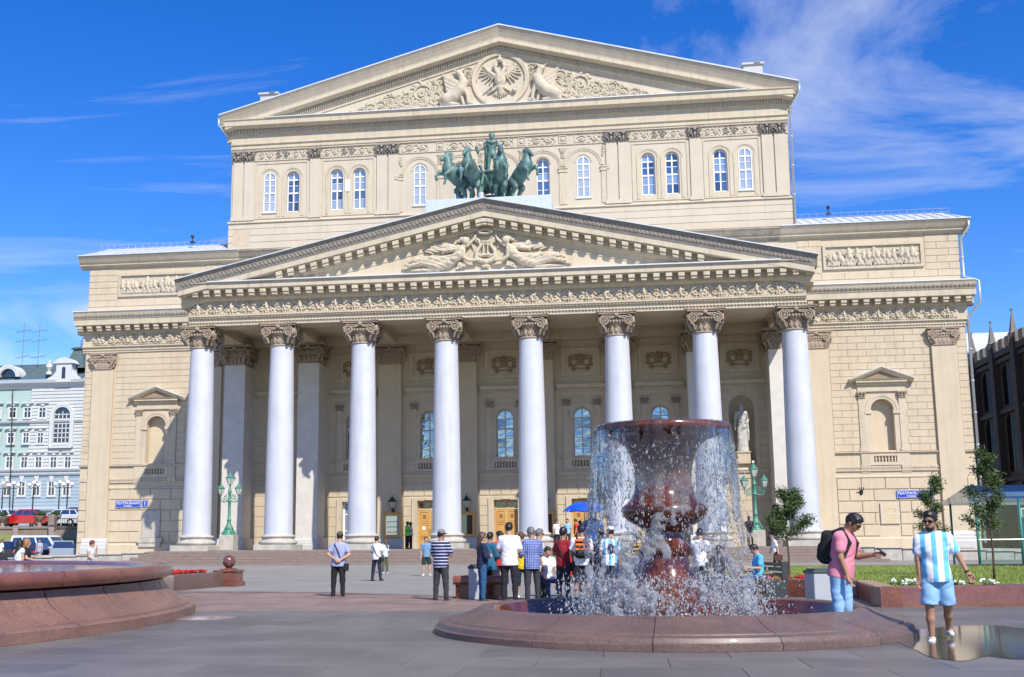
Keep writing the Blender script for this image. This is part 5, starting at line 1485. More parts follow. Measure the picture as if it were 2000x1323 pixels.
# ---------------------------------------------------------------- steps, podium, ramps
FG = 0.26                                                   # pavement at the foot of the steps
n = 5; rh = (FL - FG) / n
for i in range(n):
    q = MB(); w = 20.6 + .36 * (n - 1 - i); yf = -1.75 - .36 * (n - 1 - i)
    q.bbox(-w, yf, FG + rh * i - (.15 if i == 0 else 0), w, (-1.75 - .36 * (n - 2 - i)) if i < n - 1 else YW, FG + rh * (i + 1) - .002, .012)
    part('step', q, STEP, T)
q = MB(); q.box(-20.5, -1.6, FL - .001, 20.5, YW, FL + .004); part('portico_floor', q, mat('portico paving', (.34, .29, .25), .7, var=.2, vscale=1.5), T)
for g in (-1, 1):
    q = MB(); a, b = sorted((20.6 * g, 31.2 * g))
    q.box(a, 2.5, -.2, b, YWING, .87)
    POD = part('podium', q, LIMESTONE, T)
    # low ramp wall of big limestone slabs
    for i in range(7):
        q = MB(); x0 = g * (20.9 + 1.55 * i); x1 = g * (20.9 + 1.55 * (i + 1) - .03); xa, xb = sorted((x0, x1)); za = FL - .02 - .055 * i
        q.bbox(xa, 0, -.2, xb, .35, za - .08, .02); part('slab', q, LIMESTONE, POD, loc=(0, 2.1, 0))
        q = MB(); q.bbox(xa, 0, za - .078, xb, .5, za, .02); part('coping', q, LIMESTONE, POD, loc=(0, 2.02, 0))

# ---------------------------------------------------------------- niche statues
def draped_figure(name, material, vox, mirror=1):
    s = SDF(vox, .05)
    s.ell((0, 0, 2.78), (.15, .18, .21)); s.cap((0, .02, 2.62), (0, .02, 2.45), .10, .13); s.ell((0, .06, 2.86), (.17, .18, .17))
    s.cap((-.24, .02, 2.36), (.24, .02, 2.36), .14); s.ell((0, 0, 2.1), (.27, .2, .34)); s.ell((0, 0, 1.7), (.25, .2, .35)); s.ell((.02, 0, 1.35), (.31, .24, .35))
    s.chain([(-.1, -.05, 1.3), (-.14, -.12, .8), (-.12, -.08, .12)], [.22, .19, .2]); s.chain([(.12, 0, 1.3), (.16, .02, .7), (.16, .02, .12)], [.22, .21, .2])
    s.chain([(-.34, .02, 2.34), (-.40, -.02, 1.92), (-.44, -.08, 1.5)], [.11, .085, .07]); s.ell((-.45, -.1, 1.4), (.06, .06, .1))
    s.chain([(.34, .02, 2.34), (.42, -.06, 1.98), (.30, -.26, 1.78)], [.11, .09, .075]); s.ell((.24, -.3, 1.76), (.09, .07, .07))
    for i in range(9):
        a = -1.0 + .25 * i; s.chain([(.26 * sin(a) + .1, -.22 * cos(a), 1.5 - .02 * i), (.30 * sin(a), -.26 * cos(a), .8), (.34 * sin(a), -.28 * cos(a), .1)], [.045, .05, .06], k=.03)
    for i in range(4): s.chain([(-.26, -.14, 2.3 - .12 * i), (0, -.23, 2.2 - .13 * i), (.26, -.14, 2.34 - .12 * i)], [.03] * 3, k=.03)
    s.chain([(.3, -.2, 1.8), (.1, -.28, 1.5), (-.25, -.18, 1.2)], [.08, .1, .08]); s.chain([(.32, -.22, 1.7), (.34, -.2, 1.2), (.36, -.15, .7)], [.07, .08, .05])
    s.cap((0, 0, .04), (0, 0, .06), .38)
    return s.mesh(name, material)
DF = draped_figure('figure', MARBLE, .03)
for g, x in ((-1, BX[0] - .1), (1, BX[6] + .1)):
    st = thing('niche_statue', ('grey draped stone statue in the sunlit niche behind a green lamp post' if g > 0 else 'grey stone draped statue in the shaded niche half hidden by a white column'), 'statue', (x, YW + .12, 6.42), 0, 'statues in the portico niches')
    q = MB(); q.bbox(-.42, -.36, 0, .42, .4, .72, .02); q.box(-.46, -.42, .721, .46, .44, .80); part('pedestal', q, WALL, st)
    obj('figure', DF, st, (0, 0, .80), scale=(g * 1.04, .95, 1.08))
    q = MB(); q.box(.48, -.5, .01, .62, -.38, .18); part('floodlight', q, WINFRAME, st)

# ---------------------------------------------------------------- bronze quadriga
PLY = 1.3
zr0 = 22.0
QUAD = thing('bronze_quadriga', 'green bronze sculpture of four rearing horses drawing a chariot with a standing god', 'sculpture', (-.05, 2.4, 23.20))
def horse():
    s = SDF(.045, .10)
    s.chain([(0, .62, 1.62), (0, .18, 1.86), (0, -.30, 2.20), (0, -.56, 2.46)], [.50, .52, .54, .46], k=.15)
    s.ell((0, -.62, 2.36), (.44, .34, .46), k=.12)
    s.chain([(0, -.58, 2.62), (0, -.60, 2.95), (0, -.66, 3.28)], [.40, .29, .21], k=.10)
    s.chain([(0, -.66, 3.36), (0, -.92, 3.20), (0, -1.16, 2.98)], [.20, .155, .105], k=.06); s.ell((0, -1.17, 2.96), (.115, .11, .10), k=.03)
    s.cap((0, -.84, 3.05), (0, -1.05, 2.93), .10, .07, k=.05)
    for g in (-1, 1):
        s.cap((g * .10, -.60, 3.50), (g * .12, -.60, 3.74), .055, .02, k=.03); s.ell((g * .13, -.84, 3.28), (.04, .06, .05), k=.02)
        s.chain([(g * .30, .66, 1.50), (g * .36, .30, 1.05), (g * .34, .62, .66), (g * .33, .50, .22), (g * .33, .42, .08)], [.34, .22, .13, .10, .13], k=.08)
        s.cap((g * .33, .42, .10), (g * .33, .32, .05), .12, .11, k=.03)
    s.chain([(.30, -.66, 2.16), (.36, -1.16, 2.18), (.34, -1.42, 1.84), (.33, -1.36, 1.60)], [.21, .13, .09, .10], k=.06)
    s.chain([(-.30, -.66, 2.10), (-.36, -1.02, 1.86), (-.34, -.98, 1.46), (-.33, -1.06, 1.22)], [.21, .13, .09, .10], k=.06)
    for i in range(11):
        t = i / 10; s.cap((0, -.40 + .10 * t, 2.60 + .95 * t), (0, -.28 + .02 * sin(9 * t) - .12 * t, 2.55 + 1.02 * t), .09, .07, k=.05)
    s.chain([(0, -.72, 3.58), (0, -.82, 3.46)], [.06, .04]); s.chain([(0, 1.02, 1.75), (.04, 1.35, 1.45), (0, 1.38, .9), (-.05, 1.15, .3)], [.13, .18, .19, .08], k=.08)
    # breast collar
    for i in range(13):
        a = -pi * .62 + 2 * pi * .62 * i / 12
        s.ell((.48 * sin(a), -.56 - .40 * cos(a) + .1, 2.66 - .24 * cos(a)), .06, k=.03)
    return s.mesh('horse', BRONZE)
HM = horse()
for px, dy, yaw, fl in ((-2.28, .0, -52, -1), (-1.12, -.55, -22, 1), (.72, -.60, 10, -1), (2.02, .05, 46, 1)):
    obj('horse', HM, QUAD, (px, dy, 0), rot=(0, 0, radians(yaw)), scale=(fl * .82, .92, .95))
q = MB(); q.lathe([(.62, .95), (.72, 1.0), (.80, 1.6), (.92, 2.25), (1.0, 2.32), (1.0, 2.44), (.9, 2.46), (.82, 2.3), (.6, 1.2)], 20, 0, 0, 0, radians(160), radians(380)); CH = part('chariot', q, BRONZE, QUAD, auto=40, loc=(.05, 1.35, -.1))
q = MB(); q.box(-.7, -.2, .85, .7, .8, .98); q.tube([(0, -.7, .9), (0, -1.9, 1.0), (-.25, -2.6, 1.5)], .08, 6); part('chariot_floor', q, BRONZE, CH)
for g in (-1, 1):
    q = MB()
    for rr in (.72,): q.tube([(0, rr * cos(2 * pi * i / 20), .82 + rr * sin(2 * pi * i / 20)) for i in range(21)], .075, 6)
    for i in range(8): q.tube([(0, 0, .82), (0, .7 * cos(pi * i / 4), .82 + .7 * sin(pi * i / 4))], .04, 5)
    q.ell((0, 0, .82), (.16, .12, .12), 8, 6); part('wheel', q, BRONZE, CH, smooth=True, loc=(g * .98, .3, 0))
s = SDF(.042, .06)
Ja = skeleton({'L': ((.42, .05, -.9), (.25, -.75, -.15)), 'R': ((-.62, -.10, -.8), (-.35, -.6, -.45))}, {'L': ((.08, -.06, -1), (.03, .03, -1)), 'R': ((-.10, -.02, -1), (-.03, .05, -1))}, head=.1)
A_ = body_sdf(Ja, .024, 1.12, fingers=False); A_.vox = .024
hh = Ja['H']
A_.ell(hh + np.array([0, .01, .055]), (.09, .11, .10)); 
for i in range(9): a = pi * i / 8; A_.ell(hh + np.array([.085 * cos(a), -.03, .075 + .065 * sin(a)]), .026)
A_.chain([Ja['SR'] + np.array([0, -.02, .06]), Ja['C'] + np.array([.02, -.13, .10]), Ja['SL'] + np.array([0, -.02, .05])], [.055, .05, .055])
A_.chain([Ja['SR'] + np.array([-.06, .06, 0]), Ja['P'] + np.array([-.20, .14, .1]), Ja['KR'] + np.array([-.12, .14, 0])], [.08, .10, .07])
A_.chain([Ja['WR'] + np.array([-.05, -.03, -.08]), Ja['WR'] + np.array([-.10, -.05, .12])], [.05, .06]); A_.chain([Ja['WL'], Ja['WL'] + np.array([.12, -.05, .25])], [.03, .03])
obj('standing_god', A_.mesh('standing_god', BRONZE), QUAD, (-.02, 1.30, .98 + 1.05), scale=1.78)
q = MB(); q.tube([(-1.0, -1.2, .1), (-.72, -.9, 1.7), (-.95, -1.0, 2.3)], [.10, .09, .12], 6); part('pole', q, BRONZE, QUAD, loc=(.35, .3, 0))
# plinth of the group and the roof behind
q = MB(); q.bbox(-4.15, -1.1, -1.6, 3.95, 3.3, -.002, .03); PLI = part('quadriga_plinth', q, mat('pale blue zinc cladding', (.50, .56, .64), .5, var=.06, vscale=1.5), T, loc=(0, 2.4, 23.20))
for i in range(12):
    q = MB(); q.box(-4.0 + .66 * i, -1.115, -.9, -4.0 + .66 * i + .62, -1.101, -.18); part('panel', q, bpy.data.materials['pale blue zinc cladding'], PLI)
q = MB(); q.lathe([(.2, 0), (.2, .35), (.14, .4), (.0, .4)], 12); q.box(-.3, -.1, 0, .3, .1, .08); part('floodlight', q, PIPE, PLI, loc=(-.55, -.9, 0))

# ================================================================== ground
def ground_z(y):
    if y < -13: return 0.0
    if y < -4.4: return FG * (y + 13) / 8.6
    return FG
def obj_random(m, amt=.12):
    # each slab a little lighter or darker than its neighbours
    t = m.node_tree; b = t.nodes['Principled BSDF']; l = b.inputs['Base Color'].links[0].from_socket
    oi = t.nodes.new('ShaderNodeObjectInfo'); mr = t.nodes.new('ShaderNodeMapRange'); mr.inputs[3].default_value = 1 - amt; mr.inputs[4].default_value = 1 + amt
    t.links.new(oi.outputs['Random'], mr.inputs[0]); mx = t.nodes.new('ShaderNodeMix'); mx.data_type = 'RGBA'; mx.blend_type = 'MULTIPLY'; mx.inputs['Factor'].default_value = 1
    t.links.new(l, mx.inputs[6]); t.links.new(mr.outputs[0], mx.inputs[7]); t.links.new(mx.outputs[2], b.inputs['Base Color'])
    return m
PLAZA = mat('grey plaza paving', (.285, .272, .245), .75, c2=(.22, .21, .19), vscale=.35, bump=.1, bscale=20, streak=0, detail=8)
SLAB = obj_random(mat('mauve granite paving', (.178, .160, .146), .45, c2=(.118, .107, .100), vscale=.8, bump=.12, bscale=35, detail=9), .14)
SLABR = obj_random(mat('red granite paving', (.29, .20, .165), .5, c2=(.19, .13, .11), vscale=1.2, bump=.12, bscale=35, detail=9), .12)
KERB = mat('brown granite kerb', (.27, .17, .13), .55, var=.3, vscale=2)
ys = [-160, -60, -40, -30, -22, -16, -13, -10.8, -8.7, -6.5, -4.4, 0, 20, 60, 200, 1500]
xs_ = [-1500, -300, -80, -40, -20, 0, 20, 40, 80, 300, 1500]
m = MB()
m.add([(x, y, ground_z(y) - .004) for y in ys for x in xs_], [(j * len(xs_) + i, j * len(xs_) + i + 1, (j + 1) * len(xs_) + i + 1, (j + 1) * len(xs_) + i) for j in range(len(ys) - 1) for i in range(len(xs_) - 1)])
GR = tag(part('ground', m, PLAZA), kind='structure')
# paved fountain terrace, laid slab by slab
EDGE = [(-16, -31.6), (-9, -31.9), (-4.94, -32.4), (-.86, -33.28), (2.9, -35.6), (5.5, -37.2), (9, -38.0), (12.5, -37.8), (20, -37.0), (40, -36)]
def edge_y(x):
    for (x0, y0), (x1, y1) in zip(EDGE, EDGE[1:]):
        if x0 <= x <= x1: return y0 + (y1 - y0) * (x - x0) / (x1 - x0)
    return -36
m = MB(); poly = [(-16, -75), (40, -75)] + [(x, y) for x, y in EDGE[::-1]]
m.extz(poly, -.002, .018); TER = tag(part('fountain_terrace', m, mat('joint bed', (.14, .125, .118), .9)), kind='structure')
sw, sh_ = 1.52, 1.02
def slab_mesh(w, h, material):
    q = MB(); g = .008; q.bbox(g, -h + g, 0, w - g, -.004, .03, .004)
    q.v = [(x, y, z) for x, y, z in q.v]
    return None
cnt = 0
SLM = {}
for material in (SLAB, SLABR):
    q = MB(); g, b = .003, .003
    q.add([(g, g, 0), (sw - g, g, 0), (sw - g, sh_ - g, 0), (g, sh_ - g, 0), (g, g, .030 - b), (sw - g, g, .030 - b), (sw - g, sh_ - g, .030 - b), (g, sh_ - g, .030 - b), (g + b, g + b, .030), (sw - g - b, g + b, .030), (sw - g - b, sh_ - g - b, .030), (g + b, sh_ - g - b, .030)],
          [(8, 9, 10, 11), (4, 5, 9, 8), (5, 6, 10, 9), (6, 7, 11, 10), (7, 4, 8, 11), (0, 1, 5, 4), (1, 2, 6, 5), (2, 3, 7, 6), (3, 0, 4, 7)])
    SLM[material.name] = q.mesh('slab', material)
FX, FY = 8.40, -47.0
LX, LY = -13.2, -46.9
PLAIN = MB()
for j in range(26):
    for i in range(-3, 15):
        x = -3.2 + sw * i + (sw / 2 if j % 2 else 0); y = -59.5 + sh_ * j
        if y + sh_ > edge_y(x + sw / 2) - .25: continue
        px_, py_ = x + sw / 2, y + sh_ / 2
        if (px_ - FX) ** 2 + (py_ - FY) ** 2 < 2.6 ** 2 or (px_ - LX) ** 2 + (py_ - LY) ** 2 < 11.6 ** 2: continue
        if px_ > 15.6 or px_ < -4: continue
        d = math.hypot(px_ - FX, py_ - FY)
        red = py_ > -42.2 - .3 * sin(px_) and px_ < 8
        obj('slab', SLM[(SLABR if red else SLAB).name], TER, (x, y, .019 + rnd.uniform(-.0015, .0015)))
        cnt += 1
for k in range(len(EDGE) - 1):
    (x0, y0), (x1, y1) = EDGE[k], EDGE[k + 1]
    if x1 < -9 or x0 > 16: continue
    n = max(1, int(round(math.hypot(x1 - x0, y1 - y0) / 1.2)))
    for i in range(n):
        a, b = (x0 + (x1 - x0) * i / n, y0 + (y1 - y0) * i / n), (x0 + (x1 - x0) * (i + 1) / n - .012, y0 + (y1 - y0) * (i + 1) / n)
        q = MB(); q.extz([(a[0], a[1] - .42), (b[0], b[1] - .42), (b[0], b[1] + .03), (a[0], a[1] + .03)], -.002, .056); part('kerb_stone', q, SLABR, TER)

# ================================================================== granite fountains
def granite(name, c, c2, rough, coat, vscale=1.5):
    m = mat(name, c, rough, c2=c2, vscale=vscale, detail=9, bump=.04, bscale=30, coat=coat)
    t = m.node_tree; b = t.nodes['Principled BSDF']; l = b.inputs['Base Color'].links[0].from_socket
    g = t.nodes.new('ShaderNodeNewGeometry'); v = t.nodes.new('ShaderNodeTexVoronoi'); v.inputs['Scale'].default_value = 60
    t.links.new(g.outputs['Position'], v.inputs['Vector'])
    sp = t.nodes.new('ShaderNodeSeparateColor'); t.links.new(v.outputs['Color'], sp.inputs[0])
    mr = t.nodes.new('ShaderNodeMapRange'); mr.inputs[3].default_value = .72; mr.inputs[4].default_value = 1.25
    t.links.new(sp.outputs[0], mr.inputs[0]); mx = t.nodes.new('ShaderNodeMix'); mx.data_type = 'RGBA'; mx.blend_type = 'MULTIPLY'; mx.inputs['Factor'].default_value = 1
    t.links.new(l, mx.inputs[6]); t.links.new(mr.outputs[0], mx.inputs[7]); t.links.new(mx.outputs[2], b.inputs['Base Color'])
    return m
GRAN_DRY = granite('dry red granite', (.165, .105, .082), (.11, .072, .062), .45, .05)
GRAN_POL = granite('polished red granite', (.24, .085, .055), (.13, .05, .038), .28, .25)
GRAN_WET = granite('wet red granite', (.17, .045, .022), (.075, .020, .011), .16, .5, 3.0)
WATERM = bpy.data.materials.new('water'); WATERM.use_nodes = True
def water_mat(m, white, body=(.82, .85, .88)):
    # thin aerated water: mostly clear, mirror-like towards grazing angles, a little milky
    t = m.node_tree; t.nodes.clear(); o = t.nodes.new('ShaderNodeOutputMaterial')
    tr = t.nodes.new('ShaderNodeBsdfTransparent'); tr.inputs[0].default_value = (.95, .965, .97, 1)
    gl = t.nodes.new('ShaderNodeBsdfGlossy'); gl.inputs['Roughness'].default_value = .10; gl.inputs[0].default_value = (1, 1, 1, 1)
    df = t.nodes.new('ShaderNodeBsdfDiffuse'); df.inputs[0].default_value = (*body, 1); tl = t.nodes.new('ShaderNodeBsdfTranslucent'); tl.inputs[0].default_value = (*body, 1)
    lw = t.nodes.new('ShaderNodeLayerWeight'); lw.inputs[0].default_value = .16
    m1 = t.nodes.new('ShaderNodeMixShader'); m2 = t.nodes.new('ShaderNodeMixShader'); m3 = t.nodes.new('ShaderNodeMixShader')
    m1.inputs[0].default_value = .5; t.links.new(df.outputs[0], m1.inputs[1]); t.links.new(tl.outputs[0], m1.inputs[2])
    t.links.new(lw.outputs['Fresnel'], m2.inputs[0]); t.links.new(tr.outputs[0], m2.inputs[1]); t.links.new(gl.outputs[0], m2.inputs[2])
    m3.inputs[0].default_value = white; t.links.new(m2.outputs[0], m3.inputs[1]); t.links.new(m1.outputs[0], m3.inputs[2]); t.links.new(m3.outputs[0], o.inputs[0])
water_mat(WATERM, .05)
# the water turns whiter the further it has fallen and broken up
_t = WATERM.node_tree; _m3 = [n for n in _t.nodes if n.type == 'OUTPUT_MATERIAL'][0].inputs[0].links[0].from_node
_g = _t.nodes.new('ShaderNodeNewGeometry'); _sp = _t.nodes.new('ShaderNodeSeparateXYZ'); _mr = _t.nodes.new('ShaderNodeMapRange')
_mr.inputs[1].default_value = 2.7; _mr.inputs[2].default_value = 1.0; _mr.inputs[3].default_value = .03; _mr.inputs[4].default_value = .30
_t.links.new(_g.outputs['Position'], _sp.inputs[0]); _t.links.new(_sp.outputs['Z'], _mr.inputs[0]); _t.links.new(_mr.outputs[0], _m3.inputs[0])
_mp = _t.nodes.new('ShaderNodeMapping'); _mp.inputs['Scale'].default_value = (9, 9, 1.3); _nz = _t.nodes.new('ShaderNodeTexNoise'); _nz.inputs['Scale'].default_value = 3.0; _nz.inputs['Detail'].default_value = 3
_bp = _t.nodes.new('ShaderNodeBump'); _bp.inputs['Strength'].default_value = .9; _bp.inputs['Distance'].default_value = .03
_t.links.new(_g.outputs['Position'], _mp.inputs[0]); _t.links.new(_mp.outputs[0], _nz.inputs['Vector']); _t.links.new(_nz.outputs['Fac'], _bp.inputs['Height'])
for _n in _t.nodes:
    if _n.type in ('BSDF_GLOSSY', 'LAYER_WEIGHT'): _t.links.new(_bp.outputs[0], _n.inputs['Normal'])
SPRAYM = bpy.data.materials.new('white water'); SPRAYM.use_nodes = True; water_mat(SPRAYM, .62)
def pool_mat(name, c):
    m = mat(name, c, .04, spec=.5, bump=0)
    t = m.node_tree; b = t.nodes['Principled BSDF']
    g = t.nodes.new('ShaderNodeNewGeometry'); n = t.nodes.new('ShaderNodeTexNoise'); n.inputs['Scale'].default_value = 5; n.inputs['Detail'].default_value = 3; t.links.new(g.outputs['Position'], n.inputs['Vector'])
    bp = t.nodes.new('ShaderNodeBump'); bp.inputs['Strength'].default_value = .35; bp.inputs['Distance'].default_value = .03; t.links.new(n.outputs['Fac'], bp.inputs['Height']); t.links.new(bp.outputs[0], b.inputs['Normal'])
    return m
POOL = pool_mat('pool water', (.03, .02, .03))
def ring_blocks(parent, prof, n, seg, material, cx=0, cy=0, a_off=0.0, name='granite_block', gap=.0016, only=None):
    q = MB(); q.lathe(prof, seg, 0, 0, 0, gap, 2 * pi / n - gap)
    k = len(prof); m1 = seg + 1
    q.f.append(tuple(j * m1 for j in range(k))); q.f.append(tuple(j * m1 + seg for j in range(k))[::-1])
    me = q.mesh(name, material, auto=35)
    for i in range(n):
        a = a_off + 2 * pi * i / n
        if only and not only(a % (2 * pi)): continue
        obj(name, me, parent, (cx, cy, 0), rot=(0, 0, a))
Z0 = .048
# ---- the great basin
LF = thing('great_fountain_basin', 'huge round red granite fountain basin with a thick rolled rim', 'fountain', (LX, LY, Z0))
profL = [(11.5, .5), (12.70, 0), (12.77, .004), (12.77, .165), (12.735, .19), (12.64, .20), (12.635, .23), (12.55, .26), (12.42, .33), (12.28, .42), (12.17, .52), (12.10, .62), (12.08, .70), (12.11, .735), (12.20, .745), (12.255, .78), (12.285, .84), (12.28, .91), (12.245, .965), (12.18, .995), (12.05, 1.0), (11.86, .985), (11.78, .94), (11.75, .86), (11.73, .5)]
q = None
half = lambda a: (a < radians(100) or a > radians(250))
# base and waist dry, rim polished
GRAN_L = granite('rosy red granite', (.275, .15, .11), (.185, .105, .085), .42, .08)
ring_blocks(LF, [(11.6, .02)] + profL[1:13] + [(11.6, .70)], 44, 6, GRAN_L, only=half)
ring_blocks(LF, [(11.73, .5), (11.72, .701)] + profL[13:24] + [(11.73, .5)], 44, 6, GRAN_POL, name='rim_block', a_off=.02, only=half)
m = MB(); m.lathe([(11.9, .0), (11.9, .5), (11.0, .5)], 96); part('basin_core', m, GRAN_DRY, LF)
m = MB(); m.add([(11.75 * cos(2 * pi * i / 96), 11.75 * sin(2 * pi * i / 96), .915) for i in range(96)], [tuple(range(96))]); part('basin_water', m, pool_mat('basin water', (.05, .035, .05)), LF)
m = MB(); c_ = at_z(398, 1208, Z0); m.lathe([(.62, 0), (.62, .006), (.58, .01), (0.001, .01)], 32); tag(part('round_paving_plate', m, granite('pale polished plate', (.36, .29, .27), (.28, .22, .21), .3, .3), auto=40, loc=(c_[0], c_[1], Z0 + .004)), kind='structure')
# ---- the tiered fountain
TF = thing('tiered_fountain', 'tiered wet red granite fountain with water spilling from its raised bowl', 'fountain', (FX, FY, Z0))
prof = [(2.6, .02), (3.68, 0), (3.70, .005), (3.70, .085), (3.66, .105), (3.655, .12), (3.63, .165), (3.56, .185), (3.50, .19), (3.49, .205), (3.40, .222), (3.28, .255), (3.15, .30), (3.04, .355), (2.98, .385), (2.92, .392), (2.86, .375), (2.83, .34), (2.82, .1), (2.6, .02)]
ring_blocks(TF, prof, 14, 10, GRAN_DRY, a_off=.13)
m = MB(); m.lathe([(2.835, .33), (2.80, .36), (2.78, .33), (2.76, .22), (2.70, .1), (2.6, .06), (0.01, .06)], 72); part('inner_basin', m, GRAN_WET, TF, auto=40)
m = MB(); m.lathe([(2.755, .15), (0.002, .15)], 64); part('basin_water', m, POOL, TF)
m = MB(); m.lathe([(1.25, .05), (1.25, .24), (1.18, .28), (1.0, .30), (.98, .38), (.80, .46), (.66, .56), (.54, .70), (.44, .86), (.38, 1.02), (.36, 1.14), (.42, 1.2), (.43, 1.28), (.36, 1.34), (.30, 1.42), (.30, 1.52)], 40); part('pedestal', m, GRAN_WET, TF, auto=45)
m = MB(); m.lathe([(.30, 1.52), (.40, 1.60), (.58, 1.70), (.66, 1.78), (.69, 1.86), (.67, 1.93), (.60, 1.98), (.52, 2.06), (.47, 2.2), (.45, 2.36), (.46, 2.50), (.48, 2.60)], 40); part('lower_bowl', m, GRAN_WET, TF, auto=60)
m = MB(); m.lathe([(.48, 2.60), (.53, 2.76), (.60, 2.90), (.72, 3.0), (.92, 3.05), (1.04, 3.075), (1.085, 3.11), (1.105, 3.16), (1.10, 3.21), (1.06, 3.235), (1.0, 3.24), (.94, 3.22), (.9, 3.18), (0.002, 3.1)], 56); part('upper_bowl', m, GRAN_WET, TF, auto=60)
m = MB(); m.lathe([(1.02, 3.225), (0.002, 3.235)], 48); part('bowl_water', m, POOL, TF)
# shallow puddle of spilt water beside the basin
pts = [(1752, 1247), (1775, 1234), (1810, 1228), (1880, 1222), (1950, 1222), (2030, 1232), (2110, 1252), (2080, 1276), (1990, 1288), (1930, 1281), (1880, 1291), (1820, 1284), (1790, 1270), (1762, 1259)]
loop = []
for i in range(len(pts)):
    p0, p1, p2, p3 = (Vector(at_z(*pts[(i + k) % len(pts)], .056)) for k in (-1, 0, 1, 2))
    for t in (0, .25, .5, .75): loop.append(.5 * (2 * p1 + (p2 - p0) * t + (2 * p0 - 5 * p1 + 4 * p2 - p3) * t * t + (3 * p1 - p0 - 3 * p2 + p3) * t ** 3))
m = MB(); m.add([(p.x, p.y, .056) for p in loop], [tuple(range(len(loop)))[::-1]] if sum((a.x * b.y - b.x * a.y) for a, b in zip(loop, loop[1:] + loop[:1])) < 0 else [tuple(range(len(loop)))])
PUD = mat('wet paving', (.11, .097, .09), .07, c2=(.08, .07, .066), vscale=1.5, spec=.9, bump=.02, bscale=3)
tag(part('puddle', m, PUD), kind='structure')

# ---- water: film, strands and splash as one meshed body, then loose drops
def lat(shape, seed):
    return np.random.RandomState(seed).rand(*shape).astype(np.float32)
def noise3(L, u, v, w):
    n = L.shape
    def sm(t): return t * t * (3 - 2 * t)
    iu, iv, iw = np.floor(u).astype(int), np.floor(v).astype(int), np.floor(w).astype(int)
    fu, fv, fw = sm(u - iu), sm(v - iv), sm(w - iw)
    out = 0
    for a in (0, 1):
        for b in (0, 1):
            for c in (0, 1):
                out = out + L[(iu + a) % n[0], (iv + b) % n[1], (iw + c) % n[2]] * (fu if a else 1 - fu) * (fv if b else 1 - fv) * (fw if c else 1 - fw)
    return out
def falling_water():
    v = .0165; R = 1.66; z0, z1 = .12, 3.24
    ax = np.arange(-R, R, v); az = np.arange(z0, z1, v)
    X2, Y2 = np.meshgrid(ax, ax, indexing='ij')
    r2 = np.sqrt(X2 ** 2 + Y2 ** 2); th2 = np.arctan2(Y2, X2) / (2 * pi) + .5
    L1, L2, L3 = lat((96, 64, 8), 1), lat((48, 64, 8), 2), lat((24, 48, 8), 3)
    D = np.full((len(ax), len(ax), len(az)), 1.0, np.float32)
    for k, z in enumerate(az):
        t = (3.2 - z) / 3.0                                            # 0 at the lip, 1 at the pool
        Rz = 1.085 + .13 * np.sqrt(max(t, 0)) + .05 * t
        band = np.abs(r2 - Rz) < .12 + .30 * t
        if not band.any(): continue
        th = th2[band]; r = r2[band]
        zz = np.full_like(th, z)
        fall = np.sqrt(max(t, 0) + .02)
        n1 = noise3(L1, th * 96, zz * 1.6, r * 2); n2 = noise3(L2, th * 48, zz * 3.2 + 7, r * 3); n3 = noise3(L3, th * 24 + 1.5 * n2, zz * 2.2 + 3, r * 6)
        n4 = noise3(L1, th * 96 + 11, zz * 14, r * 14)
        br = min(1.0, max(0.0, (t - .22) / .5))                         # how far the film has broken up
        film = .009 + .026 * (n1 - .38) + .016 * (n2 - .42)
        film = (1 - br) * film + br * (  .10 * (n3 - .545) + .045 * (n1 - .50) + .060 * (n4 - .52))
        wob = .045 * (n1 - .5) * min(1, .3 + 3 * t) + .030 * (n2 - .5) * (1 + 2 * t) + .16 * t * (n3 - .5) + .30 * t * t * (n4 - .5)
        d = np.abs(r - Rz - wob) - film
        D[:, :, k][band] = d
    s = SDF(v); s.field = lambda: (np.pad(D, 2, constant_values=1.0), np.array([-R - 2 * v, -R - 2 * v, z0 - 2 * v]))
    return s.mesh('falling_water', WATERM)
FW = falling_water()
o = obj('falling_water', FW, None, (FX, FY, Z0)); tag(o, 'curtain of water falling from the raised fountain bowl', 'water', kind='stuff')
def drops():
    r_ = np.random.RandomState(11); N = 26000
    ico = [(0, 0, -1), (1, 0, 0), (0, 1, 0), (-1, 0, 0), (0, -1, 0), (0, 0, 1)]
    fi = [(0, 2, 1), (0, 3, 2), (0, 4, 3), (0, 1, 4), (5, 1, 2), (5, 2, 3), (5, 3, 4), (5, 4, 1)]
    # 0-.62 splash crown above the pool, the rest spray along the curtain
    u = r_.rand(N); th = r_.rand(N) * 2 * pi
    low = u < .70
    z = np.where(low, .16 + .70 * r_.rand(N) ** 2.2, .4 + 2.5 * r_.rand(N))
    t = (3.2 - z) / 3
    r = np.where(low, np.abs(1.20 + .29 * r_.randn(N)), 1.085 + .13 * np.sqrt(np.maximum(t, 0)) + (.03 + .16 * t) * r_.randn(N))
    s = np.where(low, .0035 + .013 * r_.rand(N) ** 3.0, .003 + .009 * r_.rand(N) ** 3)
    st = np.where(low, 1.2 + 1.6 * r_.rand(N), 1.5 + 3.5 * r_.rand(N))
    V = np.array(ico)[None] * s[:, None, None]; V[:, :, 2] *= st[:, None]
    P = np.stack([r * np.cos(th), r * np.sin(th), z], 1)
    V = (V + P[:, None]).reshape(-1, 3); Fa = (np.array(fi)[None] + 6 * np.arange(N)[:, None, None]).reshape(-1, 3)
    me = bpy.data.meshes.new('spray'); me.from_pydata(V.tolist(), [], Fa.tolist()); me.polygons.foreach_set('use_smooth', [True] * len(me.polygons)); me.materials.append(SPRAYM); return me
o = obj('spray', drops(), None, (FX, FY, Z0)); tag(o, 'white spray and splashing drops round the fountain foot', 'water', kind='stuff')

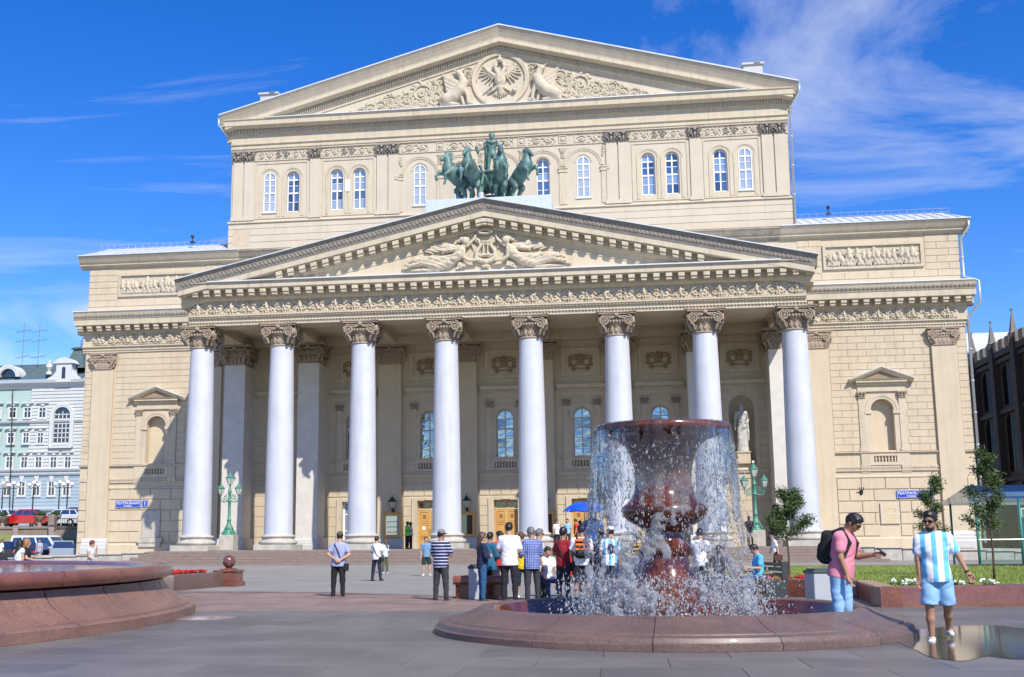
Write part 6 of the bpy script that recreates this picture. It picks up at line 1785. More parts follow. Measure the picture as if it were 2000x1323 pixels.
# ================================================================== flower beds, lawn, kerbs
GRASSM = mat('lawn soil', (.17, .20, .05), .95, var=.3, vscale=2)
BLADE = mat('grass blade', (.30, .36, .07), .7, c2=(.17, .23, .04), vscale=1.2)
RED = mat('red begonia', (.62, .015, .02), .6, var=.4, vscale=20); WHITEF = mat('white blossom', (.80, .80, .76), .7); LEAFD = mat('bed foliage', (.05, .10, .025), .7, var=.4, vscale=14)
def wall_blocks(parent, pts, h, w, material, L=1.5, name='granite_block'):
    for (x0, y0), (x1, y1) in zip(pts, pts[1:]):
        d = math.hypot(x1 - x0, y1 - y0); n = max(1, round(d / L)); a = math.atan2(y1 - y0, x1 - x0)
        q = MB(); l = d / n - .006
        q.ext([(w, 0), (0, 0), (0, h - .05), (.015, h - .015), (.05, h), (w - .05, h), (w, h - .05)], 0, l)
        me = q.mesh(name, material, auto=30)
        for i in range(n): obj(name, me, parent, (x0 + (x1 - x0) * i / n, y0 + (y1 - y0) * i / n, 0), rot=(0, 0, a))
LAWN_E = [(10.3, -34.4), (13.35, -37.0), (12.98, -41.15), (16.1, -40.2), (20.5, -38.8), (34, -34.5)]
KB = thing('lawn_kerb_wall', 'low polished red granite wall edging the lawn', 'low wall', (0, 0, 0))
wall_blocks(KB, LAWN_E, .46, .42, GRAN_POL)
m = MB(); m.extz([(10.5, -34.0), (13.5, -36.8), (13.2, -40.8), (16.1, -39.9), (20.5, -38.5), (34, -34.2), (40, -15.2), (14.6, -15.2), (10.5, -26)], .0, .30); LW = tag(part('lawn', m, GRASSM), kind='structure')
m = MB(); m.extz([(14.4, -15.3), (40, -15.3), (40, -15.0), (14.4, -15.0)], .0, .36); part('kerb', m, KERB, LW)
def inside(x, y, P):
    c = False; n = len(P)
    for i in range(n):
        (x0, y0), (x1, y1) = P[i], P[(i + 1) % n]
        if (y0 > y) != (y1 > y) and x < (x1 - x0) * (y - y0) / (y1 - y0) + x0: c = not c
    return c
LP = [(10.8, -33.6), (13.7, -36.5), (13.6, -40.4), (16.1, -39.6), (20.5, -38.2), (30, -35), (30, -15.4), (14.8, -15.4), (10.8, -26)]
def blades(n, P, z, hmin, hmax, seed):
    q = random.Random(seed); V = []; Fs = []
    x0, x1 = min(p[0] for p in P), max(p[0] for p in P); y0, y1 = min(p[1] for p in P), max(p[1] for p in P); k = 0
    while k < n:
        x, y = q.uniform(x0, x1), y0 + (y1 - y0) * q.random() ** 1.6
        if not inside(x, y, P): continue
        k += 1; a = q.uniform(0, 2 * pi); h = q.uniform(hmin, hmax); w = .012; dx, dy = q.uniform(-.04, .04), q.uniform(-.04, .04); b = len(V)
        V += [(x - w * cos(a), y - w * sin(a), z), (x + w * cos(a), y + w * sin(a), z), (x + dx, y + dy, z + h)]; Fs.append((b, b + 1, b + 2))
    me = bpy.data.meshes.new('grass'); me.from_pydata(V, [], Fs); me.materials.append(BLADE); return me
o = obj('grass', blades(60000, LP, .29, .05, .11, 3)); tag(o, 'short sunlit lawn grass behind the granite wall', 'grass', kind='stuff')
def bedding(name, label, spots, seed, petal, z, group):
    # clumps of leaves with blossom heads
    q = random.Random(seed); leaf = MB(); fl = MB()
    for x, y in spots:
        for i in range(5):
            a = q.uniform(0, 6.28); c_ = (x + .09 * cos(a), y + .09 * sin(a), z + q.uniform(.05, .14)); leaf.ell(c_, (.06, .06, .015), 5, 3, Matrix.Rotation(q.uniform(-.8, .8), 3, 'X') @ Matrix.Rotation(q.uniform(-.8, .8), 3, 'Y'))
        for i in range(5):
            fl.ell((x + q.uniform(-.10, .10), y + q.uniform(-.10, .10), z + q.uniform(.14, .22)), (.035, .035, .028), 5, 4)
    R = thing(name, label, 'flowers', group=group)
    f = part('foliage', leaf, LEAFD, R); p = part('blossoms', fl, petal, R); f['kind'] = 'stuff'; p['kind'] = 'stuff'
q_ = random.Random(9)
sp = []
for i in range(46):
    t = (q_.randrange(7) + .25 * q_.random()) / 7; sp.append((10.9 + 2.5 * t, -33.95 - 2.1 * t + q_.uniform(-.1, .6)))
bedding('red_flower_bed', 'row of red bedding flowers along the lawn wall behind the bench', sp, 1, RED, .30, None)
bedding('white_flower_patch', 'white blossoms dotted in the lawn beside the granite wall', [(13.9 + q_.uniform(0, 3.6), -38.6 + q_.uniform(-.6, .9)) for i in range(9)], 2, WHITEF, .30, None)
# bed on the other side with its ball pedestal
BK = thing('flower_bed_kerb', 'low red granite kerb round a bed of red flowers by the ball pedestal', 'low wall', (0, 0, 0))
wall_blocks(BK, [(-12.4, -34.6), (-6.45, -31.2), (-6.15, -27.3)], .50, .34, GRAN_DRY, 1.3)
m = MB(); m.extz([(-12.4, -34.2), (-6.7, -31.0), (-6.4, -27.3), (-14, -24)], 0, .36); part('soil', m, GRASSM, BK)
bedding('red_flower_bed', 'bed of red flowers behind the granite kerb beside the ball pedestal', [(-6.8 - q_.uniform(0, 4.5), -30.6 + q_.uniform(0, 3.0)) for i in range(230)], 4, RED, .37, None)
BP = thing('ball_pedestal', 'polished brown granite ball on a square pedestal', 'pedestal', (*at_z(446, 1145, 0)[:2], 0))
m = MB(); m.bbox(-.46, -.46, 0, .46, .46, .16, .015); m.bbox(-.39, -.39, .161, .39, .39, .50, .012); m.bbox(-.43, -.43, .501, .43, .43, .56, .012); part('plinth', m, GRAN_POL, BP)
m = MB(); m.lathe([(.30, .561), (.30, .60), (.12, .64)], 24); part('collar', m, GRAN_POL, BP, auto=40)
m = MB(); m.ell((0, 0, .86), .235, 32, 20); part('ball', m, granite('brown ball granite', (.20, .075, .06), (.11, .045, .038), .16, .8), BP, smooth=True)

# ================================================================== street furniture on and round the theatre
def lantern(q, gl, x, y, z, s):
    """six-sided lantern head standing on z: frame into q, glass into gl"""
    q.lathe([(.05 * s, 0), (.10 * s, .03 * s), (.07 * s, .08 * s), (.13 * s, .12 * s)], 6, x, y, z)
    q.lathe([(.30 * s, .56 * s), (.32 * s, .60 * s), (.24 * s, .68 * s), (.12 * s, .80 * s), (.10 * s, .88 * s), (.03 * s, .92 * s), (.03 * s, 1.04 * s), (.0, 1.08 * s)], 6, x, y, z)
    for i in range(6):
        a = pi * i / 3; q.tube([(x + .14 * s * cos(a), y + .14 * s * sin(a), z + .12 * s), (x + .29 * s * cos(a), y + .29 * s * sin(a), z + .57 * s)], .014 * s, 4)
    gl.lathe([(.13 * s, .12 * s), (.28 * s, .57 * s)], 6, x, y, z)
LGLASS = glass_mat('frosted lantern glass', (.55, .57, .52), .15)
def green_lamp(loc, label):
    L = thing('green_lamp_post', label, 'lamp post', loc, group='green lamp posts before the portico')
    q = MB(); q.bbox(-.46, -.46, 0, .46, .46, .96, .03); part('stone_plinth', q, LIMESTONE, L)
    q = MB(); q.lathe([(.42, .96), (.42, 1.02), (.36, 1.08), (.28, 1.18), (.24, 1.32), (.27, 1.38), (.20, 1.46), (.13, 1.7), (.11, 1.84), (.15, 1.9), (.10, 1.96), (.085, 2.6), (.085, 3.0), (.13, 3.04), (.13, 3.10), (.09, 3.16), (.085, 3.6), (.14, 3.66), (.10, 3.74), (.06, 3.9), (.05, 4.0)], 14)
    for i in range(4):
        a = pi / 4 + pi * i / 2; q.tube([(.40 * cos(a), .40 * sin(a), .98), (.42 * cos(a), .42 * sin(a), 1.1), (.30 * cos(a), .30 * sin(a), 1.24), (.22 * cos(a), .22 * sin(a), 1.5)], [.06, .07, .05, .03], 6)
    part('post', q, GREENIRON, L, auto=50)
    for s_ in (-1, 1):
        q = MB(); gl = MB()
        q.tube([(0, 0, 3.22), (s_ * .18, 0, 3.05), (s_ * .40, 0, 3.0), (s_ * .56, 0, 3.12), (s_ * .58, 0, 3.34), (s_ * .58, 0, 3.42)], .035, 6)
        q.tube(spiral(s_ * .24, 3.30, .17, 1.5, 0, s_, 0.0, n=16), .024, 5); q.tube(spiral(s_ * .40, 3.16, .10, 1.2, pi, -s_, 0.0, n=12), .02, 5); q.tube([(0, 0, 3.55), (s_ * .2, 0, 3.5), (s_ * .34, 0, 3.34)], .02, 5)
        lantern(q, gl, s_ * .58, 0, 3.40, .82)
        a_ = part('arm', q, GREENIRON, L, auto=50); part('lantern_glass', gl, LGLASS, a_)
    q = MB(); gl = MB(); lantern(q, gl, 0, 0, 4.0, .92); a_ = part('top_lantern', q, GREENIRON, L, auto=50); part('lantern_glass', gl, LGLASS, a_)
green_lamp((-16.62, 1.3, FL), 'green three-lantern lamp post beside the shaded white pier')
green_lamp((15.62, 1.3, FL), 'green three-lantern lamp post in front of the sunlit statue niche')
def wall_lantern(loc, label):
    L = thing('wall_lantern', label, 'lantern', loc, group='lanterns on the portico pilasters')
    q = MB(); gl = MB(); q.tube([(0, .34, -.1), (0, .12, -.16), (0, 0, -.05)], .04, 6); q.box(-.07, .33, -.3, .07, .38, .15); lantern(q, gl, 0, 0, -.04, .95); part('bracket', q, DARKIRON, L, auto=50); part('lantern_glass', gl, LGLASS, L)
wall_lantern((-7.72 + .30, YP - .38, 3.72), 'dark green wall lantern above the lit notice case'); wall_lantern((-2.52 + .12, YP - .38, 3.72), 'dark green wall lantern above the black notice case'); wall_lantern((2.68 + .1, YP - .38, 3.72), 'dark green wall lantern half hidden behind the middle column')
def case(loc, label, gm):
    L = thing('notice_case', label, 'notice board', loc, group='gold framed notice cases on the pilasters')
    q = MB()
    for a, b, c, d in ((-.62, 0, .62, .16), (-.62, 1.42, .62, 1.58), (-.62, .16, -.46, 1.42), (.46, .16, .62, 1.42)): q.box(a, -.14, b, c, 0, d)
    q.box(-.66, -.18, 1.581, .66, 0, 1.64); part('frame', q, GOLDWOOD, L)
    q = MB(); q.box(-.46, -.06, .16, .46, -.04, 1.42); part('glass', q, gm, L)
    if gm is GLASS_CURT:
        q = MB()
        for i in range(3): q.box(-.36, -.075, .32 + .34 * i, .36, -.065, .36 + .34 * i)
        part('notice_rail', q, BLACK, L)
case((-7.72 + .25, YP - .01, 1.88), 'gold framed notice case with pale glass beside the guard', GLASS_CURT); case((-2.52 + .02, YP - .01, 1.88), 'gold framed notice case with black panel by the centre doors', GLASS_DARK); case((2.68 + .1, YP - .01, 1.88), 'gold framed notice case mostly hidden behind the middle column', GLASS_DARK)
# enamel signs and plaques
FONT = None
def text_mesh(s, size, material, bold=.0, name='lettering'):
    c = bpy.data.curves.new('txt', 'FONT'); c.body = s; c.size = size; c.align_x = 'CENTER'; c.align_y = 'CENTER'; c.extrude = .004; c.offset = bold; c.resolution_u = 3
    o = bpy.data.objects.new('txt', c); col.objects.link(o); dg = bpy.context.evaluated_depsgraph_get(); me = bpy.data.meshes.new_from_object(o.evaluated_get(dg)); bpy.data.objects.remove(o); me.name = name
    me.materials.clear(); me.materials.append(material); return me
BLUE = mat('blue enamel', (.012, .05, .42), .25, spec=.5); WHITEP = mat('white enamel', (.85, .85, .85), .35); GILT = mat('gilded letters', (.70, .50, .16), .4)
def sign(x0, x1, z0, z1, y, lines, label, name='street_sign', cat='sign', plate=BLUE, group=None, ink=None, border=True):
    S = thing(name, label, cat, ((x0 + x1) / 2, y, (z0 + z1) / 2), group=group); w, h = (x1 - x0) / 2, (z1 - z0) / 2
    q = MB(); q.bbox(-w, -.05, -h, w, 0, h, .012); part('plate', q, plate, S)
    if border:
        q = MB()
        for a, b, c, d in ((-w + .03, -h + .03, w - .03, -h + .045), (-w + .03, h - .045, w - .03, h - .03), (-w + .03, -h + .045, -w + .045, h - .045), (w - .045, -h + .045, w - .03, h - .045)): q.box(a, -.054, b, c, -.05, d)
        part('border', q, WHITEP, S)
    for s_, size, dx, dz in lines: obj('lettering', text_mesh(s_, size, ink or WHITEP, .002), S, (dx, -.056, dz), rot=(radians(90), 0, 0))
    return S
sign(25.47, 27.30, 4.10, 4.59, YWING - .09, [('ТЕАТРАЛЬНАЯ', .235, 0, .05), ('ПЛОЩАДЬ', .11, 0, -.13)], 'blue street name sign on the sunny wing partly behind a young tree', group='blue street name signs')
sign(27.36, 27.80, 4.10, 4.59, YWING - .09, [('1', .34, 0, 0)], 'small blue house number plate behind the young tree leaves', group='blue house number plates')
sign(-27.72, -25.85, 4.12, 4.60, YWING - .09, [('ТЕАТРАЛЬНАЯ', .235, 0, .05), ('ПЛОЩАДЬ', .11, 0, -.13)], 'blue street name sign on the wing crossed by the portico shadow', group='blue street name signs')
sign(-25.76, -25.32, 4.14, 4.62, YWING - .09, [('1', .34, 0, 0)], 'small blue house number plate at the edge of the portico shadow', group='blue house number plates')
PLAQ = mat('carved stone plaque', (.60, .52, .40), .7, var=.2, vscale=6)
P1 = sign(24.40, 25.60, 2.46, 3.82, YWING - .05, [('СССР', .30, 0, .22)], 'cream stone plaque with gilded letters on the sunny wing', 'stone_plaque', 'plaque', PLAQ, None, GILT, False)
q = MB()
for i, w in ((0, .34), (3, .42), (4, .42), (5, .36)):
    z = .52 - .2 * i
    for k in range(11): q.box(-w + 2 * w * k / 11, -.056, z - .035, -w + 2 * w * (k + .62) / 11, -.05, z + .035)
part('carved_lines', q, GILT, P1)['kind'] = 'stuff'
P2 = sign(-25.72, -24.38, 2.02, 3.92, YWING - .05, [], 'tall grey stone memorial plaque with ledge half in the portico shadow', 'stone_plaque', 'plaque', mat('grey stone plaque', (.50, .47, .42), .7, var=.25, vscale=5), None, GILT, False)
q = MB(); q.box(-.9, -.25, -1.30, .9, 0, -.96); q.box(-.78, -.2, -1.6, .78, 0, -1.301); part('ledge', q, LIMESTONE, P2)
for x, lb in ((23.28, 'black iron flag bracket on the sunny wing wall'), (-22.35, 'black iron flag bracket beside the column on the shaded wing')):
    B = thing('flag_bracket', lb, 'bracket', (x, YWING - .08, 4.5)); q = MB(); q.ell((0, 0, 0), (.13, .06, .18), 8, 6); part('boss', q, BLACK, B, smooth=True)
    for i in (-1, 0, 1): q = MB(); q.tube([(i * .05, -.02, 0), (i * .14, -.24, .32)], .03, 6); part('socket', q, BLACK, B)

# ================================================================== background: pale street block
MINT = mat('mint stucco', (.40, .53, .50), .85, var=.08, vscale=.6); PALEB = mat('pale blue stucco', (.36, .46, .53), .85, var=.08, vscale=.6); WTRIM = mat('white stucco trim', (.60, .62, .61), .8, var=.06, vscale=.8); SLATE = mat('green slate roof', (.10, .15, .15), .6, var=.3, vscale=1.5)
BY = 55.0
def B(px, py): p = at_y(px, py, BY); return p[0], p[2]
PB = thing('pale_street_block', 'pale mint and white stucco street building with dark green roof and arched window', 'building', (0, 0, 0))
m = MB(); x0, x1 = -75.0, -53.0
m.box(x0, BY, 2.0, x1, BY + 12, 20.8); part('wall', m, MINT, PB)
m = MB(); m.box(x0, BY - .10, 2.0, x1, BY - .002, 10.2); part('lower_wall', m, PALEB, PB)
xa = B(61, 800)[0]; m = MB()
for i in range(24): m.bbox(xa, BY - .16, 10.4 + .40 * i, x1, BY - .003, 10.4 + .40 * i + .34, .03)
part('banded_pavilion', m, WTRIM, PB)
m = MB()
for i in range(18): m.bbox(x0, BY - .14, 3.0 + .40 * i, x1, BY - .101, 3.0 + .40 * i + .36, .015)
part('banded_base', m, PALEB, PB)
m = MB(); m.ext([(0, 20.0), (-.2, 20.0), (-.3, 20.3), (-.7, 20.6), (-.8, 20.9), (0, 21.0)], x0, x1); part('cornice', m, WTRIM, PB, loc=(0, BY, 0))
for z in (15.9, 10.2, 9.7, 5.6):
    m = MB(); m.ext([(0, 0), (-.2, 0), (-.3, .2), (-.3, .28), (0, .3)], x0, x1); part('string_course', m, WTRIM, PB, loc=(0, BY - (.1 if z > 9 else .14), z))
m = MB(); m.add([(x0, BY - .6, 21.0), (x1, BY - .6, 21.0), (x1, BY + 4, 23.6), (x0, BY + 4, 23.6), (x1, BY + 12, 23.6), (x0, BY + 12, 23.6)], [(0, 1, 2, 3), (3, 2, 4, 5)]); part('roof', m, SLATE, PB)
def bwin(px0, px1, py0, py1, hood_=True, key=False):
    (xa_, z1), (xb, z0) = B(px0, py0), B(px1, py1); w = xb - xa_; h = z1 - z0
    W = part('window', (lambda q: (q.box(-.14, -.08, -.14, w + .14, 0, 0), q.box(-.14, -.08, h, w + .14, 0, h + .14), q.box(-.14, -.08, 0, 0, 0, h), q.box(w, -.08, 0, w + .14, 0, h), q)[-1])(MB()), WTRIM, PB, loc=(xa_, BY - .17, z0))
    q = MB()
    for a in (0, .5 * w - .04, w - .08): q.box(a, -.05, 0, a + .08, 0, h)
    q.box(.08, -.05, h * .66, w - .08, -.01, h * .66 + .07); q.box(.08, -.05, 0, w - .08, -.01, .08); part('frame', q, WINFRAME, W)
    q = MB(); q.add([(0, -.005, 0), (w, -.005, 0), (w, -.005, h), (0, -.005, h)], [(0, 1, 2, 3)]); part('pane', q, GLASS_DARK, W)
    if hood_:
        q = MB(); q.box(-.3, -.22, h + .55, w + .3, 0, h + .72); q.ell((w / 2, -.08, h + .36), (.26, .1, .18), 8, 6); part('hood', q, WTRIM, W)
    if key: q = MB(); q.add([(w / 2 - .18, -.16, h + .1), (w / 2 + .18, -.16, h + .1), (w / 2 + .3, -.16, h + .75), (w / 2 - .3, -.16, h + .75)], [(0, 1, 2, 3)]); part('keystone', q, WTRIM, W)
for a, b in ((-9, 3), (20, 33), (49, 62), (78, 91)): bwin(a, b, 798, 817)
for a, b in ((-12, 0), (17, 29), (47, 58), (75, 86)): bwin(a, b, 847, 867)
for a, b in ((-15, -3), (14, 26), (43, 55), (71, 83), (100, 112), (128, 140)): bwin(a, b, 894, 915)
for a, b in ((-18, -6), (9, 21), (38, 50), (67, 79), (96, 108), (125, 137)): bwin(a, b, 943, 969, False, True)
(xa_, zt), (xb, zb) = B(110, 797), B(137, 864); w = xb - xa_; h = zt - zb
AWN = part('arched_window', arch_band(w / 2, h - w / 2, w / 2 + .05, w / 2 + .5, -.3, 0), WTRIM, PB, loc=(xa_, BY - .17, zb))
q = MB()
for g in (0, 1): q.box((-.5 if g == 0 else w + .05), -.3, -.6, (-.05 if g == 0 else w + .5), 0, h - w / 2)
q.box(-.4, -.36, -.7, w + .4, 0, -.4); part('jamb', q, WTRIM, AWN)
q = MB(); q.add([(x, -.01, z) for x, z in arch_loop(w / 2, w, 0, h, 10)], [tuple(range(13))]); part('pane', q, GLASS_DARK, AWN)
q = MB()
for i in range(1, 4): q.box(w * i / 4 - .04, -.07, 0, w * i / 4 + .04, -.02, h - w / 2 + (.3 if i != 2 else .5))
for i in range(1, 7): q.box(0, -.07, h * i / 7.5 - .04, w, -.02, h * i / 7.5 + .04)
part('glazing_bars', q, WINFRAME, AWN)
# roof dressings: lunette dormer, urn, gable dormer, spire
lx, lz = B(21, 738); part('dormer', (lambda q: q)(arch_band(lx, lz, 1.0, 1.45, BY - .75, BY + 1.0)), WTRIM, PB)
q = MB(); q.add([(x, BY - .3, z) for x, z in arc(lx, lz, 1.0, 0, pi, 10)], [tuple(range(11))]); part('dormer_glass', q, GLASS_DARK, PB)
ux, uz = B(99, 733); q = MB(); q.lathe([(.35, 0), (.35, .3), (.15, .4), (.4, .9), (.3, 1.2), (.15, 1.3), (.2, 1.5), (.0, 1.7)], 10, ux, BY - .4, uz); part('urn', q, WTRIM, PB, auto=40)
gx, gz = B(130, 748); q = MB(); q.box(gx - .95, BY - .8, gz, gx + .95, BY + .6, gz + 2.2); q.exty([(gx - 1.3, gz + 2.2), (gx + 1.3, gz + 2.2)] + [(gx + 1.15 * cos(a), gz + 2.2 + .7 * sin(a)) for a in [pi * i / 8 for i in range(1, 8)]], BY - .95, BY + .6)
GD = part('gable_dormer', q, WTRIM, PB)
for s_ in (-1, 1): q = MB(); q.exty([(gx + s_ * .95, gz), (gx + s_ * 2.4, gz), (gx + s_ * 2.0, gz + .5), (gx + s_ * 1.4, gz + .8), (gx + s_ * .95, gz + 1.4)][::s_], BY - .7, BY); part('volute', q, WTRIM, GD)
q = MB(); q.add([(gx + x, BY - .82, gz + .4 + z) for x, z in arch_loop(0, .45, 0, 1.4, 8)], [tuple(range(11))]); part('pane', q, GLASS_DARK, GD)
sx_, sz = B(141, 715); q = MB(); q.lathe([(1.9, 0), (1.2, 1.3), (.75, 2.2), (.7, 2.3), (1.1, 2.45), (.6, 2.7), (.0, 2.75)], 4, sx_, BY + 1.6, sz - .2, pi / 4, pi / 4 + 2 * pi); part('turret_roof', q, SLATE, PB)
q = MB()
for i in range(5): q.tube([(sx_ - .4 + .2 * i, BY + 2.6, sz + 2.2), (sx_ - .4 + .2 * i, BY + 2.6, sz + 3.6 + .3 * (i % 2))], .03, 4)
for i in range(4): q.tube([(sx_ - .5, BY + 2.6, sz + 2.5 + .3 * i), (sx_ + .5, BY + 2.6, sz + 2.5 + .3 * i)], .025, 4)
part('roof_cresting', q, BLACK, PB)
RIMM2 = mat('grey mast steel', (.22, .22, .24), .5)
for px in (17, 48):
    bx, bz = B(px, 700); A = thing('rooftop_antenna', 'lattice television antenna mast on the pale building roof', 'antenna', (bx, BY + 3, bz - .3), group='antenna masts on the pale building')
    q = MB(); q.tube([(0, 0, 0), (0, 0, 5.2)], .045, 5); part('mast', q, RIMM2, A)
    for k, z in enumerate((1.0, 3.0, 4.2)):
        q = MB(); q.tube([(-.9, 0, z - .15), (1.1, 0, z + .1)], .022, 4)
        for i in range(5): q.tube([(-.8 + .4 * i, -.3, z - .1 + .05 * i), (-.8 + .4 * i, .3, z - .1 + .05 * i)], .025, 4)
        part('aerial', q, RIMM2, A)
dx_, dz_ = B(108, 760); q = MB(); q.tube([(B(29, 762)[0], BY - .45, B(29, 762)[1]), (B(29, 900)[0], BY - .45, 5.0)], .06, 6); part('downpipe', q, BLACK, PB)

# ================================================================== terraced bank beside the theatre
BANK = mat('bank grass', (.24, .27, .07), .95, c2=(.17, .21, .05), vscale=.8, bump=.4, bscale=25)
GRW = mat('brown granite wall', (.30, .235, .20), .75, var=.25, vscale=1.5)
m = MB(); m.add([(-140, 29.5, 3.25), (-34, 29.5, 3.25), (-34, 70, 4.4), (-140, 70, 4.4)], [(0, 1, 2, 3)]); tag(part('upper_road', m, PLAZA), kind='structure')
m = MB(); m.add([(-140, 20.5, .26), (-36, 20.5, .26), (-36, 24.6, 1.62), (-140, 24.6, 1.62), (-140, 25.0, 1.62), (-47.0, 25.0, 1.62), (-47.0, 29.2, 2.6), (-140, 29.2, 2.6), (-34, 25, 1.62), (-34, 29.2, 1.62)], [(0, 1, 2, 3), (4, 5, 6, 7), (5, 8, 9, 6)]); tag(part('grass_bank', m, BANK), kind='structure')
RW = thing('terrace_wall', 'brown granite retaining walls stepping up the grassy bank', 'wall', (0, 0, 0))
def rw(pts, z0, z1, w=.5, L=1.8):
    (x0, y0), (x1, y1) = pts; n = max(1, int((x1 - x0) / L))
    for i in range(n): q = MB(); a = x0 + (x1 - x0) * i / n; b = x0 + (x1 - x0) * (i + 1) / n - .02; q.bbox(a, y0, z0, b, y0 + w, z1, .03); part('granite_block', q, GRW, RW)
rw([(-62, 24.5), (-42.8, 24.5)], .9, 1.78); rw([(-62, 29.1), (-41, 29.1)], 1.6, 3.05); rw([(-62, 20.3), (-37, 20.3)], .2, .62); rw([(-62, 29.0), (-41, 29.0)], 3.051, 3.25, .7)
for x, y, z0, z1, hh in ((-47.6, 24.9, 1.7, 2.9, .5), (-44.6, 24.9, 1.65, 2.9, .5), (-42.6, 20.6, .5, 1.75, .4), (-38.8, 20.6, .5, 2.9, .4)):
    q = MB(); q.add([(x - .25, y, z0), (x + .25, y, z0), (x + .25, y, z0 + hh), (x - .25, y, z0 + hh), (x - 2.4 - .25, y + 4.1, z1), (x - 2.4 + .25, y + 4.1, z1), (x - 2.4 + .25, y + 4.1, z1 + hh), (x - 2.4 - .25, y + 4.1, z1 + hh)], [(0, 1, 2, 3), (7, 6, 5, 4), (0, 4, 5, 1), (1, 5, 6, 2), (2, 6, 7, 3), (3, 7, 4, 0)]); part('stair_rail_block', q, GRW, RW)
for i in range(9): q = MB(); t = i / 8; q.bbox(-42.3 - 2.4 * t, 20.8 + 3.9 * t, .2, -39.1 - 2.4 * t, 21.4 + 3.9 * t, .45 + 1.3 * t, .02); part('step', q, GRW, RW)
for x in (-43.4, -40.6): q = MB(); q.bbox(x - .28, 28.6, 3.0, x + .28, 29.2, 4.3, .04); part('post', q, GRW, RW)
q = MB()
for i in range(11): q.tube([(-43.1 + .22 * i, 28.9, 3.2), (-43.1 + .22 * i, 28.9, 3.95)], .025, 4)
for z in (3.3, 3.95): q.tube([(-43.2, 28.9, z), (-40.8, 28.9, z)], .03, 4)
part('iron_railing', q, BLACK, RW)
GLOBE = mat('white globe glass', (.82, .82, .80), .3)
for k, px in enumerate((3, 24, 63, 114, 130)):
    p = at_y(px, 1000, 34.0); Lp = thing('globe_lamp_post', 'black lamp post with white globes on the upper road', 'lamp post', (p[0], 34.0, 3.4), group='globe lamps on the upper road')
    q = MB(); q.lathe([(.22, 0), (.22, .3), (.12, .5), (.07, .8), (.055, 3.9)], 8); q.tube([(-.45, 0, 3.75), (-.3, 0, 3.6), (0, 0, 3.7), (.3, 0, 3.6), (.45, 0, 3.75)], .035, 5); part('post', q, BLACK, Lp, auto=50)
    for dx, dz in ((-.45, 3.95), (0, 4.15), (.45, 3.95)): q = MB(); q.ell((dx, 0, dz), .2, 12, 8); part('globe', q, GLOBE, Lp, smooth=True)
for px in (26, 97, 126):
    p = at_y(px, 1000, 31.0); Up = thing('stone_flower_urn', 'brown stone flower urn on the terrace parapet', 'urn', (p[0], 29.3, 3.25), group='flower urns on the terrace parapet')
    q = MB(); q.lathe([(.25, 0), (.18, .2), (.12, .4), (.5, .8), (.55, .95), (.4, .95), (.0, .85)], 12); part('bowl', q, GRW, Up, auto=50)
    q = MB(); q2 = random.Random(px)
    for i in range(60): q.ell((q2.uniform(-.45, .45), q2.uniform(-.4, .4), 1.0 + q2.uniform(0, .35)), (.09, .09, .04), 5, 3, Matrix.Rotation(q2.uniform(-1, 1), 3, 'X'))
    part('plant', q, LEAFD, Up)['kind'] = 'stuff'

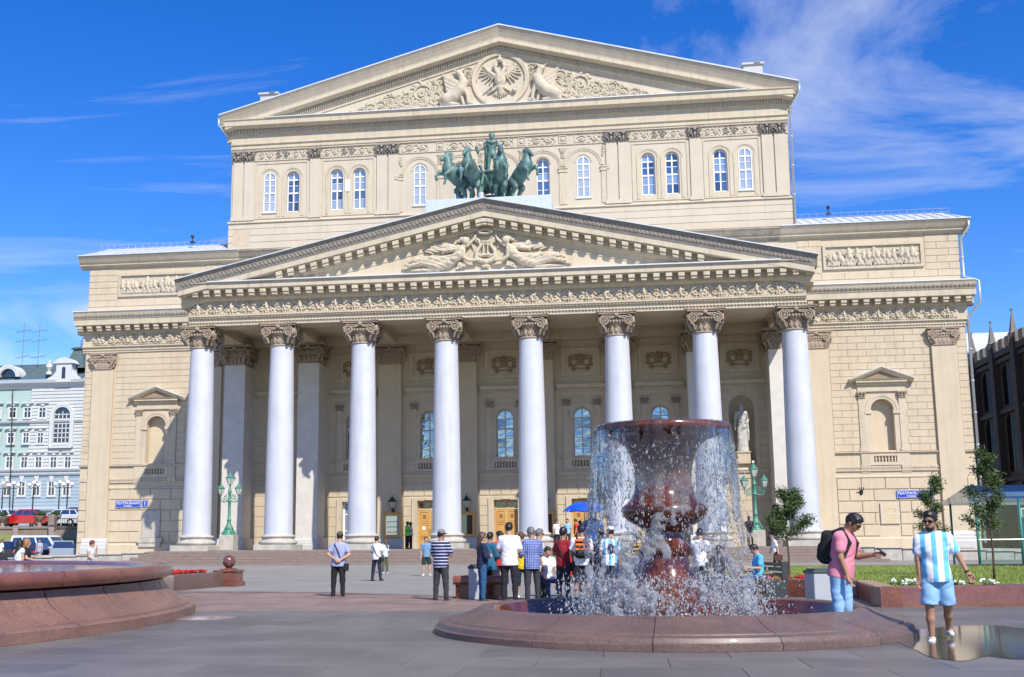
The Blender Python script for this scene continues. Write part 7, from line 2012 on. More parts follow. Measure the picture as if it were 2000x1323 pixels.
# ---------------------------------------------------------------- cars
TYRE = mat('tyre rubber', (.015, .015, .016), .8); RIMM = mat('alloy rim', (.45, .46, .48), .35, metal=.8); TAIL = mat('red tail lamp', (.45, .01, .01), .2); CARGL = glass_mat('car glass', (.02, .025, .03), .3); HEADL = mat('clear lamp', (.7, .72, .75), .15)
def car(label, loc, rz, paint, style='hatch', L_=4.4, W_=1.8, H_=1.5, lamp_rear=True):
    C_ = thing('parked_car', label, 'car', loc, rz, 'cars parked beside the theatre')
    hl = L_ / 2; hw = W_ / 2
    # side outline, nose at -x
    if style == 'van': body = [(-hl, .35), (-hl, .75), (-hl + .15, .98), (-hl + .75, 1.08)]; cab = [(-hl + .75, 1.06), (-hl + 1.6, H_), (hl - .15, H_ + .02), (hl - .02, 1.06)]; tail = [(hl, 1.06), (hl, .4)]
    elif style == 'sedan': body = [(-hl, .35), (-hl + .02, .65), (-hl + .2, .80), (-hl + 1.25, .93)]; cab = [(-hl + 1.2, .92), (-hl + 1.95, H_), (hl - 1.45, H_), (hl - .75, .95)]; tail = [(hl - .7, .95), (hl - .05, .90), (hl, .45)]
    else: body = [(-hl, .35), (-hl + .02, .72), (-hl + .2, .88), (-hl + 1.15, 1.0)]; cab = [(-hl + 1.1, .99), (-hl + 1.85, H_), (hl - .55, H_ - .02), (hl - .08, .99)]; tail = [(hl, .98), (hl, .42)]
    low = [(hl - .1, .25), (-hl + .1, .25)]
    q = MB(); prof = body + tail + low; n = len(prof); V = []
    for yy, inset in ((-hw, .0), (-hw + .12, .06), (hw - .12, .06), (hw, .0)):
        sgn = 1 if abs(yy) < hw - .01 else 0
        V += [(x * (1 + .012 * sgn), yy, z + (.05 * sgn if .5 < z < 1.2 else 0)) for x, z in prof]
    q.add(V, [(k * n + i, k * n + (i + 1) % n, (k + 1) * n + (i + 1) % n, (k + 1) * n + i) for k in range(3) for i in range(n)] + [tuple(range(n))[::-1], tuple(range(3 * n, 4 * n))])
    part('body', q, paint, C_)
    q = MB(); n = 4; V = []
    for yy in (-1, 1):
        for (x, z) in cab: V.append((x, yy * (hw - .06 - (.20 if z > 1.2 else 0)), z))
    q.add(V, [(0, 1, 5, 4), (1, 2, 6, 5), (2, 3, 7, 6), (0, 3, 2, 1), (4, 5, 6, 7)]); part('cabin', q, paint, C_)
    def lerp(a, b, t): return a + (b - a) * t
    def glassq(pts): g = MB(); g.add(pts, [tuple(range(len(pts)))]); part('window', g, CARGL, C_)
    for yy in (-1, 1):
        def S(u, v):
            xb, xt = lerp(cab[0][0], cab[3][0], u), lerp(cab[1][0], cab[2][0], u); x = lerp(xb, xt, v); z = lerp(cab[0][1], H_, v); return (x, yy * (hw - .055 - .20 * v + .006), z)
        for u0, u1 in ((.05, .36), (.40, .70), (.73, .95)): glassq([S(u0, .14), S(u1, .14), S(u1, .86), S(u0, .86)])
    for e, a, b in ((-1, cab[0], cab[1]), (1, cab[3], cab[2])):
        p0 = (lerp(a[0], b[0], .12) + e * .012, lerp(a[1], b[1], .12) + .01); p1 = (lerp(a[0], b[0], .88) + e * .012, lerp(a[1], b[1], .88) + .01)
        glassq([(p0[0], -hw + .18, p0[1]), (p0[0], hw - .18, p0[1]), (p1[0], hw - .32, p1[1]), (p1[0], -hw + .32, p1[1])])
    for x in (-hl + .85, hl - .85):
        for yy in (-1, 1):
            w_ = MB(); w_.lathe([(.20, -.1), (.31, -.1), (.33, -.06), (.33, .06), (.31, .1), (.20, .1)], 20); w_.xf(Matrix.Rotation(radians(90), 4, 'X')); W = part('wheel', w_, TYRE, C_, auto=40, loc=(x, yy * (hw - .07), .33))
            w_ = MB(); w_.lathe([(.20, .04), (.08, .06), (.0, .06)], 12); w_.lathe([(.20, -.04), (.08, -.06), (.0, -.06)], 12); w_.xf(Matrix.Rotation(radians(90), 4, 'X')); part('rim', w_, RIMM, W)
    for yy in (-1, 1):
        g = MB(); g.box(hl - .16, yy * (hw - .16) - .17, .74, hl + .015, yy * (hw - .16) + .165, .90); part('tail_lamp', g, TAIL, C_); g = MB(); g.box(-hl - .01, yy * (hw - .26) - .2, .62, -hl + .2, yy * (hw - .26) + .2, .76); part('headlight', g, HEADL, C_)
        g = MB(); g.ell((cab[0][0] + .35, yy * (hw + .09), 1.08), (.09, .11, .08), 8, 6); part('mirror', g, paint, C_, smooth=True)
    g = MB(); g.box(hl - .01, -.27, .56, hl + .02, .27, .68); part('number_plate', g, WHITEP, C_)
    g = MB(); g.box(-hl - .012, -hw + .1, .28, -hl + .1, hw - .1, .42); g.box(hl - .1, -hw + .1, .28, hl + .018, hw - .1, .42); part('bumper', g, BLACK, C_)
def paint(n, c): return mat(n, c, .3, coat=.8, spec=.5)
def cpos(px, y): p = at_y(px, 1080, y); return p[0], y, FG
car('black hatchback seen from behind in the lower car row', cpos(25, 12.5), radians(-82), paint('black car paint', (.012, .013, .017)), 'hatch', 4.4, 1.85, 1.6)
car('silver blue crossover seen from behind beside the theatre corner', cpos(123, 12.0), radians(-62), paint('silver blue paint', (.26, .33, .40)), 'hatch', 4.5, 1.85, 1.62)
car('white people carrier parked across behind the other cars', cpos(84, 16.5), radians(176), paint('white car paint', (.75, .76, .77)), 'van', 4.9, 1.95, 2.05)
car('dark blue saloon between the black hatchback and the silver crossover', cpos(70, 12.6), radians(-80), paint('dark blue paint', (.01, .02, .05)), 'sedan', 4.5, 1.8, 1.45)
def upos(px, y): p = at_y(px, 1010, y); return p[0], y, 3.35
car('bright red saloon parked on the upper road', upos(52, 31.2), radians(4), paint('red car paint', (.45, .012, .015)), 'sedan', 4.7, 1.85, 1.55)
car('white and dark hatchback on the upper road near the stairs', upos(118, 32), radians(8), paint('pearl paint', (.55, .57, .60)), 'hatch', 4.2, 1.8, 1.55)
car('silver car at the far end of the upper road', upos(-12, 31.5), radians(2), paint('silver paint', (.55, .56, .57)), 'hatch', 4.3, 1.8, 1.6)
car('navy car half hidden behind the theatre corner on the upper road', upos(146, 33), radians(5), paint('navy paint', (.02, .03, .06)), 'hatch', 4.3, 1.8, 1.75)

# ================================================================== background: dark gothic store and the roof behind
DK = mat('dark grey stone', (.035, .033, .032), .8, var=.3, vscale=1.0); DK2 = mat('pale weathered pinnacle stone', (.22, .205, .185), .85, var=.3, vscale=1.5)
STOREGL = glass_mat('unlit shop glass', (.008, .008, .01), .03)
GS = thing('gothic_store', 'dark stone department store with pinnacles and battlements in deep shade', 'building', (0, 0, 0))
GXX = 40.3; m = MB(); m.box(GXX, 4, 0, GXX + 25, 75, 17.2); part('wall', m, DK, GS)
for i in range(14):
    y = 6.5 + 5.2 * i
    q = MB(); q.box(GXX - .55, y - .45, 0, GXX - .002, y + .45, 17.6); q.box(GXX - .8, y - .6, 0, GXX - .551, y + .6, 6.0); P_ = part('buttress', q, DK, GS)
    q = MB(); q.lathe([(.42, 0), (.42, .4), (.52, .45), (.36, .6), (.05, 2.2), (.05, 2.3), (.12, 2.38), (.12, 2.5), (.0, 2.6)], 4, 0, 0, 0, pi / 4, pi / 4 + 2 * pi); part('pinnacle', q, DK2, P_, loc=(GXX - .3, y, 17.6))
    for k, (z0, z1) in enumerate(((1.0, 5.5), (7.0, 11.4), (12.6, 15.6))):
        for h in (0, 1):
            q = MB(); yy = y + 1.0 + 1.75 * h; q.add([(GXX - .004, yy, z0), (GXX - .004, yy + 1.4, z0), (GXX - .004, yy + 1.4, z1), (GXX - .004, yy + .7, z1 + .5), (GXX - .004, yy, z1)], [(4, 3, 2, 1, 0)]); part('window', q, STOREGL, GS)
for z in (6.2, 11.9, 16.2): q = MB(); q.box(GXX - .3, 4, z, GXX - .003, 75, z + .35); part('string_course', q, DK, GS)
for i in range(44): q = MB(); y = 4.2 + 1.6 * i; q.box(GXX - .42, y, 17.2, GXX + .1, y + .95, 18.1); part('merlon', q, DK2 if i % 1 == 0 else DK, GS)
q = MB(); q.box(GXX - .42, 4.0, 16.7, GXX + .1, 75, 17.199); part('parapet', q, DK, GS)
p0, p1 = at_y(1890, 632, 95.0), at_y(2080, 632, 95.0)
FB = thing('far_pale_roof', 'far pale metal roof rising behind the battlements', 'building', (0, 0, 0)); m = MB(); m.box(p0[0], 95, 0, p1[0] + 20, 115, p0[2] - 4.2); part('wall', m, LIMESTONE, FB)
m = MB(); m.add([(p0[0] - 1, 94, p0[2] - 4.2), (p1[0] + 21, 94, p0[2] - 4.2), (p1[0] + 21, 104, p0[2] + .2), (p0[0] - 1, 104, p0[2] + .2)], [(0, 1, 2, 3)]); part('roof', m, mat('pale sheet roof', (.62, .64, .70), .5, var=.1, vscale=.3), FB)

# ================================================================== glass pavilion
TEAL = mat('teal painted steel', (.03, .22, .19), .45); CLEAR = bpy.data.materials.new('clear pavilion glass'); CLEAR.use_nodes = True
_t = CLEAR.node_tree; _t.nodes.clear(); _o = _t.nodes.new('ShaderNodeOutputMaterial'); _a = _t.nodes.new('ShaderNodeBsdfTransparent'); _g = _t.nodes.new('ShaderNodeBsdfGlossy'); _x = _t.nodes.new('ShaderNodeMixShader'); _fz = _t.nodes.new('ShaderNodeFresnel'); _fz.inputs[0].default_value = 1.5
_a.inputs[0].default_value = (.80, .90, .88, 1); _g.inputs['Roughness'].default_value = .02; _t.links.new(_fz.outputs[0], _x.inputs[0]); _t.links.new(_a.outputs[0], _x.inputs[1]); _t.links.new(_g.outputs[0], _x.inputs[2]); _t.links.new(_x.outputs[0], _o.inputs[0])
KP = thing('glass_pavilion', 'glazed teal-framed pavilion with blue roof edge and a dark poster inside', 'pavilion', (22.7, -16.0, .02))
for i in range(5):
    q = MB(); q.tube([(1.75 * i, 0, 0), (1.75 * i, 0, 3.1)], .06, 8); part('post', q, TEAL, KP, smooth=True)
    if i < 4: q = MB(); q.box(1.75 * i + .07, -.01, .1, 1.75 * i + 1.68, .01, 3.0); part('pane', q, CLEAR, KP)
for i in (4,): q = MB(); q.tube([(0, .9 * i, 0), (0, .9 * i, 3.1)], .05, 8); part('post', q, TEAL, KP, smooth=True)
q = MB(); q.tube([(0, -.05, 1.38), (7, -.05, 1.38)], .03, 6); part('handrail', q, RIMM, KP)
q = MB(); q.add([(-.5, -.7, 2.95), (7.6, -.7, 2.95), (7.6, 1.6, 3.75), (.2, 1.6, 3.75), (-.5, 3.9, 2.95), (7.6, 3.9, 2.95)], [(0, 1, 2, 3), (3, 2, 5, 4), (0, 3, 4)]); part('roof', q, CLEAR, KP)
q = MB(); q.box(.5, .3, 3.12, 7.4, .36, 3.4); part('fascia', q, mat('blue fascia', (.06, .14, .32), .4), KP)
q = MB(); q.box(2.05, .6, .55, 4.2, .66, 2.65); PO = part('poster', q, mat('dark poster print', (.05, .055, .07), .35, c2=(.30, .31, .33), vscale=2.2, detail=6), KP); q = MB(); q.box(1.98, .58, .48, 4.27, .6, .55); q.box(1.98, .58, 2.65, 4.27, .6, 2.72); q.box(1.98, .58, .55, 2.05, .6, 2.65); part('poster_frame', q, WHITEP, PO)

# ================================================================== young trees
BARK = mat('young bark', (.10, .062, .045), .9, var=.3, vscale=8); LEAF1 = mat('dark tree leaf', (.035, .065, .016), .5, c2=(.07, .11, .028), vscale=2.5, spec=.4); LEAF2 = mat('light tree leaf', (.11, .17, .04), .5, c2=(.06, .10, .025), vscale=3)
def young_tree(label, base, trunk_h, height, rx, seed, nleaf, lean=0.0):
    q_ = random.Random(seed); Tn = thing('young_tree', label, 'tree', base, group='young trees on the lawn')
    q = MB(); top = Vector((lean, .05, height))
    mid = [Vector((lean * t + .03 * sin(7 * t), .02 * sin(5 * t), height * t)) for t in [i / 8 for i in range(9)]]
    q.tube(mid, [.035 * (1 - .75 * i / 8) for i in range(9)], 7)
    tips = []
    for i in range(15):
        t = trunk_h / height + (1 - trunk_h / height) * (i / 15) ** 1.1 * .92
        p = mid[0].lerp(mid[8], 0) if False else Vector((lean * t + .03 * sin(7 * t), .02 * sin(5 * t), height * t)); a = q_.uniform(0, 2 * pi); ln = rx * q_.uniform(.55, 1.05) * (1.05 - .7 * (i / 15)); up = q_.uniform(.35, .75) * ln
        e = p + Vector((cos(a) * ln, sin(a) * ln, up)); m_ = p.lerp(e, .55) + Vector((0, 0, -.06 * ln)); q.tube([p, m_, e], [.012, .008, .003], 5); tips.append((p, m_, e))
    part('trunk', q, BARK, Tn, smooth=True)
    lf = [MB(), MB()]
    for k in range(nleaf):
        p, m_, e = tips[q_.randrange(len(tips))]; t = q_.random() ** .6
        c = (p.lerp(m_, t * 2) if t < .5 else m_.lerp(e, t * 2 - 1)) + Vector((q_.gauss(0, .085), q_.gauss(0, .085), q_.gauss(0, .085)))
        l, w = q_.uniform(.035, .07), q_.uniform(.011, .02)
        d = Vector((q_.uniform(-1, 1), q_.uniform(-1, 1), q_.uniform(-1.0, .3))).normalized(); s_ = d.cross(Vector((q_.uniform(-1, 1), q_.uniform(-1, 1), q_.uniform(-1, 1)))).normalized(); nn = d.cross(s_)
        lf[k % 3 == 0].add([c - d * l, c + s_ * w + nn * .006, c + d * l, c - s_ * w + nn * .006], [(0, 1, 2), (0, 2, 3)])
    o = part('crown', lf[0], LEAF1, Tn); o['kind'] = 'stuff'; o = part('crown', lf[1], LEAF2, Tn); o['kind'] = 'stuff'
b1, b2, b3 = at_z(1541, 1130, .3), at_z(1826, 1125, .3), at_z(1942, 1135, .3)
young_tree('slim young tree with dense dark leaves in front of the last column', (b1[0], b1[1], .28), 1.2, 2.75, .85, 5, 6500)
young_tree('tall sparse young tree in front of the street name sign', (b2[0], b2[1], .28), 1.0, 3.3, .58, 8, 3800, .1)
young_tree('young tree with thin brown trunk beside the glass pavilion', (b3[0], b3[1], .28), 1.35, 3.75, .70, 12, 4200)
cb = at_y(1527, 1066, -3.0)
SH = thing('dark_potted_shrub', 'dark conical evergreen shrub by the last column base', 'shrub', (cb[0], -1.2, FL)); q = MB(); q_ = random.Random(3)
for i in range(1500):
    h = q_.random(); r = .55 * (1 - .75 * h) * sqrt(q_.random()); a = q_.uniform(0, 6.28); c = Vector((r * cos(a), r * sin(a), .35 + 2.0 * h)); d = Vector((q_.uniform(-1, 1), q_.uniform(-1, 1), q_.uniform(-.4, 1))).normalized(); s_ = d.cross(Vector((0.3, .5, .8))).normalized(); q.add([c - d * .07, c + s_ * .025, c + d * .07, c - s_ * .025], [(0, 1, 2, 3)])
o = part('foliage', q, mat('dark evergreen', (.012, .03, .012), .7, var=.4, vscale=5), SH); o['kind'] = 'stuff'
q = MB(); q.lathe([(.28, 0), (.38, .42), (.34, .42), (.3, .36), (0.002, .36)], 16); part('pot', q, GRW, SH, auto=40); q = MB(); q.tube([(0, 0, .3), (0, 0, 1.6)], .04, 6); part('stem', q, BARK, SH)

# ================================================================== benches and bins
BINW = mat('pale grey bin', (.42, .44, .46), .5, var=.06, vscale=4); BINL = mat('dark bin lid', (.05, .07, .075), .5)
def bin_(px, py, label, h=.86, w=.40, g='square litter bins'):
    p = at_z(px, py, 0); Bn = thing('litter_bin', label, 'litter bin', (p[0], p[1], .02), radians(8), g)
    q = MB(); q.bbox(-w / 2, -w / 2, .02, w / 2, w / 2, h - .10, .012); part('bin_body', q, BINW, Bn); q = MB(); q.bbox(-w / 2 - .02, -w / 2 - .02, h - .099, w / 2 + .02, w / 2 + .02, h - .04, .02); q.box(-w / 2 + .03, -w / 2 + .03, h - .04, w / 2 - .03, w / 2 - .03, h); part('lid', q, BINL, Bn)
bin_(1613, 1186, 'pale grey litter bin with dark lid beside the man in pink', .80, .66)
bin_(926, 1174, 'pale grey litter bin behind the woman in navy', .88, .27)
p = at_z(893, 1174, 0); GB = thing('granite_bench_block', 'rounded red granite bench end beside the bin', 'bench', (p[0] + .25, p[1] + .3, 0))
q = MB(); q.ext([(.3, .40), (-.3, .40), (-.36, .46), (-.36, .56), (-.30, .62), (.3, .62), (.36, .56), (.36, .46)], -.35, 1.0); part('seat', q, GRAN_POL, GB, auto=40); q = MB(); q.box(-.3, -.24, 0, .9, .24, .399); part('support', q, GRAN_WET, GB)
p = at_z(1500, 1172, 0); BN = thing('iron_sided_bench', 'dark bench with ornate cast iron sides where a man sits', 'bench', (11.2, -36.2, 0), radians(-78))
CAST = mat('dark cast iron', (.035, .045, .045), .5, var=.3, vscale=8)
for x in (-.95, .95):
    q = MB(); q.bbox(x - .05, -.30, 0, x + .05, .34, .12, .01); q.box(x - .045, -.26, .12, x + .045, .28, .46); q.box(x - .045, .18, .46, x + .045, .34, .92); q.tube([(x, -.30, .62), (x, .0, .66), (x, .22, .64)], .045, 6); q.tube(spiral(0, 0, .13, 1.4, 0, 1, 0, n=14), .03, 5); b0 = len(q.v) - 75; q.xf(Matrix.Translation((x - .06, -.05, .30)) @ Matrix.Rotation(radians(90), 4, 'Z'), b0)
    part('side_frame', q, CAST, BN, auto=50)
for i in range(4): q = MB(); q.bbox(-.92, -.28 + .12 * i, .44, .92, -.19 + .12 * i, .475, .006); part('seat_slat', q, DARKWOOD, BN)
for i in range(3): q = MB(); q.bbox(-.92, .22 + .03 * i, .56 + .12 * i, .92, .25 + .03 * i, .65 + .12 * i, .006); part('back_slat', q, DARKWOOD, BN)
LB = thing('long_bench', 'dark bench under the waiting crowd behind the fountain', 'bench', (6.6, -36.4, 0), radians(4))
for x in (-.9, .9): q = MB(); q.box(x - .05, -.25, 0, x + .05, .25, .43); part('leg', q, CAST, LB)
for i in range(4): q = MB(); q.bbox(-1.0, -.26 + .13 * i, .431, 1.0, -.16 + .13 * i, .47, .006); part('seat_slat', q, DARKWOOD, LB)

# ================================================================== people
JEANS = cloth('blue jeans', (.045, .085, .20), .25); DJEANS = cloth('dark jeans', (.018, .026, .05), .25); BLK = cloth('black cloth', (.012, .012, .015)); CHAR = cloth('charcoal trousers', (.035, .037, .042)); WHITE = cloth('white cotton', (.80, .80, .82), .06)
NAVY = cloth('navy cotton', (.012, .018, .055)); REDC = cloth('dark red cotton', (.30, .015, .025)); SCARLET = cloth('scarlet cotton', (.62, .03, .02)); LBLUE = cloth('light blue cotton', (.30, .52, .75)); SKYC = cloth('sky blue polo', (.10, .48, .80)); GREYB = cloth('grey blue cotton', (.33, .37, .55)); PINK = cloth('pink cotton', (.72, .25, .33)); TEALC = cloth('teal jacket', (.02, .13, .22)); OLIVE = cloth('olive cloth', (.10, .11, .06)); STEEL = cloth('steel blue cotton', (.16, .28, .42)); GREYC = cloth('grey cotton', (.30, .30, .30))
PALEJ = cloth('pale blue cotton trousers', (.28, .50, .76), .12); TRAIN = cloth('white trainers', (.7, .7, .7)); BROWN = cloth('brown shoes', (.08, .04, .02))
STRIPE = wave_mat('navy polo with white stripes', (.015, .02, .085), (.62, .66, .78), 'z', 13.0, .26); CHECK = wave_mat('blue checked shirt', (.50, .56, .72), (.04, .08, .30), 'z', 26.0, .55, second=('x', 26.0, .5)); ALB = wave_mat('sky blue and white striped football shirt', (.80, .82, .86), (.15, .52, .82), 'x', 7.2, .46, off=.26)
TANK = wave_mat('white striped vest', (.78, .78, .80), (.35, .30, .38), 'z', 40, .35)
# --- the two men beside the fountain
def phone(E, J):
    w = J['WL'] + J['hdL'] * .12; q = MB(); q.bbox(-.036, -.006, -.07, .036, .006, .07, .003); o = part('phone', q, cloth('black glass', (.01, .01, .012), 0), E, loc=tuple(w + np.array([0, 0, .03]))); o.rotation_euler = (radians(-50), 0, radians(0))
person('man in pink t-shirt with black backpack looking down at a phone', (1664, 1012), 250, 1.84, radians(62), {'R': ((-.10, -.06, -1), (.02, -.32, -1)), 'L': ((.08, -.30, -1), (-.30, -1, .12))}, STAND, PINK, PALEJ, ('short', HAIR_B), SKIN2, lean=.16, head=.52, fat=1.16, sleeve=.60, hem=.07, bag=('pack', BLK), glasses=True, vox=.0125, depth=15.4, extra=phone)
def watch(E, J):
    q = MB(); w = J['WL'] - J['hdL'] * .01; q.tube([w - J['hdL'] * .012, w + J['hdL'] * .012], .034, 12); part('wristwatch', q, BLK, E); q = MB(); w = J['WL'] + J['hdL'] * .10; q.bbox(-.03, -.008, -.06, .03, .008, .06, .003); part('phone', q, cloth('black glass', (.01, .01, .012), 0), E, loc=tuple(w))
person('man in sky blue and white striped football shirt and pale shorts walking by the fountain', (1816, 1004), 262, 1.80, radians(-14), {'R': ((-.10, -.02, -1), (.04, -.10, -1)), 'L': ((.50, -.10, -1), (.42, -.32, -1))}, {'L': ((.06, .18, -1), (.0, .75, -1)), 'R': ((-.04, -.10, -1), (0, .03, -1))}, ALB, PALEJ, ('short', HAIR_B), SKIN2, head=.14, hyaw=radians(-42), fat=1.06, sleeve=.66, hem=.12, plen=.92, flare=.035, glasses=True, beard=HAIR_B, vox=.0125, depth=15.2, shoes=TRAIN, extra=watch)
# --- people standing on the square
person('man in grey-blue t-shirt and olive cap with hands clasped behind his back', (664, 1041), 126, 1.74, pi + .05, BEHIND, STAND, GREYB, BLK, ('short', HAIR_B), SKIN, cap=cloth('olive cap', (.07, .09, .06)), bag='strap', fat=1.08)
person('man in white t-shirt and jeans with black shoulder bag standing with feet apart', (736, 1054), 85, 1.72, pi - .3, FRONT, {'L': ((.18, -.05, -1), (.10, .03, -1)), 'R': ((-.20, .1, -1), (-.12, .05, -1))}, WHITE, DJEANS, ('short', HAIR_B), SKIN, bag='strap', vox=.02)
person('woman with long brown hair in white blouse and olive leggings', (752, 1053), 66, 1.66, pi + .9, FRONT, STAND, cloth('pale blouse', (.62, .68, .76)), OLIVE, ('long', HAIR_BR), SKIN, fem=True, fat=.9, vox=.022, sleeve=.8, shoes=TRAIN)
person('man in steel blue t-shirt and dark shorts facing the fountain', (832, 1050), 75, 1.72, .15, HANG, {'L': ((.10, 0, -1), (.04, .02, -1)), 'R': ((-.10, 0, -1), (-.04, .02, -1))}, STEEL, cloth('dark green shorts', (.02, .035, .03)), ('short', HAIR_BR), SKIN, plen=.86, flare=.03, shoes=TRAIN, vox=.022)
person('man in navy and white striped polo and grey cap with arms folded', (862, 1033), 138, 1.75, pi - .35, CROSS, {'L': ((.09, 0, -1), (.05, .03, -1)), 'R': ((-.09, 0, -1), (-.05, .03, -1))}, STRIPE, CHAR, ('short', HAIR_B), SKIN2, cap=cloth('grey cap', (.22, .20, .18)), fat=1.12, sleeve=.75)
# --- the waiting group
person('woman with long brown hair in navy top and blue jeans', (943, 1041), 134, 1.68, pi / 2 + .25, CROSS, STAND, NAVY, cloth('bright blue jeans', (.02, .085, .20)), ('long', HAIR_BR), SKIN, fem=True, fat=.98, sleeve=1.9, loose=.02, glasses=True)
person('dark haired person in teal jacket beside the woman in navy', (957, 1040), 131, 1.68, pi / 2 + .9, CROSS, STAND, TEALC, BLK, ('short', HAIR_B), SKIN2, sleeve=1.95, loose=.04, hem=.16, y=-37.0)
person('tall man in white t-shirt and black jeans seen from behind', (994, 1018), 156, 1.90, pi - .1, {'L': ((.24, -.12, -1), (-.15, -.8, -.4)), 'R': ((-.24, -.12, -1), (.15, -.8, -.4))}, STAND, WHITE, cloth('black jeans', (.014, .015, .022)), ('short', HAIR_B), SKIN, fat=1.05, sleeve=.72, hem=.12, y=-38.2, loose=.024)
person('person in scarlet top half hidden behind the tall man in white', (976, 1034), 136, 1.72, pi + .6, FRONT, STAND, SCARLET, DJEANS, ('short', HAIR_B), SKIN, y=-36.3)
person('person in red and yellow top with brown hat behind the man in checks', (1018, 1039), 130, 1.68, pi + .2, FRONT, STAND, cloth('yellow cotton', (.75, .55, .02)), DJEANS, ('short', HAIR_BR), SKIN, cap=cloth('brown hat', (.16, .06, .05)), plen=1.4, y=-36.4, shoes=TRAIN, hem=.16)
person('grey-haired man in blue checked shirt with folded arms', (1037, 1028), 143, 1.78, pi + .55, CROSS, STAND, CHECK, CHAR, ('curly', HAIR_G), SKIN2, sleeve=1.85, hem=.16, fat=1.08, loose=.03, y=-38.0, head=.2)
person('balding man in white t-shirt and sunglasses behind the checked shirt', (1053, 1031), 140, 1.76, pi / 2 + .3, HANG, STAND, WHITE, JEANS, ('short', HAIR_G), SKIN, glasses=True, y=-36.8)
person('seated person in white t-shirt and jeans on the bench', (1069, 1082), 130, 1.72, .5, {'L': ((.2, -.25, -1), (-.1, -.8, -.5)), 'R': ((-.2, -.25, -1), (.1, -.8, -.5))}, SIT, WHITE, JEANS, ('short', HAIR_B), SKIN, lean=.2, y=-36.9)
person('man in dark red t-shirt carrying a folded leaflet', (1100, 1030), 141, 1.76, pi - .5, {'L': ((.35, .0, -1), (-.6, -.6, -.3)), 'R': ((-.40, .1, -1), (.25, -.5, -.9))}, STAND, REDC, DJEANS, ('curly', HAIR_B), SKIN2, y=-37.8, bag='strap')
person('man in white shirt with black and orange backpack', (1135, 1021), 150, 1.82, pi + .1, FRONT, STAND, WHITE, BLK, ('curly', HAIR_B), SKIN2, bag=('pack', BLK, cloth('orange webbing', (.75, .16, .04))), plen=1.0, flare=.03, y=-38.2)
def umbrella(E, J):
    pass
_e, _J = person('man in blue shirt holding up a blue umbrella', (1157, 1003), 150, 1.80, pi + .3, {'L': ((.25, -.2, -1), (.1, -.5, .9)), 'R': HANG['R']}, STAND, cloth('royal blue shirt', (.03, .10, .32)), BLK, ('short', HAIR_B), SKIN3, y=-36.4, ground=.471, sleeve=1.6)
UM = thing('blue_umbrella', 'open blue umbrella held over the crowd', 'umbrella', (at_y(1141, 1000, -36.4)[0], -36.4, 2.05))
q = MB(); n = 8; rows = [(0.001, .42), (.16, .40), (.32, .345), (.47, .25), (.56, .16)]
V = []
for r, z in rows:
    for i in range(n * 4):
        a = 2 * pi * i / (n * 4); k = 1 - .05 * (.5 - .5 * cos(4 * pi * 2 * i / (n * 4))) * (r / .56); V.append((r * cos(a) * k, r * sin(a) * k, z + .02 * (.5 - .5 * cos(n * a)) * (r / .56)))
q.add(V, [(j * 32 + i, j * 32 + (i + 1) % 32, (j + 1) * 32 + (i + 1) % 32, (j + 1) * 32 + i) for j in range(4) for i in range(32)]); part('canopy', q, mat('blue umbrella nylon', (.01, .09, .60), .45), UM, smooth=True)
q = MB(); q.tube([(0, 0, -.45), (0, 0, .50)], .012, 6); part('shaft', q, BLK, UM); 
for i in range(8): q = MB(); a = 2 * pi * i / 8; q.tube([(0, 0, .40), (.3 * cos(a), .3 * sin(a), .34), (.55 * cos(a), .55 * sin(a), .155)], .006, 4); part('rib', q, RIMM, UM)
obj('lettering', text_mesh('easy tour', .13, WHITEP, .004), UM, (-.05, -.44, .28), rot=(radians(58), 0, 0)) if False else None
def number(E, J):
    o = obj('shirt_number', text_mesh('0', .30, cloth('navy print', (.01, .015, .06), 0), .012), E, tuple(J['C'] - J['f'] * .155 - J['u'] * .02), rot=(radians(90), 0, pi))
person('fan in sky blue and white football shirt with a number on the back', (1192, 1040), 140, 1.78, pi, FRONT, STAND, ALB, cloth('black shorts', (.012, .013, .018)), ('short', HAIR_B), SKIN, cap=WHITE, plen=.8, flare=.03, y=-38.0, extra=number)
person('woman in olive top with a grey rucksack behind the water', (1247, 1050), 128, 1.66, pi, AKIMBO, STAND, cloth('khaki cotton', (.20, .19, .12)), CHAR, ('short', HAIR_BR), SKIN, fem=True, bag=('pack', cloth('grey rucksack', (.10, .12, .13)), cloth('mustard strap', (.40, .26, .06))), y=-38.2)
person('person in white shirt and black trousers behind the falling water', (1367, 1046), 134, 1.72, pi - .4, FRONT, STAND, WHITE, BLK, ('short', HAIR_B), SKIN, y=-37.6)
person('seated person in dark top behind the falling water', (1405, 1086), 130, 1.72, .3, {'L': ((.2, -.25, -1), (-.1, -.8, -.5)), 'R': ((-.2, -.25, -1), (.1, -.8, -.5))}, SIT, cloth('dark grey top', (.03, .032, .036)), DJEANS, ('short', HAIR_B), SKIN, lean=.2, y=-36.4)
person('man in sky blue polo sitting on the iron-sided bench looking at his hands', (1474, 1082), 128, 1.76, radians(-72), {'L': ((.15, -.2, -1), (-.30, -.95, .05)), 'R': ((-.15, -.2, -1), (.30, -.95, .05))}, SIT, SKYC, JEANS, ('short', HAIR_B), SKIN, lean=-.06, head=.45, y=-36.3, shoes=cloth('red trainers', (.55, .03, .05)))
person('man in dark jacket and cap among the crowd by the umbrella', (1172, 1034), 138, 1.76, pi + .2, FRONT, STAND, NAVY, BLK, ('short', HAIR_B), SKIN3, y=-37.0, sleeve=1.9)
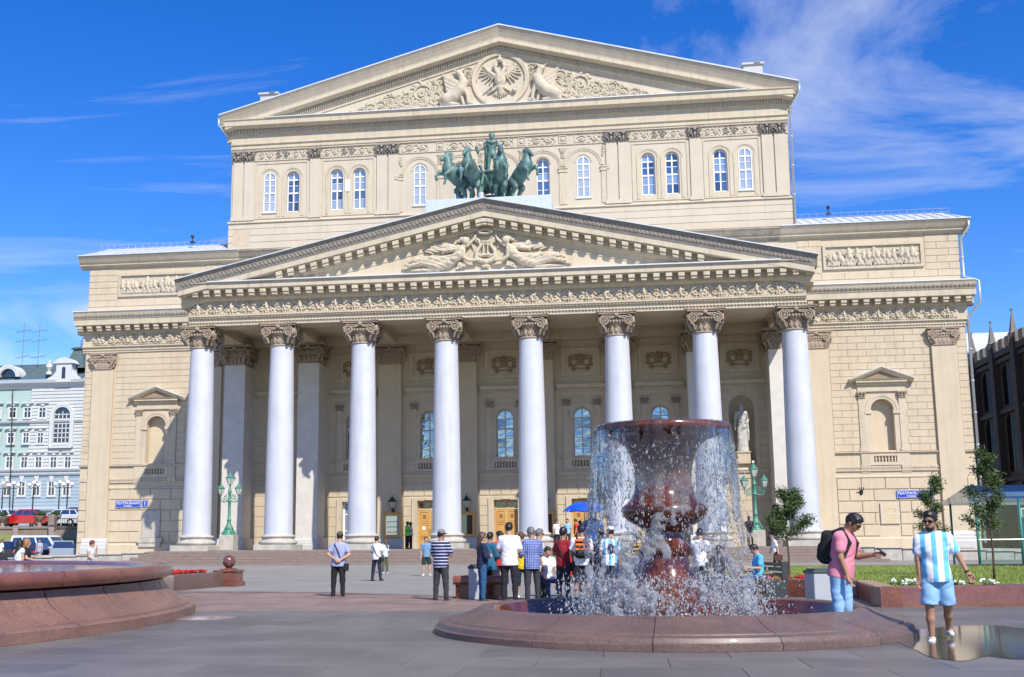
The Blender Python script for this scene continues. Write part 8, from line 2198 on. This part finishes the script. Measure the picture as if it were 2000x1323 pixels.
person('person in grey top seated on the long bench behind the red t-shirt', (1118, 1090), 130, 1.70, .1, {'L': ((.2, -.25, -1), (-.1, -.8, -.5)), 'R': ((-.2, -.25, -1), (.1, -.8, -.5))}, SIT, SCARLET, cloth('black shorts', (.012, .013, .018)), ('short', HAIR_B), SKIN, plen=.8, y=-36.4, lean=.1)
# --- on the steps, the portico and the pavement
person('guard in green reflective vest and black trousers by the door', (796, 1021), 52, 1.76, pi / 2 - .2, FRONT, STAND, cloth('reflective green vest', (.16, .80, .10), .05), BLK, ('short', HAIR_B), SKIN3, y=5.6, ground=FL + .004, vox=.026, loose=.03)
person('man in white shirt and black trousers beside the guard', (802, 1023), 51, 1.72, -pi / 2, HANG, STAND, cloth('grey white shirt', (.55, .55, .58)), BLK, ('short', HAIR_B), SKIN3, y=5.9, ground=FL + .004, vox=.026, sleeve=1.8)
person('person in white shirt and black trousers shading eyes on the portico', (1088, 1021), 52, 1.72, .2, {'L': ((.4, -.3, -.7), (-.5, -.2, 1)), 'R': HANG['R']}, STAND, WHITE, BLK, ('short', HAIR_B), SKIN, y=2.6, ground=FL + .004, vox=.026)
person('person in light blue shirt on the portico', (1108, 1018), 54, 1.76, -.2, HANG, STAND, LBLUE, DJEANS, ('short', HAIR_B), SKIN, y=2.6, ground=FL + .004, vox=.026)
person('person in red shirt on the portico', (1124, 1019), 54, 1.74, -pi / 2, HANG, STAND, SCARLET, BLK, ('short', HAIR_B), SKIN, y=2.4, ground=FL + .004, vox=.026)
person('man in dark t-shirt and grey shorts standing beside the lamp post plinth', (1463, 1016), 52, 1.76, .1, FRONT, STAND, cloth('dark t-shirt', (.015, .016, .03)), GREYC, ('short', HAIR_B), SKIN3, y=.4, ground=FL + .004, plen=.9, vox=.026)
def briefcase(E, J):
    q = MB(); c = J['WL'] + np.array([0, 0, -.24]); q.bbox(-.06, -.20, -.14, .06, .20, .14, .02); q.tube([(0, -.07, .14), (0, -.05, .2), (0, .05, .2), (0, .07, .14)], .012, 5); part('briefcase', q, BROWN, E, loc=tuple(c))
person('man in white shirt and black trousers striding past the steps with a brown bag', (1508, 1049), 64, 1.74, radians(-82), {'L': ((.10, .25, -1), (.06, .1, -1)), 'R': ((-.10, -.2, -1), (-.06, -.4, -1))}, {'L': ((.04, -.22, -1), (.02, .0, -1)), 'R': ((-.04, .45, -1), (-.02, .75, -1))}, WHITE, BLK, ('short', HAIR_G), SKIN, lean=.08, head=.35, vox=.022, extra=briefcase, ground=.0, y=-11.0)
# --- beyond the great basin
person('woman with long blond hair in black top raising her hand', (54, 1053), 122, 1.66, pi / 2 + .3, {'L': ((.2, -.25, -1), (.0, -.9, .35)), 'R': ((-.2, -.15, -1), (.1, -.9, -.2))}, STAND, BLK, DJEANS, ('long', HAIR_BL), SKIN, fem=True, y=-33.2, sleeve=.5, fat=1.1)
person('woman with dark hair in white sleeveless top beside the blond woman', (40, 1058), 120, 1.64, pi - .4, HANG, STAND, WHITE, DJEANS, ('long', HAIR_B), SKIN, fem=True, y=-33.4, sleeve=.12)
person('woman with red hair in white striped vest holding a phone to her ear', (180, 1064), 95, 1.62, pi / 2, {'L': ((.3, -.3, -.8), (-.3, -.2, 1)), 'R': ((-.2, -.1, -1), (.1, -.7, -.4))}, STAND, TANK, WHITE, ('curly', HAIR_R), SKIN, fem=True, y=-25.5, sleeve=.12)
person('man in grey shirt and blue jeans walking between the parked cars', (77, 1062), 40, 1.74, .1, HANG, WALK, cloth('lilac grey shirt', (.40, .38, .45)), cloth('mid blue jeans', (.10, .20, .42)), ('short', HAIR_BR), SKIN, y=7.5, ground=FG, vox=.026)
person('person in white shirt by the black hatchback', (4, 1061), 40, 1.70, pi - .5, HANG, STAND, WHITE, CHAR, ('short', HAIR_BR), SKIN, y=8.0, ground=FG, vox=.026)
